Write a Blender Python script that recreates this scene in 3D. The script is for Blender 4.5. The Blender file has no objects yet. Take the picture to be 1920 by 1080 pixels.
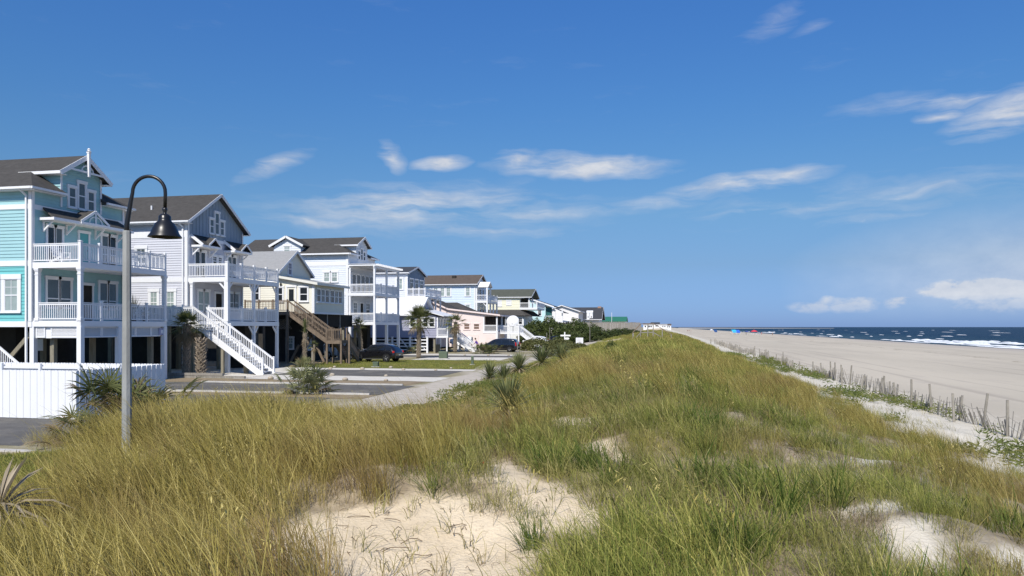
import bpy, math, random
import numpy as np
from mathutils import Vector, Matrix, Euler
R = math.radians
random.seed(7)
rng = np.random.default_rng(11)
scene = bpy.context.scene
col = scene.collection

# ------------------------------------------------------------------ camera
cam_d = bpy.data.cameras.new('camera')
cam = bpy.data.objects.new('camera', cam_d)
col.objects.link(cam)
cam.location = (0, 0, 3.2)
cam.rotation_euler = (R(90), 0, math.atan(0.2))
cam_d.sensor_width = 36.0
cam_d.lens = 36.0 * 1400 / 1920
cam_d.shift_y = 73 / 1920
cam_d.clip_start = 0.1
cam_d.clip_end = 60000
scene.camera = cam

# ------------------------------------------------------------------ sun, sky
SUN_EL, SUN_AZ = 47.0, 184.0          # compass-like azimuth, 0 = +Y, 90 = +X
sd = Vector((math.sin(R(SUN_AZ)) * math.cos(R(SUN_EL)), math.cos(R(SUN_AZ)) * math.cos(R(SUN_EL)), math.sin(R(SUN_EL))))
sun_d = bpy.data.lights.new('sun', 'SUN')
sun_d.energy = 4.1
sun_d.angle = R(0.53)
sun_d.color = (1.0, 0.945, 0.86)
sun = bpy.data.objects.new('sun', sun_d)
col.objects.link(sun)
sun.rotation_euler = (-sd).to_track_quat('-Z', 'Y').to_euler()

world = bpy.data.worlds.new('World')
scene.world = world
world.use_nodes = True
world.cycles.sampling_method = 'MANUAL'
world.cycles.sample_map_resolution = 256
WN, WL = world.node_tree.nodes, world.node_tree.links
WN.clear()

def wn(kind, **kw):
    n = WN.new(kind)
    for k, v in kw.items():
        setattr(n, k, v)
    return n

def wmath(op, a, b=None, c=None, clamp=False):
    n = WN.new('ShaderNodeMath'); n.operation = op; n.use_clamp = clamp
    for i, s in enumerate((a, b, c)):
        if s is None: continue
        if hasattr(s, 'is_output'): WL.new(s, n.inputs[i])
        else: n.inputs[i].default_value = s
    return n.outputs[0]

def build_sky():
    out = wn('ShaderNodeOutputWorld'); bg = wn('ShaderNodeBackground')
    bg.inputs['Strength'].default_value = 0.14
    WL.new(bg.outputs[0], out.inputs[0])
    sky = wn('ShaderNodeTexSky'); sky.sky_type = 'NISHITA'; sky.sun_disc = False
    sky.sun_elevation = R(SUN_EL); sky.sun_rotation = R(SUN_AZ)
    sky.altitude = 0; sky.air_density = 1.0; sky.dust_density = 0.25; sky.ozone_density = 2.2
    tc = wn('ShaderNodeTexCoord'); sep = wn('ShaderNodeSeparateXYZ')
    WL.new(tc.outputs['Generated'], sep.inputs[0])
    X, Y, Z = sep.outputs
    az = wmath('ARCTAN2', X, Y)
    el = wmath('ARCSINE', Z)
    # deeper, more saturated air than the model gives: one grade over the whole dome
    grade = wn('ShaderNodeValToRGB')
    cr = grade.color_ramp; cr.interpolation = 'LINEAR'
    cr.elements[0].position = SKY_STOPS[0][0]; cr.elements[0].color = SKY_STOPS[0][1] + (1,)
    cr.elements[1].position = SKY_STOPS[-1][0]; cr.elements[1].color = SKY_STOPS[-1][1] + (1,)
    for zp, cl_ in SKY_STOPS[1:-1]:
        e = cr.elements.new(zp); e.color = cl_ + (1,)
    WL.new(wmath('MAXIMUM', Z, 0.0), grade.inputs[0])
    mul = wn('ShaderNodeMix', data_type='RGBA', blend_type='MULTIPLY')
    mul.inputs[0].default_value = 1.0
    WL.new(sky.outputs[0], mul.inputs[6]); WL.new(grade.outputs[0], mul.inputs[7])
    skycol = mul.outputs[2]
    # --- clouds: thin wind-drawn streaks all over, with some thicker banks
    def coords(sa, se):
        c = wn('ShaderNodeCombineXYZ')
        WL.new(wmath('MULTIPLY', az, sa), c.inputs[0]); WL.new(wmath('MULTIPLY', el, se), c.inputs[1])
        return c.outputs[0]
    def noise(vec, scale, detail, rough, dist=0.0):
        n = wn('ShaderNodeTexNoise'); n.inputs['Scale'].default_value = scale
        n.inputs['Detail'].default_value = detail; n.inputs['Roughness'].default_value = rough
        n.inputs['Distortion'].default_value = dist
        WL.new(vec, n.inputs['Vector']); return n.outputs['Fac']
    puff = noise(coords(26.0, 42.0), 1.0, 4.0, 0.62, 0.0)
    warp = noise(coords(7.0, 20.0), 1.0, 2.0, 0.5, 0.0)
    warp2 = noise(coords(19.0, 34.0), 1.0, 2.0, 0.55, 0.0)
    el_w = wmath('ADD', el, wmath('MULTIPLY', wmath('SUBTRACT', warp, 0.5), 0.02))
    az_w = wmath('ADD', az, wmath('MULTIPLY', wmath('SUBTRACT', warp2, 0.5), 0.035))
    el_w = wmath('ADD', el_w, wmath('MULTIPLY', wmath('SUBTRACT', warp2, 0.5), 0.018))
    pv = wn('ShaderNodeCombineXYZ'); WL.new(az_w, pv.inputs[0]); WL.new(el_w, pv.inputs[1])
    def union(items):
        r = None
        for a0, e0, ra, re, tilt, amp, _ in items:
            mp = wn('ShaderNodeMapping', vector_type='TEXTURE')
            mp.inputs[1].default_value = (R(a0), R(e0), 0); mp.inputs[2].default_value = (0, 0, R(tilt)); mp.inputs[3].default_value = (R(ra * 1.5), R(re * 1.25), 1)
            WL.new(pv.outputs[0], mp.inputs[0])
            g = wn('ShaderNodeTexGradient', gradient_type='SPHERICAL'); WL.new(mp.outputs[0], g.inputs[0])
            b = wmath('MULTIPLY', g.outputs['Fac'], amp * 1.25)
            r = b if r is None else wmath('MAXIMUM', r, b)
        return r
    sc = wn('ShaderNodeMapping'); sc.inputs[2].default_value = (0, 0, R(-4)); sc.inputs[3].default_value = (7.0, 46.0, 1); WL.new(pv.outputs[0], sc.inputs[0])
    streak = noise(sc.outputs[0], 1.0, 6.0, 0.62, 0.0)
    thin = union(CLOUD_THIN)
    dens_t = wmath('SUBTRACT', wmath('MULTIPLY', thin, wmath('MULTIPLY_ADD', streak, 3.8, -1.2)), 0.08, clamp=True)
    dens_t = wmath('MULTIPLY', dens_t, 0.95, clamp=True)
    veil = wmath('MULTIPLY', wmath('SUBTRACT', streak, 0.60, clamp=True), 0.35, clamp=True)
    thick = union(CLOUD_PUFF)
    dens_p = wmath('MULTIPLY', wmath('SUBTRACT', wmath('MULTIPLY', thick, wmath('MULTIPLY_ADD', puff, 3.8, -0.9)), 0.10, clamp=True), 1.6, clamp=True)
    fade = wmath('MULTIPLY', wmath('SUBTRACT', Z, 0.004), 30.0, clamp=True)
    dens = wmath('MULTIPLY', wmath('MAXIMUM', wmath('MAXIMUM', dens_t, wmath('MULTIPLY', dens_p, 0.85)), veil), fade)
    hz = wn('ShaderNodeMapping', vector_type='TEXTURE'); hz.inputs[1].default_value = (R(24), R(3.0), 0); hz.inputs[3].default_value = (R(16), R(5.5), 1)
    WL.new(pv.outputs[0], hz.inputs[0]); hg = wn('ShaderNodeTexGradient', gradient_type='SPHERICAL'); WL.new(hz.outputs[0], hg.inputs[0])
    dens = wmath('MAXIMUM', wmath('MULTIPLY', dens, 0.86), wmath('MULTIPLY', wmath('MULTIPLY', hg.outputs['Fac'], 0.5), fade))
    mixc = wn('ShaderNodeMix', data_type='RGBA', blend_type='MIX')
    WL.new(dens, mixc.inputs[0]); WL.new(skycol, mixc.inputs[6])
    cc = wn('ShaderNodeMix', data_type='RGBA', blend_type='MIX')
    WL.new(wmath('MULTIPLY', wmath('SUBTRACT', puff, 0.3), 2.0, clamp=True), cc.inputs[0])
    cc.inputs[6].default_value = CLOUD_LO + (1,); cc.inputs[7].default_value = CLOUD_HI + (1,)
    WL.new(cc.outputs[2], mixc.inputs[7])
    WL.new(mixc.outputs[2], bg.inputs['Color'])

CLOUD_LO, CLOUD_HI = (3.6, 3.75, 4.1), (5.3, 5.2, 5.1)
# azimuth, elevation, half width, half height (degrees), tilt, amount, flatness of the base
SKY_STOPS = [(0.0, (0.159, 0.272, 0.675)), (0.024, (0.179, 0.291, 0.627)), (0.081, (0.233, 0.324, 0.499)), (0.15, (0.286, 0.415, 0.54)), (0.218, (0.27, 0.452, 0.614)), (0.283, (0.258, 0.478, 0.693)), (0.397, (0.252, 0.51, 0.817)), (1.0, (0.245, 0.503, 0.835))]
CLOUD_THIN = [(-6.0, 12.08, 6.09, 0.9, -2, 1.058, 1.6), (-10.7, 12.48, 1.64, 0.98, 0, 0.92, 1.5), (-16.7, 12.28, 1.7, 0.57, 3, 1.058, 1.0), (-20.32, 12.76, 1.2, 0.81, -38, 0.874, 1.0), (-28.94, 11.58, 2.6, 0.7, 22, 0.662, 1.0), (-20.24, 9.02, 6.79, 1.78, 3, 0.828, 2.0), (-13.76, 9.64, 6.13, 1.72, 0, 0.552, 1.5), (-26.11, 7.82, 4.21, 0.44, -2, 0.57, 1.0), (-13.76, 7.36, 7.76, 0.45, -1, 0.506, 1.0), (-9.67, 8.65, 8.18, 0.57, 0, 0.46, 1.0), (5.95, 10.36, 4.85, 0.78, 5, 0.92, 1.8), (8.71, 10.68, 2.17, 0.69, 14, 0.782, 1.0), (7.98, 20.95, 2.73, 1.0, 20, 0.304, 1.0), (10.84, 20.49, 2.11, 0.61, 18, 0.232, 1.0), (22.29, 13.48, 3.12, 1.43, 14, 0.92, 1.6), (19.35, 14.67, 2.27, 0.46, -2, 0.874, 1.0), (18.59, 13.84, 1.54, 0.39, 2, 0.874, 1.0), (16.55, 14.79, 4.48, 0.94, 0, 0.386, 1.0), (-0.39, 9.16, 3.75, 0.56, 2, 0.506, 1.0), (7.98, 8.36, 5.47, 0.35, 3, 0.506, 1.0), (16.87, 8.91, 3.18, 0.36, 6, 0.46, 1.0), (14.6, 7.5, 4.64, 0.4, 0, 0.368, 1.0), (-44.05, 27.68, 7.53, 2.07, 10, 0.331, 1.0), (32.44, 9.17, 5.55, 0.89, 3, 0.644, 1.0), (36.42, 14.88, 5.56, 1.38, 8, 0.552, 1.0), (-55.48, 11.95, 6.32, 1.17, 5, 0.552, 1.0), (-13.76, 38.46, 20.43, 2.45, 3, 0.331, 1.0), (-17.5, 8.6, 13.0, 2.6, 1, 0.34, 1.0), (14.0, 9.0, 13.0, 1.8, 1, 0.3, 1.0)]
CLOUD_PUFF = [(21.13, 2.42, 3.5, 0.9, 0, 1.15, 2.2), (19.05, 2.29, 1.83, 0.57, 0, 0.95, 2.2), (22.29, 1.3, 3.69, 0.75, 0, 0.62, 1.2), (10.67, 1.52, 1.48, 0.49, 0, 0.85, 1.8), (13.09, 1.49, 1.77, 0.48, 0, 0.8, 1.8), (16.23, 1.71, 1.09, 0.4, 6, 0.85, 1.8), (13.93, 7.4, 1.0, 0.22, 0, 0.3, 1.0), (27.35, 1.69, 3.74, 0.83, 0, 0.9, 2.0), (33.48, 1.39, 3.71, 0.7, 0, 0.8, 2.0), (-52.15, 1.18, 4.69, 0.56, 0, 0.6, 2.0)]
build_sky()

vs = scene.view_settings
vs.view_transform = 'Standard'; vs.look = 'None'; vs.exposure = 0.27; vs.gamma = 1.0
vs.use_curve_mapping = False
scene.cycles.max_bounces = 6
scene.cycles.diffuse_bounces = 3
scene.cycles.glossy_bounces = 2
scene.cycles.transmission_bounces = 4
scene.cycles.transparent_max_bounces = 6
scene.cycles.use_denoising = True
scene.cycles.denoiser = 'OPENIMAGEDENOISE'
scene.cycles.denoising_input_passes = 'RGB_ALBEDO_NORMAL'
scene.cycles.denoising_prefilter = 'NONE'

# ------------------------------------------------------------------ terrain heights
GX = np.array([-40, -16, -13, -10, -8, -5, -2, 0, 2, 4, 6, 8, 10, 11.5, 14.], float)
GY = np.array([-40, 4, 9, 13, 17, 22, 30, 45, 80, 130, 200.])
GZ = np.array([
    [0, 0, 0, .1, .45, 1.0, 1.3, 1.3, 1.2, 1.0, .7, .3, -.15, -.33, -.45],
    [0, 0, 0, .1, .45, .95, .95, 1.05, 1.05, .85, .55, .2, -.18, -.33, -.45],
    [0, 0, 0, .15, .5, 1.1, 1.05, 1.15, 1.1, .8, .42, .1, -.2, -.33, -.45],
    [0, 0, .1, .8, 1.1, .9, 1.2, 1.45, 1.2, .8, .32, .05, -.22, -.33, -.45],
    [0, 0, .4, 1.1, .85, .5, 1.3, 1.6, 1.35, .85, .32, .03, -.22, -.33, -.45],
    [0, 0, .05, .18, .12, .5, 1.45, 1.72, 1.42, .92, .38, .05, -.2, -.32, -.45],
    [0, 0, 0, .04, .15, .7, 1.55, 1.72, 1.45, 1.0, .45, .08, -.18, -.3, -.45],
    [0, 0, 0, .12, .55, 1.05, 1.62, 1.72, 1.48, 1.05, .52, .12, -.15, -.3, -.45],
    [0, 0, .05, .3, .75, 1.25, 1.65, 1.72, 1.52, 1.12, .6, .2, -.12, -.3, -.45],
    [0, .1, .4, .8, 1.2, 1.6, 1.85, 1.85, 1.65, 1.25, .7, .25, -.1, -.3, -.45],
    [0, .3, .8, 1.4, 1.8, 2.1, 2.2, 2.1, 1.8, 1.35, .8, .3, -.1, -.3, -.45]])

def vnoise(x, y, seed=0):
    xi = np.floor(x); yi = np.floor(y); xf = x - xi; yf = y - yi
    def h(a, b):
        s = np.sin(a * 127.1 + b * 311.7 + seed * 74.7) * 43758.5453
        return s - np.floor(s)
    u = xf * xf * (3 - 2 * xf); v = yf * yf * (3 - 2 * yf)
    return (h(xi, yi) * (1 - u) + h(xi + 1, yi) * u) * (1 - v) + (h(xi, yi + 1) * (1 - u) + h(xi + 1, yi + 1) * u) * v - 0.5

def fbm(x, y, seed=0, o=4):
    r = 0; a = 1.0
    for i in range(o):
        r = r + a * vnoise(x, y, seed + i); x = x * 2.03 + 5.1; y = y * 2.03 + 1.7; a *= 0.5
    return r

_fx = np.arange(-40, 14.01, 0.25); _fy = np.arange(-40, 200.01, 0.5)
def _tab():
    t = np.array([np.interp(_fx, GX, r) for r in GZ])
    t = np.array([np.interp(_fy, GY, t[:, i]) for i in range(t.shape[1])]).T
    def blur(a, n, ax):
        k = np.hanning(n + 2)[1:-1]; k /= k.sum()
        p = [(0, 0), (0, 0)]; p[ax] = (n // 2, n // 2)
        a = np.pad(a, p, mode='edge')
        return np.apply_along_axis(lambda r: np.convolve(r, k, 'valid'), ax, a)
    return blur(blur(t, 9, 1), 9, 0)
_T = _tab()

def ground(x, y):
    x = np.asarray(x, float); y = np.asarray(y, float)
    cx = np.clip((np.clip(x, -40, 14) + 40) / .25, 0, len(_fx) - 1.001)
    cy = np.clip((np.clip(y, -40, 200) + 40) / .5, 0, len(_fy) - 1.001)
    i = cx.astype(int); j = cy.astype(int); u = cx - i; v = cy - j
    z = (_T[j, i] * (1 - u) + _T[j, i + 1] * u) * (1 - v) + (_T[j + 1, i] * (1 - u) + _T[j + 1, i + 1] * u) * v
    bump = np.clip(np.minimum((x + 12.5) / 3, (13.5 - x) / 3), 0, 1)
    z = z + bump * (0.20 * fbm(x / 2.6, y / 3.2, 3) + 0.05 * fbm(x / .5, y / .6, 9))
    for bx, by, rx, ry, dz in BOWLS:
        q = ((x - bx) / rx) ** 2 + ((y - by) / ry) ** 2
        z = z + dz * np.exp(-q * 1.6)
    # the beach falls to the sea
    b = np.clip(x - 13, 0, None)
    z = z - 0.0245 * b - 0.006 * np.clip(x - 70, 0, None)
    z = z + np.clip(b / 10, 0, 1) * 0.10 * fbm(x / 9, y / 16, 21, 3)
    return z

BOWLS = [(-8.7, 11.9, 1.3, 1.6, .3), (-2.3, 7.0, 1.5, 1.6, -.22), (-3.2, 9.6, 2.2, .9, .22), (3.2, 8.6, 1.3, .7, .22), (2.7, 7.4, 1.2, .8, -.15), (4.0, 12.3, 1.6, .7, .2), (6.3, 17.5, 2.2, .9, .22), (7.5, 22.5, 2.0, .9, .2)]

# where the grass leaves the sand open
def ell(x, y, cx, cy, rx, ry, rot=0):
    c, s = math.cos(math.radians(rot)), math.sin(math.radians(rot)); u = (x - cx) * c + (y - cy) * s; v = -(x - cx) * s + (y - cy) * c
    return 1 - (u / rx) ** 2 - (v / ry) ** 2
SANDS = [(-2.6, 7.55, 1.4, 1.2, 0), (-2.0, 6.2, 1.0, 1.0, 0), (-1.5, 9.2, .48, 1.5, 37), (-2.6, 11.2, .38, 1.1, 25), (-1.8, 15.3, .36, 1.4, 25), (-.9, 12.0, .25, .8, 15), (2.45, 9.2, .75, .28, 45), (2.45, 8.0, .32, .42, 0), (3.4, 12.9, .95, .25, 60), (3.45, 8.0, .3, .25, 0), (6.2, 16.5, 1.0, .3, 30), (6.6, 24, .6, 1.5, 0), (6.2, 31, .5, 1.6, 0), (-7.6, 112, 2.0, 6, 0), (-5.0, 120, 1.3, 5, 0)]
def bare(x, y):
    b = np.full(x.shape, -9.0)
    for s in SANDS: b = np.maximum(b, ell(x, y, *s))
    return b + .55 * fbm(x * 1.4, y * 1.4, 40) + .25 * fbm(x * 5, y * 5, 41, 2)
def cover(x, y):
    """0 = open sand, 1 = closed grass"""
    c = np.clip(.5 - bare(x, y) * 1.3, 0, 1)
    w = .9 * fbm(x / 1.6, y / 1.6, 50)
    right = np.clip((6.9 + .9 * fbm(x / 3, y / 5, 52) * 2 - x) / 1.6, .0, 1)
    left_edge = np.where(y > 19, np.clip((x + 8.4 + np.clip(y - 25, 0, 22) * .085 + w) / 1.2, 0, 1), np.clip((x + 9.4 + w + (y - 8) * .42) / 1.2, 0, 1))
    left_edge = np.where((y > 15) & (y <= 24), np.clip((x + 12.8 + w - (y - 15) * .45) / 1.2, 0, 1), left_edge)
    c = c * np.clip((np.hypot(x + 3.75, y - 18.3) - .45) / .5, 0, 1) * np.clip((np.hypot(x + 6.75, y - 6.7) - .3) / .4, 0, 1)
    return c * right * left_edge

# ------------------------------------------------------------------ materials
def lin(c):
    return tuple((v / 12.92 if v <= .04045 else ((v + .055) / 1.055) ** 2.4) for v in (x / 255 for x in c))

MATS = {}
def mat(name, c, rough=.6, var=.08, scale=2.0, bump=0.0, bscale=40.0, spec=.3, metal=0.0, stretch=(1, 1, 1), dirt=0.0, dirtcol=None, coat=0.0, sheen=0):
    if name in MATS: return MATS[name]
    m = bpy.data.materials.new(name); m.use_nodes = True
    N, L = m.node_tree.nodes, m.node_tree.links
    b = N['Principled BSDF']
    b.inputs['Roughness'].default_value = rough; b.inputs['Metallic'].default_value = metal
    b.inputs['Specular IOR Level'].default_value = spec; b.inputs['Coat Weight'].default_value = coat
    g = N.new('ShaderNodeNewGeometry'); mp = N.new('ShaderNodeMapping'); mp.inputs['Scale'].default_value = stretch
    L.new(g.outputs['Position'], mp.inputs[0])
    n = N.new('ShaderNodeTexNoise'); n.inputs['Scale'].default_value = scale; n.inputs['Detail'].default_value = 5; n.inputs['Roughness'].default_value = .65
    L.new(mp.outputs[0], n.inputs['Vector'])
    mr = N.new('ShaderNodeMapRange'); mr.inputs[1].default_value = .25; mr.inputs[2].default_value = .75
    mr.inputs[3].default_value = 1 - var; mr.inputs[4].default_value = 1 + var
    L.new(n.outputs['Fac'], mr.inputs[0])
    mx = N.new('ShaderNodeMix'); mx.data_type = 'RGBA'; mx.blend_type = 'MULTIPLY'; mx.inputs[0].default_value = 1
    mx.inputs[6].default_value = tuple(c) + (1,); L.new(mr.outputs[0], mx.inputs[7])
    last = mx.outputs[2]
    if dirt:
        n2 = N.new('ShaderNodeTexNoise'); n2.inputs['Scale'].default_value = scale * .35; n2.inputs['Detail'].default_value = 7; n2.inputs['Roughness'].default_value = .75
        L.new(mp.outputs[0], n2.inputs['Vector'])
        r2 = N.new('ShaderNodeMapRange'); r2.inputs[1].default_value = .5; r2.inputs[2].default_value = .75; r2.inputs[3].default_value = 0; r2.inputs[4].default_value = dirt
        L.new(n2.outputs['Fac'], r2.inputs[0])
        m2 = N.new('ShaderNodeMix'); m2.data_type = 'RGBA'; m2.inputs[7].default_value = tuple(dirtcol or (.2, .18, .14)) + (1,)
        L.new(r2.outputs[0], m2.inputs[0]); L.new(last, m2.inputs[6]); last = m2.outputs[2]
    L.new(last, b.inputs['Base Color'])
    if bump:
        nb = N.new('ShaderNodeTexNoise'); nb.inputs['Scale'].default_value = bscale; nb.inputs['Detail'].default_value = 4
        L.new(mp.outputs[0], nb.inputs['Vector'])
        bp = N.new('ShaderNodeBump'); bp.inputs['Strength'].default_value = bump; bp.inputs['Distance'].default_value = .02
        L.new(nb.outputs['Fac'], bp.inputs['Height']); L.new(bp.outputs[0], b.inputs['Normal'])
    MATS[name] = m
    return m

def leafmat(name, c1, c2, rough=.5, trans=.35, scale=.6, attr=True):
    """two-tone foliage: per-leaf tint from a mesh attribute, patches from position, some light through the blade"""
    if name in MATS: return MATS[name]
    m = bpy.data.materials.new(name); m.use_nodes = True
    N, L = m.node_tree.nodes, m.node_tree.links
    b = N['Principled BSDF']; out = N['Material Output']
    b.inputs['Roughness'].default_value = rough; b.inputs['Specular IOR Level'].default_value = .25
    g = N.new('ShaderNodeNewGeometry'); n = N.new('ShaderNodeTexNoise'); n.inputs['Scale'].default_value = scale; n.inputs['Detail'].default_value = 3
    L.new(g.outputs['Position'], n.inputs['Vector'])
    a = N.new('ShaderNodeAttribute'); a.attribute_name = 'tint'
    s = N.new('ShaderNodeMath'); s.operation = 'MULTIPLY_ADD'; s.inputs[1].default_value = .6
    L.new(a.outputs['Fac'], s.inputs[0])
    mr = N.new('ShaderNodeMapRange'); mr.inputs[1].default_value = .3; mr.inputs[2].default_value = .7; mr.inputs[3].default_value = -.1; mr.inputs[4].default_value = .5
    L.new(n.outputs['Fac'], mr.inputs[0]); L.new(mr.outputs[0], s.inputs[2])
    mx = N.new('ShaderNodeMix'); mx.data_type = 'RGBA'; mx.inputs[6].default_value = tuple(c1) + (1,); mx.inputs[7].default_value = tuple(c2) + (1,)
    L.new(s.outputs[0], mx.inputs[0]); L.new(mx.outputs[2], b.inputs['Base Color'])
    t = N.new('ShaderNodeBsdfTranslucent'); L.new(mx.outputs[2], t.inputs[0])
    ms = N.new('ShaderNodeMixShader'); ms.inputs[0].default_value = trans
    L.new(b.outputs[0], ms.inputs[1]); L.new(t.outputs[0], ms.inputs[2]); L.new(ms.outputs[0], out.inputs[0])
    MATS[name] = m
    return m

# ------------------------------------------------------------------ mesh builder
class MB:
    def __init__(s): s.v = []; s.f = []; s.t = []
    def add(s, vs, fs):
        o = len(s.v); s.v += [tuple(p) for p in vs]; s.f += [tuple(i + o for i in f) for f in fs]; return s
    def box(s, x0, x1, y0, y1, z0, z1):
        return s.add([(x0, y0, z0), (x1, y0, z0), (x1, y1, z0), (x0, y1, z0), (x0, y0, z1), (x1, y0, z1), (x1, y1, z1), (x0, y1, z1)],
                     [(0, 3, 2, 1), (4, 5, 6, 7), (0, 1, 5, 4), (1, 2, 6, 5), (2, 3, 7, 6), (3, 0, 4, 7)])
    def beam(s, a, b, w, h, up=(0, 0, 1)):
        a, b, up = Vector(a), Vector(b), Vector(up)
        d = (b - a).normalized(); sx = d.cross(up)
        if sx.length < 1e-4: sx = d.cross(Vector((0, 1, 0)))
        sx.normalize(); sz = sx.cross(d).normalized()
        q = []
        for p in (a, b):
            for i, j in ((-1, -1), (1, -1), (1, 1), (-1, 1)): q.append(p + sx * (i * w / 2) + sz * (j * h / 2))
        return s.add(q, [(0, 1, 2, 3), (7, 6, 5, 4), (0, 4, 5, 1), (1, 5, 6, 2), (2, 6, 7, 3), (3, 7, 4, 0)])
    def slab(s, pts, th):
        pts = [Vector(p) for p in pts]; n = (pts[1] - pts[0]).cross(pts[2] - pts[0]).normalized()
        k = len(pts); lo = [p - n * th for p in pts]
        return s.add(pts + lo, [tuple(range(k)), tuple(range(2 * k - 1, k - 1, -1))] + [(i, i + k, (i + 1) % k + k, (i + 1) % k) for i in range(k)])
    def tube(s, path, rad, n=10, cap=True):
        path = [Vector(p) for p in path]
        if not hasattr(rad, '__len__'): rad = [rad] * len(path)
        o = len(s.v); ref = Vector((0, 1, 0))
        for i, p in enumerate(path):
            d = (path[min(i + 1, len(path) - 1)] - path[max(i - 1, 0)]).normalized()
            x = d.cross(ref)
            if x.length < .05: x = d.cross(Vector((1, 0, 0)))
            x.normalize(); y = d.cross(x).normalized()
            for k in range(n):
                a = 2 * math.pi * k / n
                s.v.append(tuple(p + (x * math.cos(a) + y * math.sin(a)) * rad[i]))
        for i in range(len(path) - 1):
            for k in range(n):
                s.f.append((o + i * n + k, o + i * n + (k + 1) % n, o + (i + 1) * n + (k + 1) % n, o + (i + 1) * n + k))
        if cap:
            s.f.append(tuple(o + k for k in range(n))[::-1]); s.f.append(tuple(o + (len(path) - 1) * n + k for k in range(n)))
        return s
    def lathe(s, prof, c=(0, 0, 0), n=24, ax='z'):
        o = len(s.v)
        for r, z in prof:
            for k in range(n):
                a = 2 * math.pi * k / n; u, w = r * math.cos(a), r * math.sin(a)
                p = (u, w, z) if ax == 'z' else (u, z, w)
                s.v.append((p[0] + c[0], p[1] + c[1], p[2] + c[2]))
        for i in range(len(prof) - 1):
            for k in range(n):
                s.f.append((o + i * n + k, o + i * n + (k + 1) % n, o + (i + 1) * n + (k + 1) % n, o + (i + 1) * n + k))
        s.f.append(tuple(o + k for k in range(n))[::-1]); s.f.append(tuple(o + (len(prof) - 1) * n + k for k in range(n)))
        return s
    def prism(s, poly, a, b, plane='xz'):
        """2-D outline extruded from a to b along the third axis"""
        def P(p, t): return {'xz': (p[0], t, p[1]), 'yz': (t, p[0], p[1]), 'xy': (p[0], p[1], t)}[plane]
        k = len(poly)
        return s.add([P(p, a) for p in poly] + [P(p, b) for p in poly],
                     [tuple(range(k)), tuple(range(2 * k - 1, k - 1, -1))] + [(i, i + k, (i + 1) % k + k, (i + 1) % k) for i in range(k)])

OFF = {}
def off(o): return OFF.get(o.name, Vector((0, 0, 0))) if o else Vector((0, 0, 0))
def mesh(name, v, f, m, smooth=False):
    me = bpy.data.meshes.new(name); me.from_pydata(v, [], f); me.validate()
    if m: me.materials.append(m)
    if smooth: me.polygons.foreach_set('use_smooth', [True] * len(me.polygons))
    return me
def put(name, me, parent=None, loc=(0, 0, 0), rot=None, scale=None):
    o = bpy.data.objects.new(name, me); col.objects.link(o); o.parent = parent
    o.location = loc
    if rot is not None: o.rotation_euler = rot
    if scale is not None: o.scale = scale if hasattr(scale, '__len__') else (scale,) * 3
    return o
def part(name, mb, m, parent, smooth=False, kind=None, label=None, bevel=0):
    k = off(parent)
    me = mesh(name, [(x - k[0], y - k[1], z - k[2]) for x, y, z in mb.v], mb.f, m, smooth)
    bm_fix(me)
    o = put(name, me, parent); OFF[o.name] = k
    if kind: o['kind'] = kind
    if label: o['label'] = label
    if bevel:
        bv = o.modifiers.new('edge', 'BEVEL'); bv.width = bevel; bv.segments = 2; bv.limit_method = 'ANGLE'
    return o
import bmesh
def bm_fix(me):
    bm = bmesh.new(); bm.from_mesh(me); bmesh.ops.recalc_face_normals(bm, faces=bm.faces); bm.to_mesh(me); bm.free()
def tag(o, label, cat, group=None, kind=None):
    o['label'] = label; o['category'] = cat
    if group: o['group'] = group
    if kind: o['kind'] = kind
    return o
def thing(name, label, cat, loc=(0, 0, 0), rotz=0, group=None, local=False, scale=1):
    o = bpy.data.objects.new(name, None); col.objects.link(o); o.empty_display_size = .3
    o.location = loc; o.rotation_euler = (0, 0, rotz); o.scale = (scale,) * 3
    OFF[o.name] = Vector((0, 0, 0)) if local else Vector(loc)
    return tag(o, label, cat, group)
def solo(name, mb, m, label, cat, group=None, kind=None, smooth=False, loc=(0, 0, 0), rotz=0):
    me = mesh(name, mb.v, mb.f, m, smooth); bm_fix(me)
    o = put(name, me, None, loc, (0, 0, rotz)); OFF[o.name] = Vector((0, 0, 0))
    if kind == 'structure': o['kind'] = kind; o['label'] = label; return o
    return tag(o, label, cat, group, kind)
def struct(name, mb, m, smooth=False, label=None):
    me = mesh(name, mb.v, mb.f, m, smooth)
    o = put(name, me); o['kind'] = 'structure'
    if label: o['label'] = label
    return o
def copy_tree(o, parent=None):
    c = o.copy(); col.objects.link(c); c.parent = parent
    OFF[c.name] = off(o)
    for ch in list(o.children): copy_tree(ch, c)
    return c

# ------------------------------------------------------------------ shared colours
WHITE = mat('white_paint', (.80, .80, .80), .45, .03, 1.5, dirt=.10, dirtcol=(.55, .53, .48))
CREAMPAINT = mat('cream_paint', (.74, .72, .64), .5, .03, 1.5)  # even cream for soffits and fascia boards
SHINGLE = mat('asphalt_shingle', (.072, .068, .063), .9, .22, 3.0, bump=.6, bscale=25, stretch=(1, 1, 2.5), spec=.1, dirt=.35, dirtcol=(.11, .104, .096))
SHINGLE_L = mat('pale_shingle', (.30, .30, .295), .9, .12, 3.0, bump=.6, bscale=25, stretch=(1, 1, 2.5), spec=.1)
SHINGLE_B = mat('brown_shingle', (.115, .092, .076), .9, .18, 2.0, bump=.5, bscale=20, spec=.1)
SHINGLE_G = mat('green_grey_shingle', (.095, .10, .08), .9, .18, 2.0, bump=.5, bscale=20, spec=.1)
PILE = mat('treated_pile', (.26, .235, .175), .85, .25, 3.0, stretch=(4, 4, .6), bump=.3, spec=.1)
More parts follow.
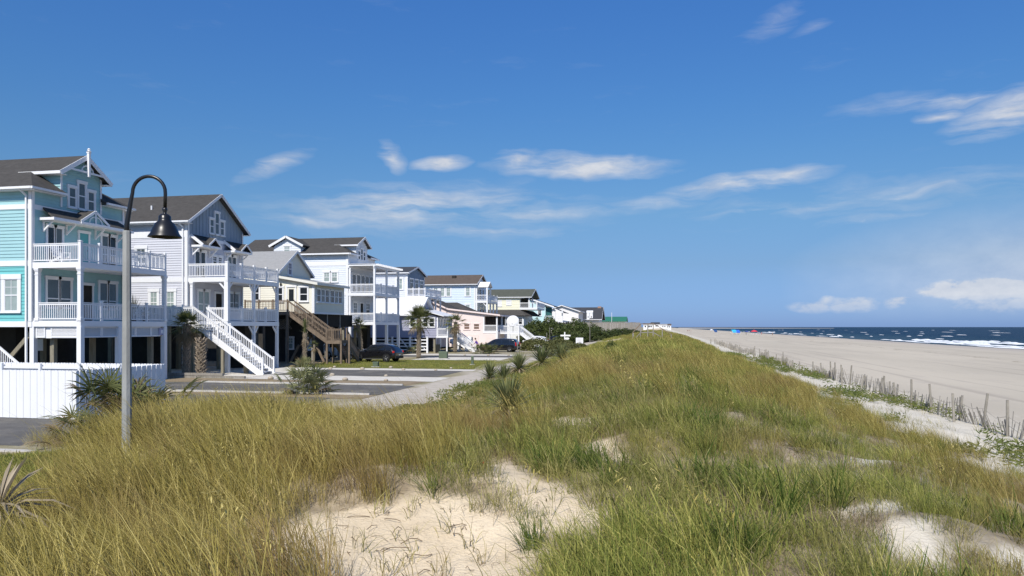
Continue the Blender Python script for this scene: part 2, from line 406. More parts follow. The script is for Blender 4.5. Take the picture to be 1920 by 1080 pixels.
BROWNWOOD = mat('weathered_brown_wood', (.20, .155, .115), .85, .28, 4.0, stretch=(1, 1, 1), bump=.3, spec=.1)
GREYWOOD = mat('weathered_grey_wood', (.27, .25, .22), .9, .3, 5.0, stretch=(2, 2, .5), bump=.3, spec=.1)
DARKWOOD = mat('dark_stained_wood', (.045, .04, .034), .85, .2, 3.0, spec=.1)
DARKIN = mat('painted_shade', (.05, .048, .045), .9, .2, 2.0, spec=.05)  # near-black stands in for deep shade in undercrofts and porches
def glass(name, c, rough=.06):
    return mat(name, c, rough, .25, .7, spec=.5)
GLASS = glass('window_glass', (.018, .022, .026)); GLASSB = glass('window_glass_with_blind', (.30, .36, .34), .12)
GLASSG = glass('window_glass_curtain', (.10, .12, .125), .08)

# ------------------------------------------------------------------ building parts
class Frame:
    """a wall plane: origin, direction along the wall, outward normal"""
    def __init__(s, o, u, n): s.o, s.u, s.n = Vector(o), Vector(u), Vector(n)
    def p(s, u, z, n=0): return s.o + s.u * u + s.n * n + Vector((0, 0, z))
    def box(s, mb, u0, u1, z0, z1, n0, n1):
        q = [s.p(u, z, n) for n in (n0, n1) for u, z in ((u0, z0), (u1, z0), (u1, z1), (u0, z1))]
        return mb.add(q, [(0, 1, 2, 3), (7, 6, 5, 4), (0, 4, 5, 1), (1, 5, 6, 2), (2, 6, 7, 3), (3, 7, 4, 0)])
def sideF(y): return Frame((0, y, 0), (1, 0, 0), (0, -1, 0))      # faces the camera side; u = X
def seaF(x): return Frame((x, 0, 0), (0, 1, 0), (1, 0, 0))        # faces the sea; u = Y

def siding(mb, fr, prof, lap=.18, t=.032):
    """lapped boards on a wall whose left and right edges run through prof = [(z, u0, u1), ...]"""
    zs = [p[0] for p in prof]
    def ed(z): return np.interp(z, zs, [p[1] for p in prof]), np.interp(z, zs, [p[2] for p in prof])
    z = zs[0]
    while z < zs[-1] - 1e-4:
        z2 = min(z + lap, zs[-1])
        a0, a1 = ed(z); b0, b1 = ed(z2)
        mb.add([fr.p(a0, z, 0), fr.p(a1, z, 0), fr.p(a1, z, t), fr.p(a0, z, t), fr.p(b1, z2, .002), fr.p(b0, z2, .002)],
               [(0, 1, 2, 3), (3, 2, 4, 5)])
        z = z2
def battens(mb, fr, prof, gap=.4):
    zs = [p[0] for p in prof]
    pts = [fr.p(p[1], p[0], .004) for p in prof] + [fr.p(p[2], p[0], .004) for p in reversed(prof)]
    mb.add(pts, [tuple(range(len(pts)))])
    u0 = min(p[1] for p in prof); u1 = max(p[2] for p in prof); u = u0 + gap / 2
    while u < u1:
        # height of the wall at u
        top = max((z for z in np.linspace(zs[0], zs[-1], 60) if np.interp(z, zs, [p[1] for p in prof]) <= u <= np.interp(z, zs, [p[2] for p in prof])), default=zs[0])
        if top > zs[0] + .1: fr.box(mb, u - .025, u + .025, zs[0], top - .04, .004, .03)
        u += gap
def core(x0, x1, y0, y1, z0, z1):
    return MB().box(x0, x1, y0, y1, z0, z1)

def window(parent, fr, u0, u1, z0, z1, pane=None, trim=WHITE, cw=.11, muntin='2x2', n0=.02, name='window', split=.5, sill=True):
    w = MB(); d = n0 + .05
    fr.box(w, u0 - cw, u0, z0 - .02, z1, n0 - .02, d); fr.box(w, u1, u1 + cw, z0 - .02, z1, n0 - .02, d)
    fr.box(w, u0 - cw - .03, u1 + cw + .03, z1, z1 + cw * 1.35, n0 - .02, d + .02)
    if sill: fr.box(w, u0 - cw - .02, u1 + cw + .02, z0 - .10, z0 - .02, n0 - .02, d + .04)
    o = part(name, w, trim, parent)
    g = MB(); fr.box(g, u0, u1, z0 - .02, z1, n0 - .02, n0 + .012); part('pane', g, pane or GLASS, o)
    s = MB(); zm = z0 + (z1 - z0) * split; t = n0 + .036
    for a, b, c, e in ((u0, u1, zm - .03, zm + .03), (u0, u1, z0 - .02, z0 + .04), (u0, u1, z1 - .045, z1)):
        fr.box(s, a, b, c, e, n0 + .012, t)
    for a in (u0, u1 - .045): fr.box(s, a, a + .045, z0 + .04, z1 - .045, n0 + .012, t - .003)
    if muntin:
        um = (u0 + u1) / 2
        fr.box(s, um - .013, um + .013, zm + .03, z1 - .045, n0 + .012, t - .008)
        if 'x2' in muntin: zz = (zm + z1) / 2; fr.box(s, u0 + .045, u1 - .045, zz - .012, zz + .012, n0 + .012, t - .012)
        if muntin == '2x2f': fr.box(s, um - .013, um + .013, z0 + .04, zm - .03, n0 + .012, t - .008)
    part('sash', s, trim, o)
    return o
def door(parent, fr, u0, u1, z0, z1, m, trim=WHITE, glassm=None, n0=.02):
    w = MB(); c = .12
    fr.box(w, u0 - c, u0, z0, z1, n0 - .02, n0 + .06); fr.box(w, u1, u1 + c, z0, z1, n0 - .02, n0 + .06)
    fr.box(w, u0 - c - .03, u1 + c + .03, z1, z1 + .16, n0 - .02, n0 + .08)
    o = part('door', w, trim, parent)
    l = MB(); fr.box(l, u0, u1, z0, z1, n0 - .02, n0 + .015); part('door_leaf', l, m, o)
    if glassm:
        g = MB(); fr.box(g, u0 + .14, u1 - .14, z0 + .95, z1 - .18, n0 + .015, n0 + .022); part('pane', g, glassm, o)
    h = MB(); fr.box(h, u1 - .12, u1 - .08, z0 + .95, z0 + 1.07, n0 + .015, n0 + .06); part('handle', h, mat('dark_metal', (.05, .05, .05), .4, metal=1), o)
    return o

BAL = {}
def bal_mesh(h, m, w=.036):
    k = (round(h, 2), m.name, w)
    if k not in BAL: BAL[k] = mesh('baluster', *(lambda b: (b.v, b.f))(MB().box(-w / 2, w / 2, -w / 2, w / 2, 0, h)), m)
    return BAL[k]
def railing(parent, a, b, z, h=.95, posts=None, m=WHITE, gap=.12, single=True, pw=.11, cap=True, ends=(True, True), z2=None, name='railing', pm=None):
    """top and bottom rail, posts with caps, balusters; z2 gives the far end's level (stairs)"""
    a, b = Vector(a + (z,)), Vector(b + (z if z2 is None else z2,))
    L = (b - a).length; d = (b - a) / L
    slope = d.z / max(1e-6, math.hypot(d.x, d.y))
    hl = math.hypot(b.x - a.x, b.y - a.y)
    r = MB()
    up = Vector((0, 0, 1))
    r.beam(a + up * (h - .03), b + up * (h - .03), .09, .045); r.beam(a + up * (h - .11), b + up * (h - .11), .04, .07)
    r.beam(a + up * .1, b + up * .1, .05, .06)
    o = part(name, r, m, parent)
    k = off(parent)
    if posts is None:
        n = max(1, round(hl / 1.75)); posts = [i / n for i in range(n + 1)]
        if not ends[0]: posts = posts[1:]
        if not ends[1]: posts = posts[:-1]
    pm_ = pm or m
    for t in posts:
        p = a + (b - a) * t; pb = MB(); q = pw / 2
        pb.box(-q, q, -q, q, -.28, h + .06)
        if cap: pb.box(-q - .025, q + .025, -q - .025, q + .025, h + .06, h + .09); pb.box(-q + .01, q - .01, -q + .01, q - .01, h + .09, h + .12)
        key = ('post', round(h, 2), pm_.name, pw, cap)
        if key not in BAL: BAL[key] = mesh('post', pb.v, pb.f, pm_)
        put('post', BAL[key], o, p - k)
    n = max(2, int(hl / gap))
    bh = h - .12 - .1
    if single:
        me = bal_mesh(bh, m)
        for i in range(n):
            t = (i + .5) / n
            if any(abs(t - q) * hl < .07 for q in posts): continue
            put('baluster', me, o, a + (b - a) * t + up * .11 - k)
    else:
        s = MB(); w = .018
        for i in range(n):
            p = a + (b - a) * ((i + .5) / n); s.box(p.x - w, p.x + w, p.y - w, p.y + w, p.z + .11, p.z + .11 + bh)
        part('baluster_row', s, m, o, kind='stuff')
    return o

def braces(parent, p, h, m, dirs, r=.55):
    """Y-shaped knee braces at the head of a post"""
    for d in dirs:
        b = MB(); v = Vector(d)
        b.beam(Vector(p) + Vector((0, 0, h - r)) + v * .05, Vector(p) + Vector((0, 0, h)) + v * r, .09, .10)
        part('brace', b, m, parent)
def posts(parent, pts, z0, z1, w, m, name='piling', round_=False):
    for x, y in pts:
        b = MB()
        if round_: b.tube([(x, y, z0), (x, y, z1)], w / 2, 10)
        else: b.box(x - w / 2, x + w / 2, y - w / 2, y + w / 2, z0, z1)
        part(name, b, m, parent, smooth=False)

def stair(parent, x0, z0, x1, z1, y0, y1, m, treads=None, strw=.06, strh=.30, rail_h=.95, single=True, axis='x', rails=(True, True), postts=(0, .5, 1), gap=.13):
    """open flight from (x0,z0) down to (x1,z1), between y0 and y1 (or with axes swapped)"""
    def P(x, y, z): return (x, y, z) if axis == 'x' else (y, x, z)
    n = max(3, round(abs(z0 - z1) / .185)); o = None
    s = MB()
    for y in (y0, y1): s.beam(P(x0, y, z0 - .16), P(x1, y, z1 - .10), strw, strh)
    o = part('stair', s, m, parent)
    for i in range(1, n):
        t = i / n; x = x0 + (x1 - x0) * t; z = z0 + (z1 - z0) * t
        b = MB(); q = (x1 - x0) / n * .55
        pts = [P(x - q, y0 + .03, z - .02), P(x + q, y0 + .03, z - .02), P(x + q, y1 - .03, z - .02), P(x - q, y1 - .03, z - .02)]
        if (axis == 'x') != (q > 0): pts.reverse()
        b.slab(pts, .045); part('step', b, treads or m, o)
    for y, on in ((y0, rails[0]), (y1, rails[1])):
        if on: railing(parent, P(x0, y, 0)[:2], P(x1, y, 0)[:2], z0, rail_h, list(postts), m, gap, single, z2=z1 + .02, name='stair_railing')
    return o

def gable_roof(parent, x0, x1, y0, y1, ze, zr, m, over=.4, th=.14, trim=WHITE, ridge='x', gut=True, front_over=None):
    """ridge along x (gables face the sea and inland) or along y; ze is the height of the wall top"""
    fo = over if front_over is None else front_over
    f = MB()
    if ridge == 'x':
        ym = (y0 + y1) / 2; s = (zr - ze) / (ym - y0); zo = ze - s * over
        A = [(x0 - over, y0 - over, zo), (x1 + fo, y0 - over, zo), (x1 + fo, ym, zr), (x0 - over, ym, zr)]
        B = [(x1 + fo, y1 + over, zo), (x0 - over, y1 + over, zo), (x0 - over, ym, zr), (x1 + fo, ym, zr)]
        f.slab([(p[0], p[1], p[2] + th) for p in A], th); f.slab([(p[0], p[1], p[2] + th) for p in B], th)
        r = part('roof', f, m, parent)
        t = MB()
        for xx in (x1 + fo + .012, x0 - over - .012):
            for y_, sg in ((y0 - over, 1), (y1 + over, -1)):
                t.beam((xx, y_, zo + th * .35), (xx, ym, zr + th * .35), .03, .2)
        part('rake_board', t, trim, r)
        e = MB()
        for yy, sg in ((y0 - over, -1), (y1 + over, 1)):
            e.box(x0 - over, x1 + fo, yy + sg * .002, yy + sg * .03, zo - .04, zo + th)
            if gut: e.box(x0 - over, x1 + fo, yy + sg * .03, yy + sg * .13, zo + .02, zo + .12)
        part('gutter', e, trim, r)
        so = MB()
        so.box(x0 - over, x1 + fo, y0 - over, y0, zo - .045, zo - .02); so.box(x0 - over, x1 + fo, y1, y1 + over, zo - .045, zo - .02)
        part('soffit', so, trim, r)
    else:
        xm = (x0 + x1) / 2; s = (zr - ze) / (xm - x0); zo = ze - s * over
        A = [(x1 + over, y0 - over, zo), (x1 + over, y1 + over, zo), (xm, y1 + over, zr), (xm, y0 - over, zr)]
        B = [(x0 - over, y1 + over, zo), (x0 - over, y0 - over, zo), (xm, y0 - over, zr), (xm, y1 + over, zr)]
        f.slab([(p[0], p[1], p[2] + th) for p in A], th); f.slab([(p[0], p[1], p[2] + th) for p in B], th)
        r = part('roof', f, m, parent)
        t = MB()
        for yy in (y0 - over - .012, y1 + over + .012):
            for xx in (x0 - over, x1 + over): t.beam((xx, yy, zo + th * .35), (xm, yy, zr + th * .35), .03, .2, up=(0, 0, 1))
        part('rake_board', t, trim, r)
        e = MB()
        for xx, sg in ((x0 - over, -1), (x1 + over, 1)):
            e.box(xx + min(0, sg * .03), xx + max(0, sg * .03), y0 - over, y1 + over, zo - .04, zo + th)
        part('gutter', e, trim, r)
    return r
def box_part(name, parent, m, *b):
    mb = MB()
    for q in b: mb.box(*q)
    return part(name, mb, m, parent)
def deck(parent, x0, x1, y0, y1, z, th=.3, m=WHITE, floor=None):
    o = box_part('deck', parent, floor or m, (x0 + .03, x1 - .03, y0 + .03, y1 - .03, z - .06, z), (x0 + .04, x1 - .04, y0 + .04, y1 - .04, z - th + .06, z - .08))
    r = MB(); r.box(x1 - .03, x1 + .012, y0, y1, z - th, z - .01); r.box(x0, x1 - .03, y0 - .012, y0 + .03, z - th, z - .01); r.box(x0, x1 - .03, y1 - .03, y1 + .012, z - th, z - .01)
    part('rim_board', r, m, o)
    return o
def column(parent, x, y, z0, z1, w=.17, m=WHITE):
    b = MB(); q = w / 2
    b.box(x - q, x + q, y - q, y + q, z0, z1)
    for e, a, c in ((.035, z0, z0 + .14), (.045, z1 - .1, z1), (.025, z1 - .17, z1 - .1), (.02, z1 - .36, z1 - .32)):
        b.box(x - q - e, x + q + e, y - q - e, y + q + e, a + .001, c - .001)
    return part('column', b, m, parent)

# ------------------------------------------------------------------ ground sheet
def ground_material():
    m = bpy.data.materials.new('dune_and_beach_sand'); m.use_nodes = True
    N, L = m.node_tree.nodes, m.node_tree.links
    b = N['Principled BSDF']; b.inputs['Roughness'].default_value = .95; b.inputs['Specular IOR Level'].default_value = .08
    g = N.new('ShaderNodeNewGeometry'); sp = N.new('ShaderNodeSeparateXYZ'); L.new(g.outputs['Position'], sp.inputs[0])
    def nz(scale, detail=5, rough=.6, st=(1, 1, 1)):
        mp = N.new('ShaderNodeMapping'); mp.inputs['Scale'].default_value = st; L.new(g.outputs['Position'], mp.inputs[0])
        n = N.new('ShaderNodeTexNoise'); n.inputs['Scale'].default_value = scale; n.inputs['Detail'].default_value = detail; n.inputs['Roughness'].default_value = rough
        L.new(mp.outputs[0], n.inputs['Vector']); return n.outputs['Fac']
    def rmp(v, a, b_, c=0., d=1.):
        r = N.new('ShaderNodeMapRange'); r.inputs[1].default_value = a; r.inputs[2].default_value = b_; r.inputs[3].default_value = c; r.inputs[4].default_value = d
        r.interpolation_type = 'SMOOTHSTEP'; L.new(v, r.inputs[0]); return r.outputs[0]
    def mix(f, a, b_, mode='MIX'):
        x = N.new('ShaderNodeMix'); x.data_type = 'RGBA'; x.blend_type = mode
        for i, v in ((0, f), (6, a), (7, b_)):
            if hasattr(v, 'is_output'): L.new(v, x.inputs[i])
            else: x.inputs[i].default_value = v if i == 0 else tuple(v) + (1,)
        return x.outputs[2]
    def mth(op, a, b_):
        x = N.new('ShaderNodeMath'); x.operation = op
        for i, v in enumerate((a, b_)):
            if hasattr(v, 'is_output'): L.new(v, x.inputs[i])
            else: x.inputs[i].default_value = v
        return x.outputs[0]
    wob = mth('MULTIPLY', mth('SUBTRACT', nz(.12, 4), .5), 14)
    xw = mth('ADD', sp.outputs[0], mth('MULTIPLY', mth('SUBTRACT', nz(.5, 4), .5), 3.0))
    dune = mix(rmp(nz(1.2, 6), .35, .7), (.72, .60, .425), (.62, .505, .345))
    litter = rmp(nz(9, 5, .75), .56, .66)                       # dark bits of straw and roots on the sand
    dune = mix(mth('MULTIPLY', litter, .35), dune, (.17, .125, .075))
    shell = rmp(nz(60, 2), .70, .74)
    dune = mix(mth('MULTIPLY', shell, .6), dune, (.62, .58, .5))
    pale = mix(rmp(nz(.9, 5), .35, .7), (.64, .59, .49), (.55, .505, .41))
    beach = mix(rmp(nz(.06, 6, .6, (1, .35, 1)), .35, .68), (.535, .475, .375), (.46, .41, .325))
    beach = mix(rmp(nz(.55, 5, .7, (1, .5, 1)), .55, .72, 0, .5), beach, (.41, .365, .31))
    beach = mix(rmp(nz(6, 3, .6), .35, .7, 0, .12), beach, (.39, .35, .29))
    beach = mix(rmp(nz(.9, 4, .6, (1, .02, 1)), .53, .66, 0, .7), beach, (.37, .325, .265))
    beach = mix(rmp(nz(2.2, 5, .7, (1, .25, 1)), .60, .70, 0, .4), beach, (.60, .55, .46))
    seaw = mth('ADD', sp.outputs[0], wob)
    wr = mth('ABSOLUTE', mth('SUBTRACT', seaw, 46), 0)
    beach = mix(mth('MULTIPLY', rmp(wr, 0, .9, 1.0, 0.0), rmp(nz(.7, 5, .7), .45, .6)), beach, (.20, .165, .115))
    beach = mix(rmp(seaw, 60, 84), beach, (.42, .375, .32))
    beach = mix(rmp(seaw, 82, 94), beach, (.20, .18, .155))
    dirt = mix(rmp(nz(.8, 6), .3, .7), (.33, .28, .19), (.23, .21, .105))
    dirt = mix(rmp(nz(.2, 4), .45, .65), dirt, (.40, .36, .28))
    path = mix(rmp(nz(1.6, 6), .3, .7), (.54, .485, .41), (.44, .39, .32))
    c = mix(rmp(xw, -13.6, -12.4), dirt, path)
    c = mix(rmp(xw, -9.6, -8.4), c, dune)
    c = mix(rmp(xw, .5, 3.0), c, pale)
    ca = N.new('ShaderNodeAttribute'); ca.attribute_name = 'thatch_shade'
    c = mix(mth('MULTIPLY', ca.outputs['Fac'], rmp(nz(3.0, 5), .25, .6, .55, 1.0)), c, mix(rmp(nz(12, 4), .35, .65), (.115, .085, .05), (.22, .17, .10)))  # litter brown, also darkened for the shade between tufts
    c = mix(rmp(xw, 10.5, 14), c, beach)
    L.new(c, b.inputs['Base Color'])
    h = mth('ADD', mth('MULTIPLY', nz(3.5, 6, .6), 1.0), mth('MULTIPLY', nz(28, 4, .6), .35))
    bp = N.new('ShaderNodeBump'); bp.inputs['Strength'].default_value = .7; bp.inputs['Distance'].default_value = .07
    h = mth('MULTIPLY', h, rmp(sp.outputs[0], 11, 18, 1.0, .25))
    L.new(h, bp.inputs['Height']); L.new(bp.outputs[0], b.inputs['Normal'])
    return m

def build_ground():
    xs = np.concatenate([[-9000, -4000, -1500, -600, -250, -120, -80, -60, -50], np.arange(-40, -14, 2.0), np.arange(-14, 14, .2), np.arange(14, 40, 1.0), np.arange(40, 131, 5.0)])
    ys = np.concatenate([[-400, -150, -60, -30, -15], np.arange(-8, 3, 1.0), np.arange(3, 30, .2), np.arange(30, 60, .5), np.arange(60, 140, 2.0), np.arange(140, 400, 10.0), [450, 550, 700, 1000, 1500, 2200, 3500, 5000, 9000]])
    Xg, Yg = np.meshgrid(xs, ys)
    Zg = ground(Xg, Yg)
    # the shore bends inland far away
    nx = len(xs); ny = len(ys)
    v = np.stack([Xg.ravel(), Yg.ravel(), Zg.ravel()], 1)
    i = np.arange(nx - 1)[None, :] + nx * np.arange(ny - 1)[:, None]
    f = np.stack([i, i + 1, i + nx + 1, i + nx], -1).reshape(-1, 4)
    me = mesh('ground', v.tolist(), f.tolist(), ground_material(), True)
    at = me.attributes.new('thatch_shade', 'FLOAT', 'POINT'); at.data.foreach_set('value', (np.clip((cover(Xg, Yg) - .45) * 1.6, 0, .8) * ((Yg > 2) & (Yg < 190))).ravel().astype(np.float32))
    o = put('ground', me); o['kind'] = 'structure'; o['label'] = 'sand dune, beach and sandy house lots'
build_ground()

ASPHALT = mat('worn_asphalt', (.125, .12, .112), .92, .18, 1.2, bump=.4, bscale=60, spec=.12, dirt=.75, dirtcol=(.30, .27, .22))
SHELLM = mat('crushed_shell', (.60, .565, .50), .95, .14, 3.0, bump=.5, bscale=30, spec=.05, dirt=.4, dirtcol=(.42, .37, .29))
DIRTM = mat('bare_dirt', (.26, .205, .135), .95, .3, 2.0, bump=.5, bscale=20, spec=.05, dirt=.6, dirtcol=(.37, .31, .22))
LAWNM = mat('lawn_soil', (.15, .15, .045), .95, .3, 2.5, spec=.05, dirt=.6, dirtcol=(.27, .235, .11))
CONC = mat('kerb_concrete', (.52, .50, .46), .9, .12, 3.0, bump=.2, spec=.1, dirt=.3, dirtcol=(.3, .27, .22))

def patch(name, x0, x1, y0, y1, z, m, label, rag=.25, step=.5, taper=0.0):
    """flat sheet with a slightly wandering outline"""
    x = np.arange(x0, x1 + .01, step); top = []; bot = []
    n = len(x); v = []; f = []
    for i, xx in enumerate(x):
        t = i / (n - 1); w0 = rag * float(fbm(np.array(xx * .7), np.array(y0 * 3.1), 5)); w1 = rag * float(fbm(np.array(xx * .7), np.array(y1 * 2.7), 8))
        v += [(xx + (taper * 1.0 if False else 0), y0 + w0, z), (xx, y1 + w1, z)]
    for i in range(n - 1): f.append((2 * i, 2 * i + 2, 2 * i + 3, 2 * i + 1))
    mb = MB(); mb.v = v; mb.f = f
    return struct(name, mb, m, label=label)

PAD = 'grey asphalt parking pad in front of the houses'
patch('asphalt_apron', -60, -14.2, 16.9, 31.5, .012, ASPHALT, 'worn grey asphalt lot around the white fence', .5)
patch('parking_pad', -60, -13.0, 33.2, 38.6, .016, ASPHALT, 'asphalt pad nearest the golden grass', .6)
patch('parking_pad', -28.0, -13.6, 45.6, 52.1, .016, ASPHALT, 'asphalt pad in front of the white staircase', .6)
patch('parking_pad', -29.0, -13.6, 76.2, 80.6, .016, ASPHALT, 'asphalt pad beyond the lawn', .6)
patch('shell_strip', -26.0, -12.6, 41.8, 45.5, .012, SHELLM, 'white crushed shell strip between two asphalt pads', .5)
patch('shell_strip', -30.0, -13.0, 52.15, 54.3, .012, SHELLM, 'white crushed shell edge along the lawn', .4)
patch('shell_strip', -24.0, -14.0, 69.3, 76.1, .012, SHELLM, 'white crushed shell behind the lawn', .4)
patch('shell_strip', -29.0, -14.0, 80.7, 84.5, .012, SHELLM, 'narrow white shell edge before the pink house', .3)
patch('dirt_strip', -30.0, -13.2, 38.9, 41.75, .008, DIRTM, 'strip of brown dirt beside the asphalt', .3)
patch('dirt_strip', -24.0, -12.8, 31.0, 33.0, .010, DIRTM, 'brown dirt at the edge of the tall grass', .3)
patch('lawn', -30.0, -12.6, 54.35, 69.2, .010, LAWNM, 'short mown lawn in front of the cream cottage', .4)
patch('sand_bed', -36.0, -25.2, 42.4, 54.0, .022, SHELLM, 'pale sand bed under the grey stilt house', .2)
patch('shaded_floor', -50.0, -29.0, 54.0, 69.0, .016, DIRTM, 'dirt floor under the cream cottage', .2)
def dune_lawn():
    xs = np.arange(-29, -8.9, .5); ys = np.arange(3, 15.8, .45); X, Y = np.meshgrid(xs, ys); X = X + np.where(X > -10, .5 * fbm(X, Y, 71), 0); Z = np.maximum(ground(X, Y), 0) + .03; n = len(xs)
    mb = MB(); mb.v = np.stack([X.ravel(), Y.ravel(), Z.ravel()], 1).tolist(); mb.f = [(j * n + i, j * n + i + 1, j * n + n + i + 1, j * n + n + i) for j in range(len(ys) - 1) for i in range(n - 1)]
    struct('lawn', mb, LAWNM, True, 'mown grass strip by the kerb at the dune foot')
dune_lawn()

def kerb(x0, x1, y, label, w=.14, h=.09, m=CONC):
    mb = MB(); x = x0
    while x < x1 - .2:
        e = min(x + 2.4, x1); mb.box(x, e - .015, y - w / 2 + .01 * math.sin(x), y + w / 2 + .01 * math.sin(x), -.05, h); x = e
    o = struct('kerb', mb, m, label=label)
    return o
kerb(-26, -13.8, 38.75, 'thin concrete kerb beside the brown dirt strip')
kerb(-26, -13.4, 33.05, 'thin concrete kerb at the edge of the tall grass')
kerb(-60, -14.2, 16.2, 'pale kerb line by the mown grass strip', .22, .06)
def timbers():
    t = thing('timber_edging', 'low brown timber edging round the sand bed below the white staircase', 'edging', (-30, 42.2, 0))
    for x0, x1, z in ((-35.6, -31.5, 0), (-31.45, -28.6, 0), (-28.55, -25.3, 0), (-33.5, -30.2, .16), (-30.15, -26.8, .16)):
        box_part('timber', t, GREYWOOD, (x0, x1, 42.05, 42.22, z - .03, z + .15))
timbers()

# ------------------------------------------------------------------ sea
SEA = -2.35
def sea_material():
    m = bpy.data.materials.new('sea_water'); m.use_nodes = True
    N, L = m.node_tree.nodes, m.node_tree.links
    b = N['Principled BSDF']; b.inputs['Roughness'].default_value = .42; b.inputs['Specular IOR Level'].default_value = .15
    g = N.new('ShaderNodeNewGeometry'); sp = N.new('ShaderNodeSeparateXYZ'); L.new(g.outputs['Position'], sp.inputs[0])
    def nz(scale, st, detail=4, rough=.6):
        mp = N.new('ShaderNodeMapping'); mp.inputs['Scale'].default_value = st; L.new(g.outputs['Position'], mp.inputs[0])
        n = N.new('ShaderNodeTexNoise'); n.inputs['Scale'].default_value = scale; n.inputs['Detail'].default_value = detail; n.inputs['Roughness'].default_value = rough
        L.new(mp.outputs[0], n.inputs['Vector']); return n.outputs['Fac']
    def rmp(v, a, b_, c=0., d=1.):
        r = N.new('ShaderNodeMapRange'); r.inputs[1].default_value = a; r.inputs[2].default_value = b_; r.inputs[3].default_value = c; r.inputs[4].default_value = d
        L.new(v, r.inputs[0]); return r.outputs[0]
    def mix(f, a, b_):
        x = N.new('ShaderNodeMix'); x.data_type = 'RGBA'
        for i, v in ((0, f), (6, a), (7, b_)):
            if hasattr(v, 'is_output'): L.new(v, x.inputs[i])
            else: x.inputs[i].default_value = tuple(v) + (1,)
        return x.outputs[2]
    deep = mix(rmp(nz(.02, (1, .4, 1)), .35, .65), (.003, .014, .030), (.005, .021, .037))
    shal = mix(rmp(nz(.1, (1, .35, 1)), .4, .65), (.018, .045, .06), (.04, .065, .07))
    c = mix(rmp(sp.outputs[0], 96, 170), shal, deep)
    L.new(c, b.inputs['Base Color'])
    ad = N.new('ShaderNodeMath'); ad.operation = 'MULTIPLY_ADD'; ad.inputs[1].default_value = .35
    L.new(nz(1.2, (1, .5, 1)), ad.inputs[0]); L.new(nz(.16, (1, .3, 1), 6, .65), ad.inputs[2])
    bp = N.new('ShaderNodeBump'); bp.inputs['Strength'].default_value = 1.0; bp.inputs['Distance'].default_value = 1.1
    L.new(ad.outputs[0], bp.inputs['Height']); L.new(bp.outputs[0], b.inputs['Normal'])
    return m
def build_sea():
    xs = np.concatenate([np.arange(55, 180, 1.5), np.arange(180, 420, 8.0), [500, 700, 1000, 2000, 5000, 12000, 30000]])
    ys = np.concatenate([[-3000, -800, -200], np.arange(60, 420, 4.0), np.arange(420, 900, 20.0), [1000, 1400, 2200, 4000, 8000, 15000, 30000]])
    X, Y = np.meshgrid(xs, ys)
    amp = np.clip((X - 90) / 20, 0, 1) * np.clip((420 - X) / 150, 0, 1) * np.clip((900 - Y) / 300, 0, 1)
    ph = X + 5 * fbm(X / 60, Y / 45, 2) * 2
    Z = SEA + amp * (.28 * np.sin(ph / 2.6) ** 3 + .35 * fbm(X / 7, Y / 22, 31))
    nx, ny = len(xs), len(ys)
    i = np.arange(nx - 1)[None, :] + nx * np.arange(ny - 1)[:, None]
    f = np.stack([i, i + 1, i + nx + 1, i + nx], -1).reshape(-1, 4)
    me = mesh('sea', np.stack([X.ravel(), Y.ravel(), Z.ravel()], 1).tolist(), f.tolist(), sea_material(), True)
    o = put('sea', me); o['kind'] = 'structure'; o['label'] = 'dark blue sea with small wind waves'
build_sea()
FOAM = mat('sea_foam', (.80, .82, .82), .9, .12, 1.2, bump=.8, bscale=6, spec=.1)
def surf():
    """ragged foam crests lying along the shore"""
    mb = MB(); r = random.Random(5)
    def crest(x, y0, y1, w, h):
        n = max(6, int((y1 - y0) / 1.6)); rows = []
        sx = r.uniform(0, 100)
        for k in range(n + 1):
            t = k / n; y = y0 + (y1 - y0) * t
            e = max(.02, math.sin(math.pi * t) ** .45) * (.65 + .7 * (float(vnoise(np.array(y * .35), np.array(sx), 4)) + .5))
            xx = x + 2.2 * float(fbm(np.array(y / 14.), np.array(sx), 3)) + .5 * float(vnoise(np.array(y / 1.7), np.array(sx + 9), 3))
            ww = w * e; hh = h * e
            rows.append([(xx - ww * .55, y, SEA + .02), (xx - ww * .28, y, SEA + hh * .85), (xx, y, SEA + hh), (xx + ww * .25, y, SEA + hh * .6), (xx + ww * .6, y, SEA + .02)])
        o = len(mb.v)
        for q in rows: mb.v += q
        for k in range(n):
            for j in range(4): mb.f.append((o + k * 5 + j, o + k * 5 + j + 1, o + k * 5 + 6 + j, o + k * 5 + 5 + j))
    # the long crests nearest the sand, then more broken lines outward
    for x, n, l0, l1, w, h in ((94, 30, 8, 34, 1.6, .2), (99, 26, 6, 38, 2.0, .5), (107, 26, 6, 40, 2.2, .65), (118, 15, 5, 24, 1.8, .55), (133, 12, 8, 24, 1.2, .3), (160, 12, 8, 22, 1.0, .25), (210, 14, 10, 26, 1.0, .25), (300, 12, 12, 36, 1.1, .28), (450, 10, 15, 45, 1.4, .3)):
        for _ in range(n):
            y = r.choice([r.uniform(95, 330), r.uniform(95, 330), r.uniform(200, 900)]) if x < 200 else r.uniform(120, 1500); l = r.uniform(l0, l1)
            crest(x + r.uniform(-4, 4) * (1 if x < 110 else x / 60), y, y + l, w * r.uniform(.7, 1.3), h * r.uniform(.6, 1.1))
    solo('surf', mb, FOAM, 'white foam crests of breaking waves along the shore', 'surf', kind='stuff', smooth=True)
surf()
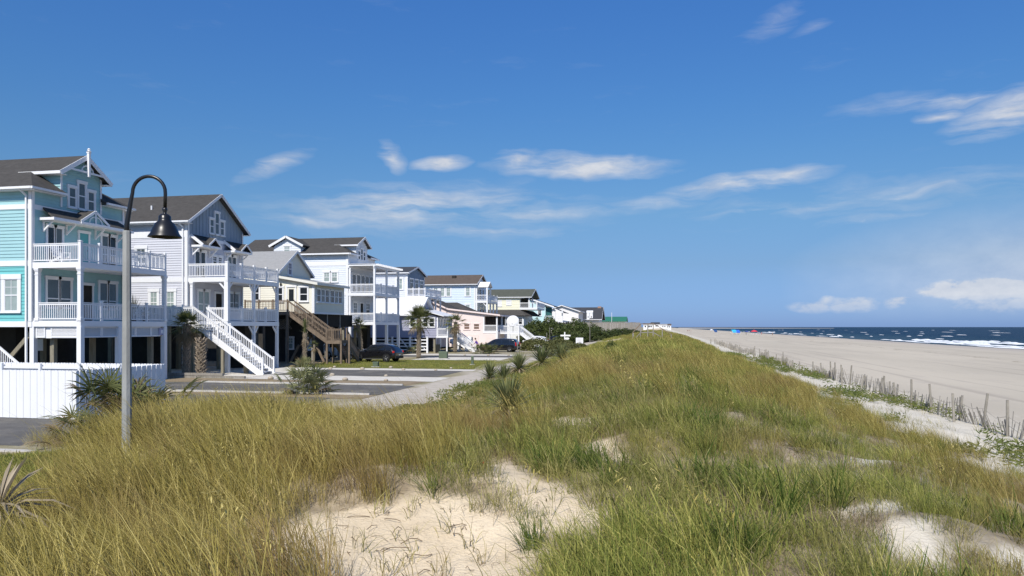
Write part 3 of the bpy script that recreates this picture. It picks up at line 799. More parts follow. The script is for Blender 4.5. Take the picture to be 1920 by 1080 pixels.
def far_shore():
    mb = MB(); n = 60
    pts = []
    for k in range(n + 1):
        t = k / n; x = 60 + 620 * t; y = 2700 + 500 * t
        w = 70 * (1 - t) ** .7 + 4
        pts.append((x, y, w))
    for k, (x, y, w) in enumerate(pts):
        mb.v += [(x - 8, y - 60, SEA - .2), (x, y, SEA + .8 + 2.2 * (1 - k / n)), (x, y + w * 6, SEA + .5 + 2.0 * (1 - k / n))]
    for k in range(n):
        for j in (0, 1): mb.f.append((k * 3 + j, k * 3 + 3 + j, k * 3 + 4 + j, k * 3 + 1 + j))
    struct('far_spit', mb, mat('far_sand', (.46, .43, .38), .95, .1, .01), True, 'pale sand spit far along the coast')
far_shore()

# ------------------------------------------------------------------ turquoise stilt house
TEAL = mat('turquoise_siding', (.34, .56, .58), .55, .05, 1.2, spec=.2, dirt=.08, dirtcol=(.35, .5, .5))
TEALD = mat('teal_door', (.10, .36, .37), .4, .04)
def pent(parent, xw, y0, y1, zt, ze, dep, m, soff=CREAMPAINT):
    """small lean-to roof over doors with trim, soffit and bracket ends"""
    b = MB(); b.slab([(xw, y0 + .25, zt), (xw + dep, y0, ze), (xw + dep, y1, ze), (xw, y1 - .25, zt)][::1], .09)
    o = part('awning_roof', b, m, parent)
    t = MB(); t.box(xw + dep - .02, xw + dep + .03, y0 - .02, y1 + .02, ze - .16, ze - .01)
    for y in (y0, y1): t.box(xw, xw + dep - .02, y - .02, y + .02, ze - .16, ze - .02)
    part('fascia', t, WHITE, o)
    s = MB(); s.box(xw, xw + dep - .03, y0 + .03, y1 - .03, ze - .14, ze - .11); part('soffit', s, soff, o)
    return o
def bracket(parent, xw, y, z, r=.62, m=WHITE):
    b = MB(); b.box(xw + .02, xw + .10, y - .045, y + .045, z - r, z); b.box(xw + .10, xw + r + .05, y - .045, y + .045, z - .09, z)
    b.beam((xw + .08, y, z - r + .06), (xw + r, y, z - .08), .07, .08); part('bracket', b, m, parent)
def louvers(parent, fr, u0, u1, z0, z1, m=WHITE, n=7):
    f = MB(); e = .07
    fr.box(f, u0, u1, z0, z0 + e, -.03, .03); fr.box(f, u0, u1, z1 - e, z1, -.03, .03)
    fr.box(f, u0, u0 + e, z0 + e, z1 - e, -.03, .028); fr.box(f, u1 - e, u1, z0 + e, z1 - e, -.03, .028)
    fr.box(f, u0 + e, u1 - e, z0 + e, z1 - e, -.06, -.045)
    o = part('louver_panel', f, m, parent); k = off(parent)
    s = MB(); h = (z1 - z0 - 2 * e) / n
    for i in range(n):
        z = z0 + e + h * (i + .5); s = MB()
        s.slab([fr.p(u0 + e, z - h * .3, .02), fr.p(u1 - e, z - h * .3, .02), fr.p(u1 - e, z + h * .38, -.03), fr.p(u0 + e, z + h * .38, -.03)], .014)
        part('slat', s, m, o)
    return o

def house_turquoise():
    xw, xd, y0, y1 = -32.9, -29.9, 34.0, 40.9
    zf, z2, ym = 3.53, 6.64, 37.45
    t = thing('stilt_house', 'turquoise stilt house with two white balconies and dark shingle roof, nearest the white fence', 'house', (-38, 37.45, 0), group='beach houses along the street')
    S, F = sideF(y0), seaF(xw)
    w = core(-47, xw, y0, y1, 3.25, 10.72)
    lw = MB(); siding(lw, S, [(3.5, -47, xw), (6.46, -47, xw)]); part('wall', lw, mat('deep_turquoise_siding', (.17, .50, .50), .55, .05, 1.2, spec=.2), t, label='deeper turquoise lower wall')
    siding(w, S, [(6.75, -47, xw), (9.5, -47, xw)]); siding(w, S, [(9.76, -47, xw), (10.7, -47, xw)])
    siding(w, F, [(3.5, y0, y1), (10.6, y0, y1)]); siding(w, F, [(10.6, 35.95, 38.95), (12.0, 35.95, 38.95), (12.93, 37.42, 37.48)])
    for y, d in ((35.95, -1), (38.95, 1)):
        w.box(-36, xw - .01, min(y, y - d * .1), max(y, y - d * .1), 10.4, 12.0)
    siding(w, Frame((0, 35.95, 0), (1, 0, 0), (0, -1, 0)), [(10.7, -36, xw), (11.95, -36, xw)])
    part('wall', w, TEAL, t)
    tr = MB()
    for a, b in ((3.2, 3.5), (6.46, 6.75), (9.5, 9.76)): S.box(tr, -47, xw + .03, a, b, .002, .045)
    for a, b in ((9.5, 9.76),): F.box(tr, y0, y1, a, b, .002, .04)
    S.box(tr, xw - .17, xw + .03, 3.5, 10.6, .045, .062); F.box(tr, y0 - .045, y0 + .13, 3.5, 10.6, .04, .06); F.box(tr, y1 - .13, y1 + .03, 3.5, 10.6, .04, .06)
    for y in (35.95, 38.95): F.box(tr, y - .07, y + .07, 9.9, 12.0, .04, .06)
    part('trim_board', tr, WHITE, t)
    # roof: hip towards the sea with a gable standing on the front wall
    r = MB(); e0, e1, ex, ze, zr = y0 - .4, y1 + .4, xw + .4, 10.5, 12.95
    k = (ym - e0); sl = (zr - ze) / k; g = 35.5; gx = ex - (g - e0); gz = ze + (g - e0) * sl
    up = lambda p: (p[0], p[1], p[2] + .14)
    r.slab([up(p) for p in [(-47.4, e0, ze), (ex, e0, ze), (gx, g, gz), (ex - k, ym, zr), (-47.4, ym, zr)]], .14)
    r.slab([up(p) for p in [(ex, e1, ze), (-47.4, e1, ze), (-47.4, ym, zr), (ex - k, ym, zr), (gx, 2 * ym - g, gz)]], .14)
    r.slab([up(p) for p in [(ex, e0, ze), (ex, 36.0, ze), (ex - (36.0 - e0), 36.0, ze + (36.0 - e0) * sl)]], .14)
    r.slab([up(p) for p in [(ex, 38.9, ze), (ex, e1, ze), (ex - (e1 - 38.9), 38.9, ze + (e1 - 38.9) * sl)]], .14)
    gxf = xw + .42
    for s_ in (-1, 1):
        q = [(ex - k + 1.95, ym + s_ * 1.95, zr - 1.95 * sl), (gxf, ym + s_ * 1.95, zr - 1.95 * sl), (gxf, ym, zr), (ex - k, ym, zr)]
        r.slab([up(p) for p in (q if s_ < 0 else q[::-1])], .13)
    ro = part('roof', r, SHINGLE, t)
    gt = MB(); gt.box(-47.4, ex, e0 - .13, e0 - .002, ze, ze + .12); gt.box(-47.4, ex, e0 - .03, e0, ze - .06, ze); gt.box(ex + .002, ex + .12, e0 - .1, 35.93, ze, ze + .12); gt.box(ex + .002, ex + .12, 38.97, e1 + .1, ze, ze + .12)
    gt.box(-47.4, ex, e0, y0, ze - .05, ze - .02); gt.box(xw, ex, y0, 35.9, ze - .05, ze - .02); gt.box(xw, ex, 39, e1, ze - .05, ze - .02)
    for s_ in (-1, 1):
        yy = ym + s_ * 1.95; zz = zr - 1.95 * sl
        gt.box(-35.2, gxf, min(yy, yy + s_ * .05), max(yy, yy + s_ * .05), zz - .03, zz + .13); gt.box(-35, gxf, min(yy, yy - s_ * .45), max(yy, yy - s_ * .45), zz - .05, zz - .02)
    part('gutter', gt, WHITE, ro)
    rk = MB()
    for s_ in (-1, 1): rk.beam((gxf + .02, ym + s_ * 1.97, zr - 1.97 * sl + .03), (gxf + .02, ym, zr + .03), .04, .24)
    rk.beam((gxf + .005, ym - 1.25, 12.1), (gxf + .005, ym + 1.25, 12.1), .06, .1)
    for k_ in range(6):
        a0, a1 = math.pi * k_ / 6, math.pi * (k_ + 1) / 6
        rk.beam((gxf + .005, ym + .45 * math.cos(a0), 12.13 + .35 * math.sin(a0)), (gxf + .005, ym + .45 * math.cos(a1), 12.13 + .35 * math.sin(a1)), .05, .05)
    part('rake_board', rk, WHITE, ro)
    fi = MB(); fi.box(gxf + .03, gxf + .17, ym - .07, ym + .07, 11.85, 13.3); fi.lathe([(.0, 0), (.13, .02), (.06, .07), (.09, .14), (.03, .2), (.0, .21)], (gxf + .1, ym, 13.3), 10)
    fi.box(gxf + .01, gxf + .19, ym - .09, ym + .09, 13.22, 13.29); part('finial', fi, WHITE, ro)
    ds = MB(); ds.box(xw - .3, xw - .21, y0 - .14, y0 - .05, .3, 10.2); ds.beam((xw - .25, y0 - .1, 10.2), (xw - .35, e0 - .06, 10.5), .08, .08); part('downspout', ds, WHITE, t)
    # windows and doors
    window(t, S, -34.56, -33.72, 4.04, 5.76, GLASSB, cw=.2, muntin='2x2f', n0=.03); window(t, S, -35.9, -35.0, 4.04, 5.76, GLASSB, cw=.2, muntin='2x2f', n0=.03)
    window(t, F, 36.5, 37.0, 10.02, 11.12, GLASSG, muntin=None, n0=.03); window(t, F, 37.2, 37.72, 10.02, 11.5, GLASSG, muntin=None, n0=.03); window(t, F, 37.92, 38.42, 10.02, 11.12, GLASSG, muntin=None, n0=.03)
    for a, b, g_ in ((34.95, 35.5, GLASS), (35.5, 36.06, GLASSG), (38.99, 39.6, GLASSG), (39.64, 40.25, GLASS)): window(t, F, a + .03, b - .03, z2 + .1, 8.7, g_, cw=.10, muntin=None, n0=.03, split=.42, sill=False)
    door(t, F, 37.28, 37.96, z2, 8.62, TEALD)
    for a, b in ((34.95, 35.78), (35.86, 36.65), (38.85, 39.5), (39.58, 40.25)): window(t, F, a, b, 4.3, 5.85, GLASSG, muntin=None, n0=.03, split=.3)
    door(t, F, 37.55, 38.25, zf, 5.62, DARKWOOD)
    # lean-to roof with pediment
    p = pent(t, xw, 34.45, 40.6, 9.72, 9.12, .95, SHINGLE)
    pd = MB()
    for s_ in (-1, 1):
        q = [(xw, 37.4 + s_ * 1.1, 9.22), (xw + 1.0, 37.4 + s_ * 1.1, 9.17), (xw + 1.0, 37.4, 9.86), (xw, 37.4, 9.9)]
        pd.slab(q if s_ < 0 else q[::-1], .08)
    part('pediment_roof', pd, SHINGLE, p)
    pw = MB()
    for s_ in (-1, 1): pw.beam((xw + 1.02, 37.4 + s_ * 1.1, 9.12), (xw + 1.02, 37.4, 9.81), .04, .14)
    pw.box(xw + 1.0, xw + 1.05, 36.3, 38.5, 9.0, 9.12); pw.box(xw + 1.0, xw + 1.04, 37.36, 37.44, 9.12, 9.7)
    for k_ in range(6):
        a0, a1 = math.pi * k_ / 6, math.pi * (k_ + 1) / 6
        pw.beam((xw + 1.02, 37.4 + .5 * math.cos(a0), 9.13 + .38 * math.sin(a0)), (xw + 1.02, 37.4 + .5 * math.cos(a1), 9.13 + .38 * math.sin(a1)), .03, .05)
    part('pediment_trim', pw, WHITE, p)
    pf = MB(); pf.prism([(36.35, 9.1), (38.45, 9.1), (37.4, 9.76)], xw + .9, xw + .94, 'yz'); part('pediment_panel', pf, TEAL, p)
    for y in (34.7, 36.3, 38.5, 40.3): bracket(t, xw, y, 8.98)
    # balconies
    for z in (zf, z2): deck(t, xw, xd, y0, y1 + .05, z, .31)
    railing(t, (xw + .05, y0 + .06), (xd - .06, y0 + .06), z2, 1.0, [1.0], gap=.125, pw=.15); railing(t, (xd - .06, y0 + .06), (xd - .06, y1 - .01), z2, 1.0, [.2, .5, .79, 1.0], gap=.125)
    railing(t, (xd - .06, y1 - .01), (xw + .05, y1 - .01), z2, 1.0, [], gap=.14)
    railing(t, (xw + .35, y0 + .06), (xd - .2, y0 + .06), zf, .98, [], gap=.125); railing(t, (xd - .06, y0 + .2), (xd - .06, y1 - .1), zf, .98, [.21, .5, .76], gap=.125)
    railing(t, (xd - .06, y1 - .01), (xw + .05, y1 - .01), zf, .98, [], gap=.14)
    for x, y in ((xd - .09, y0 + .09), (xd - .09, y1 - .05), (xw + .3, y0 + .09), (xw + .3, y1 - .05)): column(t, x, y, zf, z2 - .31, .2)
    posts(t, ((xd - .09, y0 + .1), (xd - .09, y1 - .08), (xw + .0, y0 + .12), (xd - .09, 36.9)), -.1, 3.22, .26, WHITE, 'column')
    posts(t, ((-32.1, 34.6), (-35.6, 34.4), (-38.2, 34.4), (-32.1, 37.4), (-32.2, 40.4), (-35.6, 37.6), (-35.6, 40.5), (-38.2, 40.5), (-30.6, 40.4)), -.1, 3.25, .24, PILE)
    for u in ((xw + .18, xw + .75), (xw + 1.1, xd - .25)): louvers(t, sideF(y0 + .1), u[0], u[1], 2.63, 3.22)
    box_part('apron_board', t, WHITE, (xw + .1, xd - .2, y0 + .14, y0 + .2, 2.6, 3.22))
    for u in ((34.25, 35.6), (35.62, 36.95), (36.97, 38.3), (38.32, 39.65), (39.67, 40.5)): louvers(t, seaF(xd - .12), u[0], u[1], 2.63, 3.22)
    sg = MB(); sg.box(xd - .1, xd - .05, 40.35, 40.85, 2.7, 3.12); so = part('sign', sg, mat('lavender_board', (.36, .36, .5), .5), t, label='small lavender sign board at the balcony corner')
    se = MB(); se.box(xd - .05, xd - .045, 40.5, 40.7, 2.8, 3.02); part('emblem', se, WHITE, so)
    bx = MB(); bx.beam((-37.8, y0 + .35, 3.1), (-35.7, y0 + .35, 1.0), .08, .22); part('brace', bx, PILE, t)
    bx = MB(); bx.beam((-33.2, y0 + .5, 3.1), (-35.5, y0 + .5, .8), .08, .22); part('brace', bx, PILE, t)
    box_part('undercroft_shade_box', t, DARKIN, (-47, -36.4, 36.5, 40.8, 0, 3.24))  # dark box added in place of the shadow under the house
    box_part('board', t, WHITE, (-35.2, -34.5, 36.4, 36.44, 1.85, 2.5))
    stair(t, -37.4, 3.45, -32.7, .05, 32.3, 33.4, WHITE, postts=(0, .5, 1))
    return t
house_turquoise()

def porch_chair(x, y, z, rz, label, m=WHITE):
    c = thing('porch_chair', label, 'chair', (x, y, z), rz, 'white balcony chairs', local=True)
    for i in range(5): box_part('seat_slat', c, m, (-.28 + i * .115, -.18 + i * .115, -.26, .26, .36 - i * .02, .38 - i * .02))
    for i in range(5):
        b = MB(); yy = -.22 + i * .11; b.beam((-.25, yy, .3), (-.5, yy, 1.02), .085, .02); part('back_slat', b, m, c)
    for s in (-1, 1):
        box_part('arm', c, m, (-.38, .32, s * .3 - .05, s * .3 + .05, .55, .575)); box_part('leg', c, m, (.22, .29, s * .28 - .02, s * .28 + .02, 0, .55))
        b = MB(); b.beam((.25, s * .27, .34), (-.5, s * .27, .02), .03, .1); part('leg', b, m, c)
    return c
porch_chair(-31.6, 34.6, 6.64, 0, 'white slatted chair behind the near upper railing of the turquoise house')
porch_chair(-31.5, 39.9, 6.64, .2, 'white slatted chair at the far end of the turquoise upper balcony')
porch_chair(-31.5, 40.3, 3.53, .1, 'white slatted chair at the far end of the turquoise lower balcony')

# ------------------------------------------------------------------ lavender-grey stilt house
LAV = mat('lavender_grey_siding', (.60, .605, .65), .55, .04, 1.2, spec=.2, dirt=.06, dirtcol=(.45, .45, .48))
SLATE = mat('slate_blue_boards', (.30, .365, .43), .6, .06, 1.5, spec=.2)
def house_lavender():
    xw, xd, y0, y1 = -32.6, -29.5, 46.9, 53.9
    zf, z2, ym = 3.6, 6.67, 50.4
    t = thing('stilt_house', 'lavender grey stilt house with slate blue gable and long white outside staircase', 'house', (-37, 50.4, 0), group='beach houses along the street')
    S, F = sideF(y0), seaF(xw)
    w = core(-46, xw, y0, y1, 3.3, 10.75)
    for a, b in ((3.55, 6.36), (6.68, 9.5), (9.95, 10.7)): siding(w, S, [(a, -46, xw), (b, -46, xw)], .17)
    siding(w, F, [(3.55, y0, y1), (9.5, y0, y1)], .17)
    part('wall', w, LAV, t)
    gb = MB(); battens(gb, F, [(9.7, y0, y1), (10.75, y0, y1), (12.95, ym - .02, ym + .02)]); gb.prism([(y0, 10.75), (y1, 10.75), (ym, 12.97)], xw - .25, xw - .02, 'yz')
    part('gable_wall', gb, SLATE, t)
    tr = MB()
    for a, b in ((3.25, 3.55), (6.36, 6.68), (9.5, 9.95)): S.box(tr, -46, xw + .03, a, b, .002, .045)
    F.box(tr, y0, y1, 9.45, 9.7, .004, .045)
    S.box(tr, xw - .18, xw + .03, 3.55, 10.6, .045, .062); F.box(tr, y0 - .045, y0 + .14, 3.55, 10.6, .045, .062); F.box(tr, y1 - .14, y1 + .03, 3.55, 10.6, .045, .062)
    part('trim_board', tr, WHITE, t)
    gable_roof(t, -46, xw, y0, y1, 10.75, 12.97, SHINGLE, .42)
    ds = MB(); ds.box(xw - .34, xw - .24, y0 - .15, y0 - .05, .3, 10.2); ds.beam((xw - .28, y0 - .1, 10.2), (xw - .5, y0 - .45, 10.5), .09, .09); part('downspout', ds, WHITE, t)
    vp = MB(); vp.tube([(-36.5, 48.3, 11.6), (-36.5, 48.3, 12.05)], .06, 8); part('vent_pipe', vp, WHITE, t)
    window(t, F, 49.5, 49.98, 10.12, 11.15, GLASSG, muntin=None, n0=.03); window(t, F, 50.15, 50.65, 10.12, 11.7, GLASSG, muntin=None, n0=.03); window(t, F, 50.82, 51.3, 10.12, 11.15, GLASSG, muntin=None, n0=.03)
    for a, b, g in ((47.7, 48.28, GLASS), (48.34, 48.93, GLASS), (51.8, 52.33, GLASSG), (52.4, 52.95, GLASS)): window(t, F, a, b, z2 + .1, 8.62, g, muntin=None, n0=.03, split=.4, sill=False)
    window(t, F, 49.85, 50.35, 7.75, 8.45, GLASS, n0=.03); window(t, F, 50.55, 51.0, 7.75, 8.45, GLASS, n0=.03)
    for a, b in ((48.06, 48.7), (48.76, 49.4)): window(t, F, a, b, 4.35, 5.8, GLASSB, muntin=None, n0=.03, split=.35)
    door(t, F, 50.2, 51.0, zf, 5.68, DARKWOOD)
    for a, b in ((52.0, 52.6), (52.7, 53.3)): window(t, F, a, b, 4.35, 5.8, GLASSG, muntin=None, n0=.03)
    window(t, S, -36.6, -35.9, 7.7, 8.75, GLASSG, cw=.16, n0=.03)
    for a, b in ((-35.5, -34.95), (-34.2, -33.6)): window(t, S, a, b, 4.15, 5.68, GLASSB, cw=.17, muntin='2x2f', n0=.03)
    for a, b in ((47.25, 49.55), (51.3, 53.7)):
        p = pent(t, xw, a, b, 9.78, 9.02, .95, SHINGLE)
        pd = MB(); c = b - .85
        for s_ in (-1, 1):
            q = [(xw, c + s_ * .75, 9.2), (xw + 1.0, c + s_ * .75, 9.06), (xw + 1.0, c, 9.6), (xw, c, 9.75)]
            pd.slab(q if s_ < 0 else q[::-1], .07)
        part('pediment_roof', pd, SHINGLE, p)
        pw = MB()
        for s_ in (-1, 1): pw.beam((xw + 1.02, c + s_ * .76, 9.02), (xw + 1.02, c, 9.56), .04, .12)
        pw.beam((xw + .0, a - .02, 9.72), (xw + .98, a - .02, 8.98), .05, .2); part('pediment_trim', pw, WHITE, p)
        for y in (a + .12, b - .12): bracket(t, xw, y, 8.88)
    for z in (zf, z2): deck(t, xw, xd, y0, y1 + .1, z, .32)
    railing(t, (xw + .05, y0 + .06), (xd - .06, y0 + .06), z2, .97, [1.0], gap=.125, pw=.2); railing(t, (xd - .06, y0 + .06), (xd - .06, y1), z2, .97, [.25, .5, .75, 1.0], gap=.125, pw=.13)
    railing(t, (xd - .06, y1), (xw + .05, y1), z2, .97, [], gap=.14)
    railing(t, (-30.95, y0 + .06), (xd - .16, y0 + .06), zf, .97, [0], gap=.125); railing(t, (xd - .06, y0 + .16), (xd - .06, y1 - .05), zf, .97, [.26, .74], gap=.125, pw=.13)
    railing(t, (xd - .06, y1), (xw + .05, y1), zf, .97, [], gap=.14)
    for x, y, w_ in ((xd - .1, y0 + .12, .3), (xd - .1, ym + .05, .2), (xd - .1, y1 - .03, .2)):
        posts(t, ((x, y),), zf, z2 - .32, w_, WHITE, 'column'); posts(t, ((x, y),), -.1, zf - .32, w_, WHITE, 'column')
        dd = [(0, 1, 0)] if y < 48 else [(0, -1, 0)] if y > 53 else [(0, 1, 0), (0, -1, 0)]
        if y < 48: dd.append((-1, 0, 0))
        braces(t, (x, y, 0), z2 - .34, WHITE, dd, .62)
        braces(t, (x, y, 0), zf - .34, WHITE, dd, .62)
    column(t, xw + .3, y0 + .1, zf, z2 - .32, .2)
    posts(t, ((xw + .2, 47.2), (-35.8, 47.2), (-39, 47.2), (xw + .2, 50.4), (xw + .2, 53.6), (-35.8, 50.4), (-35.8, 53.6)), -.1, 3.3, .26, PILE)
    box_part('undercroft_shade_box', t, DARKIN, (-46, -36.8, 48.4, 53.8, 0, 3.28))  # added box, near-black in place of undercroft shade
    box_part('undercroft_shade_box', t, DARKIN, (-33.4, -31.6, 52.6, 53.6, 0, 3.28))
    # stair landing and flight down towards the sea
    yl0, yl1 = 45.2, 46.82
    deck(t, -33.2, -31.0, yl0, yl1, zf, .34)
    railing(t, (-33.15, yl0 + .06), (-31.05, yl0 + .06), zf, .97, [0, .3, 1], gap=.125); railing(t, (-33.15, yl1), (-33.15, yl0 + .06), zf, .97, [], gap=.13)
    stair(t, -31.0, zf, -25.9, .05, yl0 + .05, yl1 - .1, WHITE, postts=(.36, .68, 1.0), rail_h=1.0, strh=.36)
    posts(t, ((-31.1, yl0 + .12), (-32.9, yl0 + .12)), -.1, zf - .34, .2, PILE)
    posts(t, ((-28.9, yl0 + .2),), -.1, 1.9, .18, PILE); posts(t, ((-27.9, yl1 - .2),), -.1, 1.25, .26, PILE)
    return t
house_lavender()

# ------------------------------------------------------------------ cream cottage with brown timber stair
CREAM = mat('cream_siding', (.78, .755, .64), .55, .04, 1.2, spec=.2, dirt=.06, dirtcol=(.62, .59, .48))
def house_cream():
    xg, xp, y0, y1, zf = -33.7, -30.2, 61.5, 67.8, 4.55
    t = thing('stilt_house', 'cream cottage on stilts with pale grey roof and brown timber staircase', 'house', (-35, 64.6, 0), group='beach houses along the street')
    S, F = sideF(y0), seaF(xp)
    w = core(-45, xg, y0, y1, 4.4, 8.2); siding(w, S, [(4.45, -45, xg), (8.1, -45, xg)], .2); siding(w, seaF(xg), [(7.2, y0, y1), (8.2, y0, y1), (10.2, 64.6, 64.7)], .2)
    w.prism([(y0, 8.15), (y1, 8.15), (64.65, 10.2)], xg - .3, xg - .01, 'yz')
    part('wall', w, CREAM, t)
    pm = MB(); pm.prism([(xg, 4.4), (xp, 4.4), (xp, 6.98), (xg, 7.58)], y0, y1, 'xz')
    siding(pm, F, [(4.42, y0, y1), (6.95, y0, y1)], .2)
    part('porch_wall', pm, CREAM, t)
    tr = MB(); S.box(tr, xp - .2, xp + .03, 4.4, 6.95, .004, .05); F.box(tr, y0 - .05, y0 + .14, 4.4, 6.95, .022, .05); F.box(tr, y1 - .14, y1, 4.4, 6.95, .022, .05); F.box(tr, y0, y1, 4.36, 4.55, .022, .045); part('trim_board', tr, WHITE, t)
    gable_roof(t, -45, xg, y0, y1, 8.2, 10.2, SHINGLE_L, .3, gut=False)
    sr = MB(); sr.slab([(xg - .3, y0 - .35, 7.86), (xp + .45, y0 - .35, 7.12), (xp + .45, y1 + .35, 7.12), (xg - .3, y1 + .35, 7.86)], .1); ro = part('porch_roof', sr, SHINGLE_L, t)
    fa = MB(); fa.beam((xg - .3, y0 - .37, 7.76), (xp + .45, y0 - .37, 7.02), .04, .22); fa.box(xp + .45, xp + .49, y0 - .38, y1 + .35, 6.9, 7.12); part('fascia', fa, CREAMPAINT, ro)
    window(t, seaF(xg), 63.3, 63.95, 8.0, 9.1, glass('violet_glass', (.10, .10, .17)), n0=.03)
    door(t, S, -32.75, -32.0, zf, 6.75, CREAM, glassm=GLASS); window(t, S, -31.55, -30.8, 5.5, 6.72, GLASS, muntin=None, n0=.03); window(t, S, -33.7, -33.2, 5.5, 6.72, GLASS, muntin=None, n0=.03); window(t, S, -36.2, -35.5, 5.6, 6.9, GLASS, muntin=None, n0=.03)
    u = y0 + .45
    for g in range(2):
        for i in range(3):
            window(t, F, u, u + .72, 5.45, 6.6, GLASSG if i == 1 else GLASS, muntin='2x1', n0=.03, cw=.07); u += .86
        u += .25
    la = MB(); la.lathe([(.0, 0), (.07, .02), (.1, .2), (.04, .28), (0, .3)], (-33.35, y0 - .12, 6.85), 8); part('wall_lamp', la, mat('dark_metal', (.05, .05, .05), .4, metal=1), t)
    # timber deck, flight, landing, second flight
    yd = 59.9
    deck(t, -36.0, -31.9, yd, y0, zf, .3, BROWNWOOD)
    railing(t, (-36, yd + .06), (-31.95, yd + .06), zf, 1.0, [0, .33, .66, 1], BROWNWOOD, .14, cap=False)
    stair(t, -31.9, zf, -28.3, 2.05, yd + .05, yd + 1.2, BROWNWOOD, postts=(.5, 1), rail_h=1.0)
    deck(t, -28.3, -26.9, yd, yd + 1.35, 2.05, .3, BROWNWOOD)
    railing(t, (-28.25, yd + .06), (-26.95, yd + .06), 2.05, 1.0, [0, 1], BROWNWOOD, .14, cap=False)
    stair(t, yd + 1.35, 2.05, yd + 4.1, .05, -28.2, -27.0, BROWNWOOD, axis='y', postts=(0, 1), single=False)
    posts(t, ((-28.25, yd + .08), (-26.95, yd + .08), (-28.25, yd + 1.3), (-26.95, yd + 1.3), (-31.95, yd + .1), (-34.2, yd + .1), (-26.3, yd + .3)), -.1, 2.6, .15, BROWNWOOD, 'post')
    posts(t, ((-31.95, yd + .1), (-34.2, yd + .1)), 2.6, 4.3, .15, BROWNWOOD, 'post')
    posts(t, ((-30.5, 61.9), (-33, 61.9), (-36, 61.9), (-30.5, 64.6), (-30.5, 67.4), (-33, 67.4)), -.1, 4.4, .22, GREYWOOD)
    for a, b in (((-31.6, 61.4, .1), (-30.4, 61.4, 2.5)), ((-29.2, 61.4, .1), (-30.4, 61.4, 2.5)), ((-32.4, 61.4, .1), (-31.6, 61.4, 1.6))):
        m = MB(); m.beam(a, b, .1, .2); part('brace', m, BROWNWOOD, t)
    box_part('undercroft_shade_box', t, DARKIN, (-44, -32.2, 63.2, 67.6, 0, 4.38))  # dark box added so the undercroft reads as shaded
    box_part('skirt_board', t, DARKWOOD, (xp - .3, xp - .2, y0 + 1.2, y1 + 2.5, 3.2, 4.38))
    fr = sideF(63.2)
    window(t, fr, -33.6, -33.1, 1.2, 2.2, GLASSB, muntin='2x2', n0=.02); window(t, seaF(-32.2), 64.2, 64.8, 1.1, 2.1, GLASSB, n0=.02)
    lat = MB()
    for i in range(9):
        lat.beam((-34 + i * .14, 61.42, 3.0), (-33.4 + i * .14, 61.42, 3.9), .03, .012, up=(0, 1, 0)); lat.beam((-33.4 + i * .14, 61.40, 3.0), (-34 + i * .14, 61.40, 3.9), .03, .012, up=(0, 1, 0))
    part('lattice', lat, GREYWOOD, t)
    return t
house_cream()

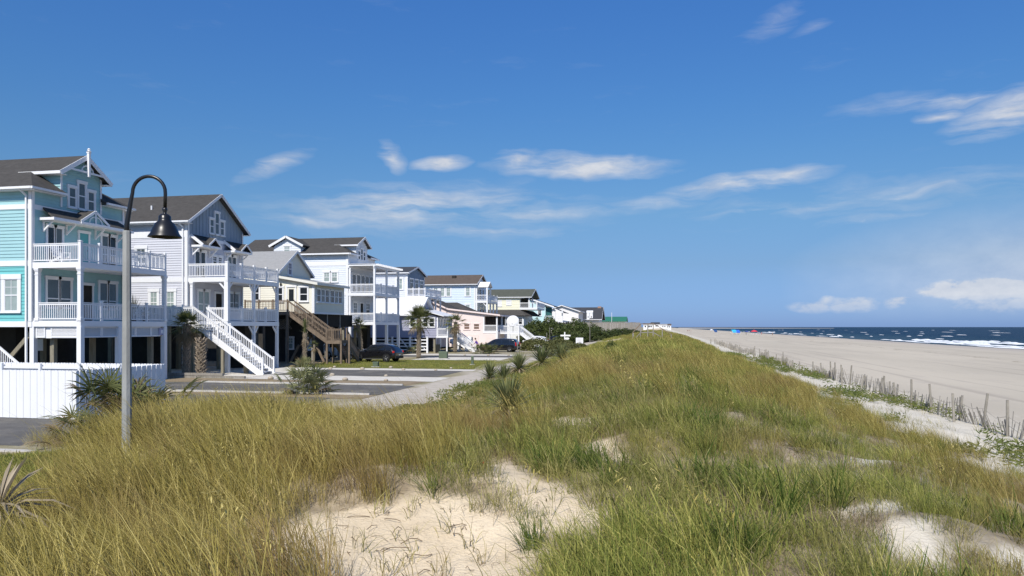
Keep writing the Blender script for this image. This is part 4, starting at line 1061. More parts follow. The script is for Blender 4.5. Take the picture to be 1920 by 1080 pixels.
# ------------------------------------------------------------------ white three-storey house with pergola
PALE = mat('pale_blue_white_siding', (.72, .75, .78), .55, .03, 1.2, spec=.2)
PALED = mat('grey_shade_panel', (.30, .33, .36), .6, .05, 1.5)
def house_white():
    xw, xd, y0, y1 = -33.2, -30.1, 75.6, 83.2
    zf, z2, ym = 3.75, 6.88, 79.4
    t = thing('stilt_house', 'pale three storey house with white pergola over its top balcony', 'house', (-38, 79.4, 0), group='beach houses along the street')
    S, F = sideF(y0), seaF(xw)
    ze, zr = 11.05, 13.2; sl = (zr - ze) / (ym - y0 + .4)
    w = core(-46, xw, y0, y1, 3.4, 11.25)
    for a, b in ((3.7, 6.6), (6.9, 9.83), (10.15, 11.2)): siding(w, S, [(a, -46, xw), (b, -46, xw)], .2)
    siding(w, F, [(3.7, y0, y1), (11.2, y0, y1)], .2); siding(w, F, [(10.6, 77.8, 81.0), (12.3, 77.8, 81.0), (13.18, 79.38, 79.42)], .2)
    w.box(-37, xw - .01, 77.8, 77.9, 11, 12.3); w.box(-37, xw - .01, 80.9, 81, 11, 12.3)
    dx0, dx1 = -41.9, -38.7
    siding(w, S, [(11.0, dx0, dx1), (12.1, dx0, dx1), (12.95, -40.32, -40.28)], .2); w.box(dx0, dx1, y0 + .01, ym, 11, 12.05)
    part('wall', w, PALE, t)
    tr = MB()
    for a, b in ((3.4, 3.7), (6.6, 6.9), (9.83, 10.15)): S.box(tr, -46, xw + .03, a, b, .002, .045)
    S.box(tr, xw - .18, xw + .03, 3.7, 11.1, .045, .062); F.box(tr, y0 - .045, y0 + .14, 3.7, 11.1, .022, .06); F.box(tr, y1 - .14, y1, 3.7, 11.1, .022, .06); part('trim_board', tr, WHITE, t)
    r = MB(); e0, e1, ex = y0 - .4, y1 + .4, xw + .4; g = 77.4; k = ym - e0
    up = lambda p: (p[0], p[1], p[2] + .14)
    r.slab([up(p) for p in [(-46.4, e0, ze), (ex, e0, ze), (ex - k, ym, zr), (-46.4, ym, zr)]], .14); r.slab([up(p) for p in [(ex, e1, ze), (-46.4, e1, ze), (-46.4, ym, zr), (ex - k, ym, zr)]], .14)
    r.slab([up(p) for p in [(ex, e0, ze), (ex, 77.75, ze), (ex - (77.75 - e0), 77.75, ze + (77.75 - e0) * sl)]], .14); r.slab([up(p) for p in [(ex, 81.05, ze), (ex, e1, ze), (ex - (e1 - 81.05), 81.05, ze + (e1 - 81.05) * sl)]], .14)
    for s_ in (-1, 1):
        q = [(ex - k + 2.0, ym + s_ * 2.0, zr - 2.0 * sl), (xw + .4, ym + s_ * 2.0, zr - 2.0 * sl), (xw + .4, ym, zr), (ex - k, ym, zr)]; r.slab([up(p) for p in (q if s_ < 0 else q[::-1])], .13)
        q = [(-40.3 + s_ * 2.0, y0 - .35, 12.0), (-40.3 + s_ * 2.0, ym, 12.0), (-40.3, ym, 13.05), (-40.3, y0 - .35, 13.05)]; r.slab([up(p) for p in (q if s_ > 0 else q[::-1])], .13)
    ro = part('roof', r, SHINGLE, t)
    rk = MB()
    for s_ in (-1, 1):
        rk.beam((xw + .42, ym + s_ * 2.02, zr - 2.02 * sl + .05), (xw + .42, ym, zr + .05), .04, .22); rk.beam((-40.3 + s_ * 2.02, y0 - .37, 12.04), (-40.3, y0 - .37, 13.08), .04, .24)
        rk.box(-35.6, xw + .4, min(ym + s_ * 2.0, ym + s_ * 2.05), max(ym + s_ * 2.0, ym + s_ * 2.05), zr - 2.0 * sl - .03, zr - 2.0 * sl + .13)
    rk.box(-38.6, ex, e0 - .12, e0 - .002, ze - .03, ze + .12); rk.box(-46.4, -42.1, e0 - .12, e0 - .002, ze - .03, ze + .12); rk.box(ex + .002, ex + .1, e0, 77.7, ze - .03, ze + .12); rk.box(ex + .002, ex + .1, 81.1, e1, ze - .03, ze + .12)
    part('gutter', rk, WHITE, ro)
    window(t, S, -40.65, -39.95, 11.35, 12.05, GLASSB, n0=.03); 
    for a, b in ((-35.95, -35.3), (-35.05, -34.4)): window(t, S, a, b, 8.1, 9.1, GLASSB, n0=.03, cw=.14)
    for i in range(3): window(t, F, 78.3 + i * .75, 78.85 + i * .75, 10.75, 11.7 + (.3 if i == 1 else 0), GLASS, muntin=None, n0=.03)
    for i in range(5): window(t, F, 76.7 + i * 1.22, 77.65 + i * 1.22, 7.05, 9.0, GLASS, muntin=None, n0=.03, cw=.13, sill=False, split=.35)
    for a, b in ((77, 78), (80.6, 81.6)): window(t, F, a, b, 4.5, 5.9, GLASSG, n0=.03)
    door(t, F, 78.9, 79.7, zf, 5.85, DARKWOOD)
    for z in (zf, z2): deck(t, xw, xd, y0, y1, z, .32)
    for z in (z2, zf):
        railing(t, (xw + .05, y0 + .06), (xd - .06, y0 + .06), z, .97, [], gap=.14, single=False); railing(t, (xd - .06, y0 + .06), (xd - .06, y1 - .06), z, .97, [.25, .75], gap=.14, single=False)
        railing(t, (xd - .06, y1 - .06), (xw + .05, y1 - .06), z, .97, [], gap=.14, single=False)
    for x, y in ((xd - .1, y0 + .12), (xd - .1, 79.3), (xd - .1, y1 - .1), (xw + .2, y0 + .12)):
        posts(t, ((x, y),), zf, z2 - .32, .2, WHITE, 'column'); posts(t, ((x, y),), z2, 9.6, .2, WHITE, 'column'); posts(t, ((x, y),), -.1, zf - .32, .28, WHITE, 'column')
        if x > -31: braces(t, (x, y, 0), z2 - .34, WHITE, [(0, 1, 0)] if y < 77 else [(0, -1, 0)], .5); braces(t, (x, y, 0), 9.6, WHITE, [(0, 1, 0)] if y < 77 else [(0, -1, 0)], .5)
    pg = thing_part = MB(); pg.beam((xd - .1, y0 - .1, 9.68), (xd - .1, y1 + .1, 9.68), .12, .2); pg.beam((xw + .1, y0 - .1, 9.68), (xw + .1, y1 + .1, 9.68), .12, .2); po = part('pergola', pg, WHITE, t)
    for i in range(17):
        b = MB(); y = y0 + .05 + i * (y1 - y0 - .1) / 16; b.beam((xw + .02, y, 9.88), (xd + .45, y, 9.88), .05, .2); part('rafter', b, WHITE, po)
    b = MB(); b.slab([(xw, y0 - .05, 10.02), (xd + .1, y0 - .05, 10.02), (xd + .1, y1, 10.02), (xw, y1, 10.02)], .03); part('pergola_cover', b, WHITE, po)
    posts(t, ((-34, 76.2), (-37, 76.2), (-40, 76.2), (-34, 82.8), (-37, 82.8), (-34, 79.4)), -.1, 3.45, .26, PILE)
    box_part('undercroft_shade_box', t, DARKIN, (-46, -37.6, 77.2, 83, 0, 3.4)); box_part('undercroft_shade_box', t, DARKIN, (-34.6, -33.6, 82, 83, 0, 3.4))  # added dark boxes paint the shade beneath the floor
    return t
house_white()

# ------------------------------------------------------------------ the houses farther along the street
GRP = 'beach houses along the street'
LAVB = mat('blue_lavender_siding', (.33, .335, .43), .55, .05, 1.2); ROOFW = mat('white_metal_roof', (.76, .75, .73), .4, .03, 1.0)
GREYB = mat('grey_blue_siding', (.66, .68, .73), .55, .04, 1.2); GREYD = mat('slate_front_boards', (.20, .26, .34), .55, .05, 1.2)
PINK = mat('pale_pink_siding', (.82, .695, .655), .55, .04, 1.2); BROWNPANE = glass('brown_shade_pane', (.20, .135, .105), .2)
SKYB = mat('light_blue_siding', (.64, .73, .82), .55, .03, 1.2); YEL = mat('pale_yellow_siding', (.80, .78, .60), .55, .03, 1.2)
AQUA = mat('aqua_siding', (.56, .76, .76), .55, .04, 1.2); GREENR = mat('green_metal_roof', (.035, .17, .10), .5, .05, 1.0); DKROOF = mat('charcoal_shingle', (.05, .052, .058), .85, .15, 1.5)

def house_cottage():
    y0, y1, xg, xp = 90.0, 96.5, -30.2, -27.5
    t = thing('cottage', 'low blue grey cottage with white metal roof behind a white rail fence', 'house', (-33, 93.2, 0), group=GRP)
    w = core(-44, xg, y0, y1, 1.85, 4.75); siding(w, sideF(y0), [(1.85, -44, xg), (4.7, -44, xg)], .3); w.prism([(y0, 4.7), (y1, 4.7), (93.25, 6.85)], xg - .2, xg - .01, 'yz'); part('wall', w, LAVB, t)
    p = MB(); p.prism([(xg, 1.85), (xp, 1.85), (xp, 4.45), (xg, 5.3)], y0, y1, 'xz'); siding(p, sideF(y0), [(1.85, xg, xp), (4.4, xg, xp)], .3); siding(p, seaF(xp), [(1.85, y0, y1), (4.4, y0, y1)], .3); part('porch_wall', p, LAVB, t)
    gable_roof(t, -44, xg, y0, y1, 4.85, 6.95, ROOFW, .4, trim=WHITE)
    s = MB(); s.slab([(xg - .2, y0 - .4, 5.62), (xp + .9, y0 - .4, 4.58), (xp + .9, y1 + .4, 4.58), (xg - .2, y1 + .4, 5.62)], .1); part('porch_roof', s, ROOFW, t)
    for i in range(4): window(t, sideF(y0), -31.1 + i * .84, -30.45 + i * .84, 3.2, 4.3, GLASS, muntin=None, n0=.03, cw=.1)
    for i in range(4): window(t, seaF(xp), 90.6 + i * 1.3, 91.5 + i * 1.3, 3.2, 4.25, GLASS, muntin=None, n0=.03)
    box_part('trim_board', t, WHITE, (xp - .1, xp + .05, y0 - .05, y0 + .1, 1.85, 4.4))
    posts(t, ((-28, 90.3), (-31, 90.3), (-34, 90.3), (-28, 96), (-31, 96)), -.1, 1.9, .25, PILE)
    for a, b in (((-32.6, 90.25, 1.8), (-31.2, 90.25, .2)), ((-29.2, 90.25, .3), (-30.6, 90.25, 1.8))):
        m = MB(); m.beam(a, b, .08, .15); part('brace', m, WHITE, t)
    deck(t, xp, xp + 1.5, y0 - .6, y0 + 3, 2.1, .25); railing(t, (xp + .1, y0 - .55), (xp + 1.45, y0 - .55), 2.1, .95, [0, 1], single=False); railing(t, (xp + 1.45, y0 - .5), (xp + 1.45, y0 + 1.6), 2.1, .95, [0, 1], single=False)
    stair(t, xp + 1.5, 2.1, xp + 4.3, .05, y0 + 1.7, y0 + 2.9, WHITE, single=False, postts=(0, 1)); posts(t, ((xp + 1.35, y0 - .5), (xp + 1.35, y0 + 2.8)), -.1, 1.9, .16, WHITE, 'post')
    box_part('undercroft_shade_box', t, DARKIN, (-44, -30, 92, 96, 0, 1.84))  # dark box added for the shade below the cottage
house_cottage()
def house_grey():
    xw, xd, y0, y1 = -34.3, -31.7, 98.0, 105.5
    t = thing('stilt_house', 'tall grey blue house with low gable and white balcony above the white roofed cottage', 'house', (-38, 101.7, 0), group=GRP)
    w = core(-46, xw, y0, y1, 3.2, 10.65); siding(w, sideF(y0), [(3.2, -46, xw), (10.6, -46, xw)], .25); part('wall', w, GREYB, t)
    g = MB(); battens(g, seaF(xw), [(7.6, y0, y1), (10.65, y0, y1), (11.6, 101.7, 101.8)]); g.prism([(y0, 10.6), (y1, 10.6), (101.75, 11.6)], xw - .2, xw - .02, 'yz'); part('gable_wall', g, GREYD, t)
    for fr_, q in ((sideF(y0), (xw - .25, xw + .03, 3.2, 10.5)), (seaF(xw), (y0 - .05, y0 + .15, 3.2, 10.5)), (seaF(xw), (y1 - .15, y1, 3.2, 10.5)), (sideF(y0), (-46, xw - .26, 10.1, 10.35))): tr = MB(); fr_.box(tr, *q, .033, .06); part('trim_board', tr, WHITE, t)
    gable_roof(t, -46, xw, y0, y1, 10.65, 11.65, DKROOF, .35)
    window(t, sideF(y0), -35.85, -35.0, 8.4, 9.85, GLASSB, n0=.03, cw=.14)
    for i in range(3): window(t, seaF(xw), 98.9 + i * 2.2, 100.4 + i * 2.2, 7.9, 9.9, GLASS, muntin='2x1', n0=.03, split=.75)
    deck(t, xw, xd, y0, y1, 7.5, .32); railing(t, (xw + .05, y0 + .06), (xd - .06, y0 + .06), 7.5, 1.0, [.3, .65, 1], single=False, gap=.15); railing(t, (xd - .06, y0 + .06), (xd - .06, y1 - .06), 7.5, 1.0, [.33, .66, 1], single=False, gap=.15)
    for y in (y0 + .1, 100.5, 103, y1 - .1): posts(t, ((xd - .1, y),), 0, 7.2, .2, WHITE, 'column'); braces(t, (xd - .1, y, 0), 7.15, WHITE, [(0, 1, 0)] if y < 99 else [(0, -1, 0)], .9)
    railing(t, (xd - .06, 102), (xd - .06, y1), 4.0, 1.0, [0, .5, 1], single=False)
house_grey()
def house_pink():
    y0, y1, xe = 108.0, 115.0, -23.8
    t = thing('beach_house', 'pale pink house with long sloping roofline, brown window shades and screened corner porch', 'house', (-29, 111.5, 0), group=GRP)
    w = MB(); w.prism([(-40, .2), (-26, .2), (-26, 5.2), (-31.3, 5.8), (-34.6, 7.25), (-40, 4.9)], y0, y1, 'xz'); w.prism([(-26, .2), (xe, .2), (xe, 2.5), (-26, 2.5)], y0, y1, 'xz'); w.prism([(-26, 4.78), (xe, 4.78), (xe, 4.95), (-26, 5.2)], y0, y1, 'xz'); part('wall', w, PINK, t)
    b = box_part('porch_back_wall', t, DARKIN, (-25.98, -24.0, y0 + 1.6, y1 - .5, 2.5, 4.76))
    r = MB()
    for p, q in (((-34.6, 7.3), (-31.3, 5.86)), ((-31.3, 5.86), (xe + .45, 4.92)), ((-34.6, 7.3), (-40.4, 4.8))):
        pts = [(p[0], y0 - .35, p[1] + .12), (q[0], y0 - .35, q[1] + .12), (q[0], y1 + .35, q[1] + .12), (p[0], y1 + .35, p[1] + .12)]
        r.slab(pts if q[0] > p[0] else pts[::-1], .12)
    ro = part('roof', r, SHINGLE, t)
    rk = MB()
    for p, q in (((-34.6, 7.3), (-31.3, 5.86)), ((-31.3, 5.86), (xe + .45, 4.92))): rk.beam((p[0], y0 - .37, p[1] + .01), (q[0], y0 - .37, q[1] + .01), .04, .22)
    rk.box(xe + .45, xe + .49, y0 - .35, y1 + .35, 4.78, 5.0); part('rake_board', rk, PINK, ro)
    S = sideF(y0)
    for u in (-30.4, -28.9, -27.4): window(t, S, u, u + .85, 2.85, 3.65, BROWNPANE, trim=PINK, muntin=None, n0=.01)
    for u in (-29.6, -27.9, -25.6):
        f = MB(); S.box(f, u, u + 1.3, .8, 2.1, .002, .03); o = part('panel', f, mat('pink_white_slats', (.78, .68, .62), .6), t)
        for k in range(6):
            f = MB(); S.box(f, u + .05, u + 1.25, .9 + k * .2, 1.0 + k * .2, .03, .045); part('slat', f, PINK, o)
    posts(t, ((xe - .1, y0 + .1), (-25.9, y0 + .12), (xe - .1, y1 - .1), (xe - .1, 111.5)), 2.5, 4.8, .2, WHITE, 'column')
    posts(t, ((xe - .05, y0 - .05),), 0, 2.45, .25, WHITE, 'column')
    box_part('rim_board', t, WHITE, (-26, xe + .05, y0 - .05, y0 - .002, 2.25, 2.55))
    railing(t, (-25.85, y0 + .1), (xe - .15, y0 + .1), 2.5, 1.0, [], single=False); railing(t, (xe - .1, y0 + .1), (xe - .1, y1 - .1), 2.5, 1.0, [], single=False)
    for k in range(5): box_part('screen_post', t, DARKWOOD, (-25.7 + k * .38, -25.66 + k * .38, y0 + .5, y0 + .54, 3.5, 4.76))
    # entrance stair at the sea side and on the near side
    deck(t, xe, xe + 3.0, y0 + 1.5, y0 + 5, 2.4, .25); railing(t, (xe + 2.95, y0 + 1.6), (xe + 2.95, y0 + 4.9), 2.4, 1.0, [0, 1], single=False); railing(t, (xe + .1, y0 + 1.56), (xe + 2.9, y0 + 1.56), 2.4, 1.0, [0, .5, 1], single=False)
    posts(t, ((xe + 1.5, y0 + 1.6), (xe + 2.9, y0 + 1.6)), -.1, 2.2, .18, WHITE, 'post'); stair(t, xe + 3.0, 2.4, xe + 6.0, .1, y0 + 2, y0 + 3.4, WHITE, single=False, postts=(0, 1))
    stair(t, -30.9, 2.2, -28.2, .1, y0 - 1.5, y0 - .2, WHITE, single=False, postts=(0, 1))
house_pink()
def dish():
    t = thing('satellite_dish', 'large white satellite dish on a mast beside the pink house', 'dish', (-21.9, 110.2, 2.4), 0, local=True)
    d = MB(); prof = [(r_ / 8 * .95, .28 * (r_ / 8) ** 2) for r_ in range(9)]
    d.lathe([(p[0] + .001, p[1]) for p in prof] + [(.95, .30)], (0, 0, 0), 24)
    M = Matrix.Rotation(R(62), 4, 'X'); d.v = [tuple(M @ Vector(v) + Vector((0, 0, 1.55))) for v in d.v]; part('bowl', d, WHITE, t, True)
    m = MB(); m.tube([(0, .1, 0), (0, .1, 1.5)], .05, 8); part('mast', m, GREYWOOD, t)
    a = MB(); a.tube([(0, -.1, .8), (0, -1.0, 1.75)], .025, 6); part('feed_arm', a, GREYWOOD, t)
dish()
def house_hip():
    t = thing('beach_house', 'low house with grey hip roof between the pink and light blue houses', 'house', (-35, 120.5, 0), group=GRP)
    y0, y1 = 117.5, 123.5; w = core(-44, -30.5, y0, y1, .2, 5.6); part('wall', w, PALE, t)
    r = MB(); e = 5.5; z = 7.3
    r.slab([(-45, y0 - .5, e), (-29.8, y0 - .5, e), (-33.4, 120.5, z), (-45, 120.5, z)], .15); r.slab([(-29.8, y1 + .5, e), (-45, y1 + .5, e), (-45, 120.5, z), (-33.4, 120.5, z)], .15); r.slab([(-29.8, y0 - .5, e), (-29.8, y1 + .5, e), (-33.4, 120.5, z)], .15)
    part('roof', r, SHINGLE, t); window(t, sideF(y0), -32, -31.2, 3, 4.2, GLASSG); window(t, seaF(-30.5), 119, 120, 3, 4.2, GLASSG)
house_hip()
def house_blue():
    xw, y0, y1, ym = -31.7, 126.0, 134.0, 130.0
    t = thing('stilt_house', 'light blue house with brown roof and white two storey porch', 'house', (-38, 130, 0), group=GRP)
    w = core(-45, xw, y0, y1, 2.6, 10.7); siding(w, sideF(y0), [(2.6, -45, xw), (10.6, -45, xw)], .3); w.prism([(y0, 10.6), (y1, 10.6), (ym, 12.35)], xw - .2, xw - .01, 'yz'); part('wall', w, SKYB, t)
    gable_roof(t, -45, xw, y0, y1, 10.7, 12.4, SHINGLE_B, .45)
    v = MB(); v.box(-36.6, -35.9, 128.4, 128.9, 11.7, 12.35); part('roof_vent', v, DARKWOOD, t)
    for fr_, q in ((sideF(y0), (xw - .22, xw + .03, 2.6, 10.5)), (seaF(xw), (ym - .8, ym + .8, 11.3, 11.45)), (seaF(xw), (ym - .08, ym + .08, 11.45, 12.2))): tr = MB(); fr_.box(tr, *q, .033, .06); part('trim_board', tr, WHITE, t)
    for a, z in ((-33.4, 8.6), (-36.9, 8.6), (-38.0, 8.6), (-39.2, 8.6), (-33.4, 5.6)): window(t, sideF(y0), a, a + .72, z, z + 1.45, GLASSB, n0=.03, cw=.2)
    xd = -29.5
    for z in (7.8, 4.6): deck(t, xw, xd, y0, y1, z, .4); railing(t, (xd - .06, y0 + .06), (xd - .06, y1 - .06), z, 1.0, [.33, .66, 1], single=False, gap=.2); railing(t, (xw, y0 + .06), (xd - .06, y0 + .06), z, 1.0, [], single=False, gap=.2)
    for x, y in ((xd - .12, y0 + .12), (xw + .2, y0 + .12), (xd - .12, y0 + 2.6), (xd - .12, y1 - .12), (xd - .12, 131)):
        posts(t, ((x, y),), 4.6, 7.4, .26, WHITE, 'column'); posts(t, ((x, y),), 0, 4.2, .26, WHITE, 'column')
        if y < 129: posts(t, ((x, y),), 7.8, 10.1, .26, WHITE, 'column')
        if x > -30: braces(t, (x, y, 0), 7.35, WHITE, [(-1, 0, 0)] if y < 127 else [(0, -1, 0)], .7)
    gable_roof(t, xw - .6, xd, y0 + .1, y0 + 2.8, 10.2, 10.95, ROOFW, .15, gut=False)
    for i in range(3): window(t, seaF(xw), 126.8 + i * 2.2, 128 + i * 2.2, 8.0, 9.9, GLASSG); window(t, seaF(xw), 126.8 + i * 2.2, 128 + i * 2.2, 4.8, 6.7, GLASS)
house_blue()
def house_yellow():
    y0, y1 = 140.0, 149.0; xw = -26.5
    t = thing('beach_house', 'pale yellow house with grey green roof and lower skirt roof', 'house', (-30, 144.5, 0), group=GRP)
    w = core(-40, xw, y0, y1, 6.3, 8.9); siding(w, sideF(y0), [(6.3, -40, xw), (8.85, -40, xw)], .3); part('wall', w, YEL, t)
    w = core(-40, -25.6, y0 - .6, y1, .5, 5.5); part('wall', w, mat('white_siding', (.74, .75, .74), .55), t, label='white lower storey')
    gable_roof(t, -40, -24.5, y0, y1, 8.9, 10.5, SHINGLE_G, .35)
    s = MB(); s.slab([(-40, y0 - 1.2, 5.35), (-25.1, y0 - 1.2, 5.35), (-26.5, y0, 6.5), (-40, y0, 6.5)], .12); s.slab([(-25.1, y0 - 1.2, 5.35), (-23.2, y0 + 4, 5.3), (-24.6, y0 + 4, 6.3), (-26.5, y0, 6.5)], .12); part('skirt_roof', s, SHINGLE, t)
    window(t, sideF(y0), -30.9, -30.1, 7.2, 8.2, WHITE, n0=.02); window(t, sideF(y0), -29.0, -28.2, 7.4, 8.2, WHITE, n0=.02)
    deck(t, xw, -23.1, y0, y1, 6.85, .35); railing(t, (xw, y0 + .06), (-23.2, y0 + .06), 6.85, 1.0, [0, .55, 1], single=False, gap=.2); railing(t, (-23.15, y0), (-23.15, y1), 6.85, 1.0, [0, .33, .66, 1], single=False, gap=.2)
    posts(t, ((-24.7, y0 + .1), (-24.7, 144)), 6.85, 8.75, .25, WHITE, 'column')
    for i in range(3): window(t, seaF(xw), 140.6 + i * 2.5, 142.2 + i * 2.5, 6.95, 8.6, GLASS)
    box_part('porch_back_wall', t, DARKIN, (-26.45, -25, y0 + 1.2, y0 + 1.3, 6.9, 8.7))
    for a in (-28.2, -27.5): window(t, sideF(y0 - .6), a, a + .55, 3.7, 4.9, GLASS, n0=.02)
    window(t, sideF(y0 - .6), -26.6, -25.9, 3.7, 4.9, GLASS, n0=.02)
house_yellow()
def house_aqua():
    y0, y1 = 158.0, 166.0
    t = thing('beach_house', 'small aqua house with sloping white edged roof and outside stairs', 'house', (-26, 162, 0), group=GRP)
    w = MB(); w.prism([(-32, 1), (-24.3, 1), (-24.3, 8.0), (-27.5, 9.1), (-32, 7.5)], y0, y1, 'xz'); part('wall', w, AQUA, t)
    r = MB(); r.slab([(-27.5, y0 - .5, 9.35), (-22.4, y0 - .5, 7.6), (-22.4, y1, 7.6), (-27.5, y1, 9.35)], .15); r.slab([(-32.5, y0 - .5, 7.5), (-27.5, y0 - .5, 9.35), (-27.5, y1, 9.35), (-32.5, y1, 7.5)], .15); ro = part('roof', r, DKROOF, t)
    k = MB(); k.beam((-27.5, y0 - .52, 9.2), (-22.4, y0 - .52, 7.45), .05, .3); k.beam((-22.2, y0 - .6, 7.0), (-20.4, y0 - .6, 6.2), .05, .22); part('rake_board', k, WHITE, ro)
    r = MB(); r.slab([(-22.6, y0 - .5, 7.2), (-20.3, y0 - .5, 6.25), (-20.3, y1, 6.25), (-22.6, y1, 7.2)], .1); part('porch_roof', r, DKROOF, t)
    deck(t, -24.3, -20.6, y0, y1, 4.6, .35); railing(t, (-24.3, y0 + .1), (-20.7, y0 + .1), 4.6, 1.0, [0, .5, 1], single=False, gap=.25); posts(t, ((-22.3, y0 + .1), (-20.7, y0 + .1)), 1, 7, .22, WHITE, 'column')
    stair(t, -24.2, 4.4, -21.2, 1.6, y0 - 1.6, y0 - .3, WHITE, single=False, postts=(0, 1)); window(t, sideF(y0), -25.9, -25.2, 5.6, 6.8, GLASS, n0=.02)
    box_part('porch_back_wall', t, mat('dark_teal_boards', (.03, .12, .12), .6), (-24.28, -23, y0 + .8, y0 + .9, 4.6, 7.4))
house_aqua()
def house_gable():
    y0, y1 = 178.0, 188.0
    t = thing('beach_house', 'white walled house whose wide gable end faces the street', 'house', (-23, 183, 0), group=GRP)
    w = MB(); w.prism([(-27.4, 1), (-19.4, 1), (-19.4, 6.9), (-23.4, 8.2), (-27.4, 6.9)], y0, y1, 'xz'); part('wall', w, mat('cream_white_stucco', (.80, .77, .74), .7), t)
    gable_roof(t, -27.4, -19.4, y0, y1, 6.95, 8.3, DKROOF, .5, ridge='y', trim=WHITE)
    window(t, sideF(y0), -22.5, -21.5, 3.5, 4.6, GLASS)
house_gable()
def house_dark():
    y0, y1 = 191.0, 201.0
    t = thing('beach_house', 'house with big charcoal roof and small brick chimney', 'house', (-18, 196, 0), group=GRP)
    w = core(-24, -15.6, y0, y1, 1, 5.4); part('wall', w, mat('grey_white_siding', (.6, .6, .58), .6), t)
    gable_roof(t, -24, -15.4, y0, y1, 5.35, 8.2, DKROOF, .6, trim=WHITE)
    c = MB(); c.box(-16.3, -15.4, 195.6, 196.6, 5, 8.55); part('chimney', c, mat('brick', (.36, .22, .15), .8, .2, 6), t)
    window(t, sideF(y0), -20, -19, 3.2, 4.6, GLASS)
house_dark()
def hall_green():
    t = thing('beach_pavilion', 'long low building with dark green metal roof beyond the board wall', 'building', (-15, 235, 0), group=GRP)
    w = core(-20, -10.8, 230, 240, 1, 5.0); part('wall', w, WHITE, t); r = MB(); r.slab([(-20.5, 229.5, 4.95), (-10.4, 229.5, 4.95), (-10.4, 235, 6.4), (-20.5, 235, 6.4)], .15); r.slab([(-10.4, 240.5, 4.95), (-20.5, 240.5, 4.95), (-20.5, 235, 6.4), (-10.4, 235, 6.4)], .15); part('roof', r, GREENR, t)
    p = MB(); p.tube([(-14.8, 228.8, 2), (-14.8, 228.8, 7.6)], .06, 6); part('pole', p, WHITE, t)
hall_green()
for k, (x, y, w_, h, lab) in enumerate(((-9.5, 560, 7, 4.9, 'tiny white house nearest the far end of the dune'), (-5.0, 640, 7, 5.4, 'tiny white house with dark roof in the far row'), (0.5, 700, 9, 5.0, 'tiny pale flat house in the far row above the sand'), (5.5, 760, 8, 4.6, 'last tiny white house of the far row, next to the beach'))):
    t = thing('beach_house', lab, 'house', (x, y, 0), group='far row of houses'); q = core(x - w_ / 2, x + w_ / 2, y, y + 8, 0, h); part('wall', q, WHITE, t)
    gable_roof(t, x - w_ / 2, x + w_ / 2, y, y + 8, h, h + (1.6 if k % 2 else .9), (SHINGLE_B, DKROOF, SHINGLE_L, SHINGLE_B)[k], .4, gut=False)
    for u in (-.3, .1, .3): f = MB(); sideF(y).box(f, x + u * w_ - .5, x + u * w_ + .5, h - 2, h - .8, .0, .05); part('window', f, GLASS, t)

# ------------------------------------------------------------------ board wall and dune walkover
def board_wall():
    t = thing('board_wall', 'long weathered grey board wall along the back of the dune', 'wall', (-15, 166, 0)); r = random.Random(3)
    x = -24.0; k = 0
    while x < -4.5:
        p = MB(); h = 4.15 + r.uniform(-.03, .03); p.box(x, x + .48, 166, 166.06, 1.2, h); part('board', p, GREYWOOD, t); x += .5; k += 1
        if k % 5 == 0: q = MB(); q.box(x - .1, x + .08, 165.86, 166, 1.2, h + .12); part('post', q, GREYWOOD, t)
    c = MB(); c.box(-24, -4.5, 165.94, 166.1, 4.2, 4.26); part('cap_rail', c, GREYWOOD, t)
board_wall()
def walkover():
    t = thing('dune_walkover', 'weathered timber walkover with dark handrail crossing the dune crest', 'walkway', (-1.2, 86, 2))
    P = [(-3.2, 2.55), (-2.3, 3.55), (-.9, 3.6), (1.15, 2.35)]
    for yy in (85.2, 86.8):
        m = MB()
        for a, b in zip(P, P[1:]): m.beam((a[0], yy, a[1]), (b[0], yy, b[1]), .1, .07)
        part('handrail', m, BROWNWOOD, t)
        for x, z in ((-3.15, 2.5), (-2.3, 3.5), (-1.5, 3.55), (-.9, 3.55), (.1, 3.0), (1.1, 2.35)):
            q = MB(); q.box(x - .05, x + .05, yy - .05, yy + .05, 1.4, z); part('post', q, GREYWOOD, t)
    d = MB()
    for a, b in zip(P, P[1:]): d.beam((a[0], 86, a[1] - 1.0), (b[0], 86, b[1] - 1.0), 1.5, .08)
    part('deck', d, GREYWOOD, t)
walkover()

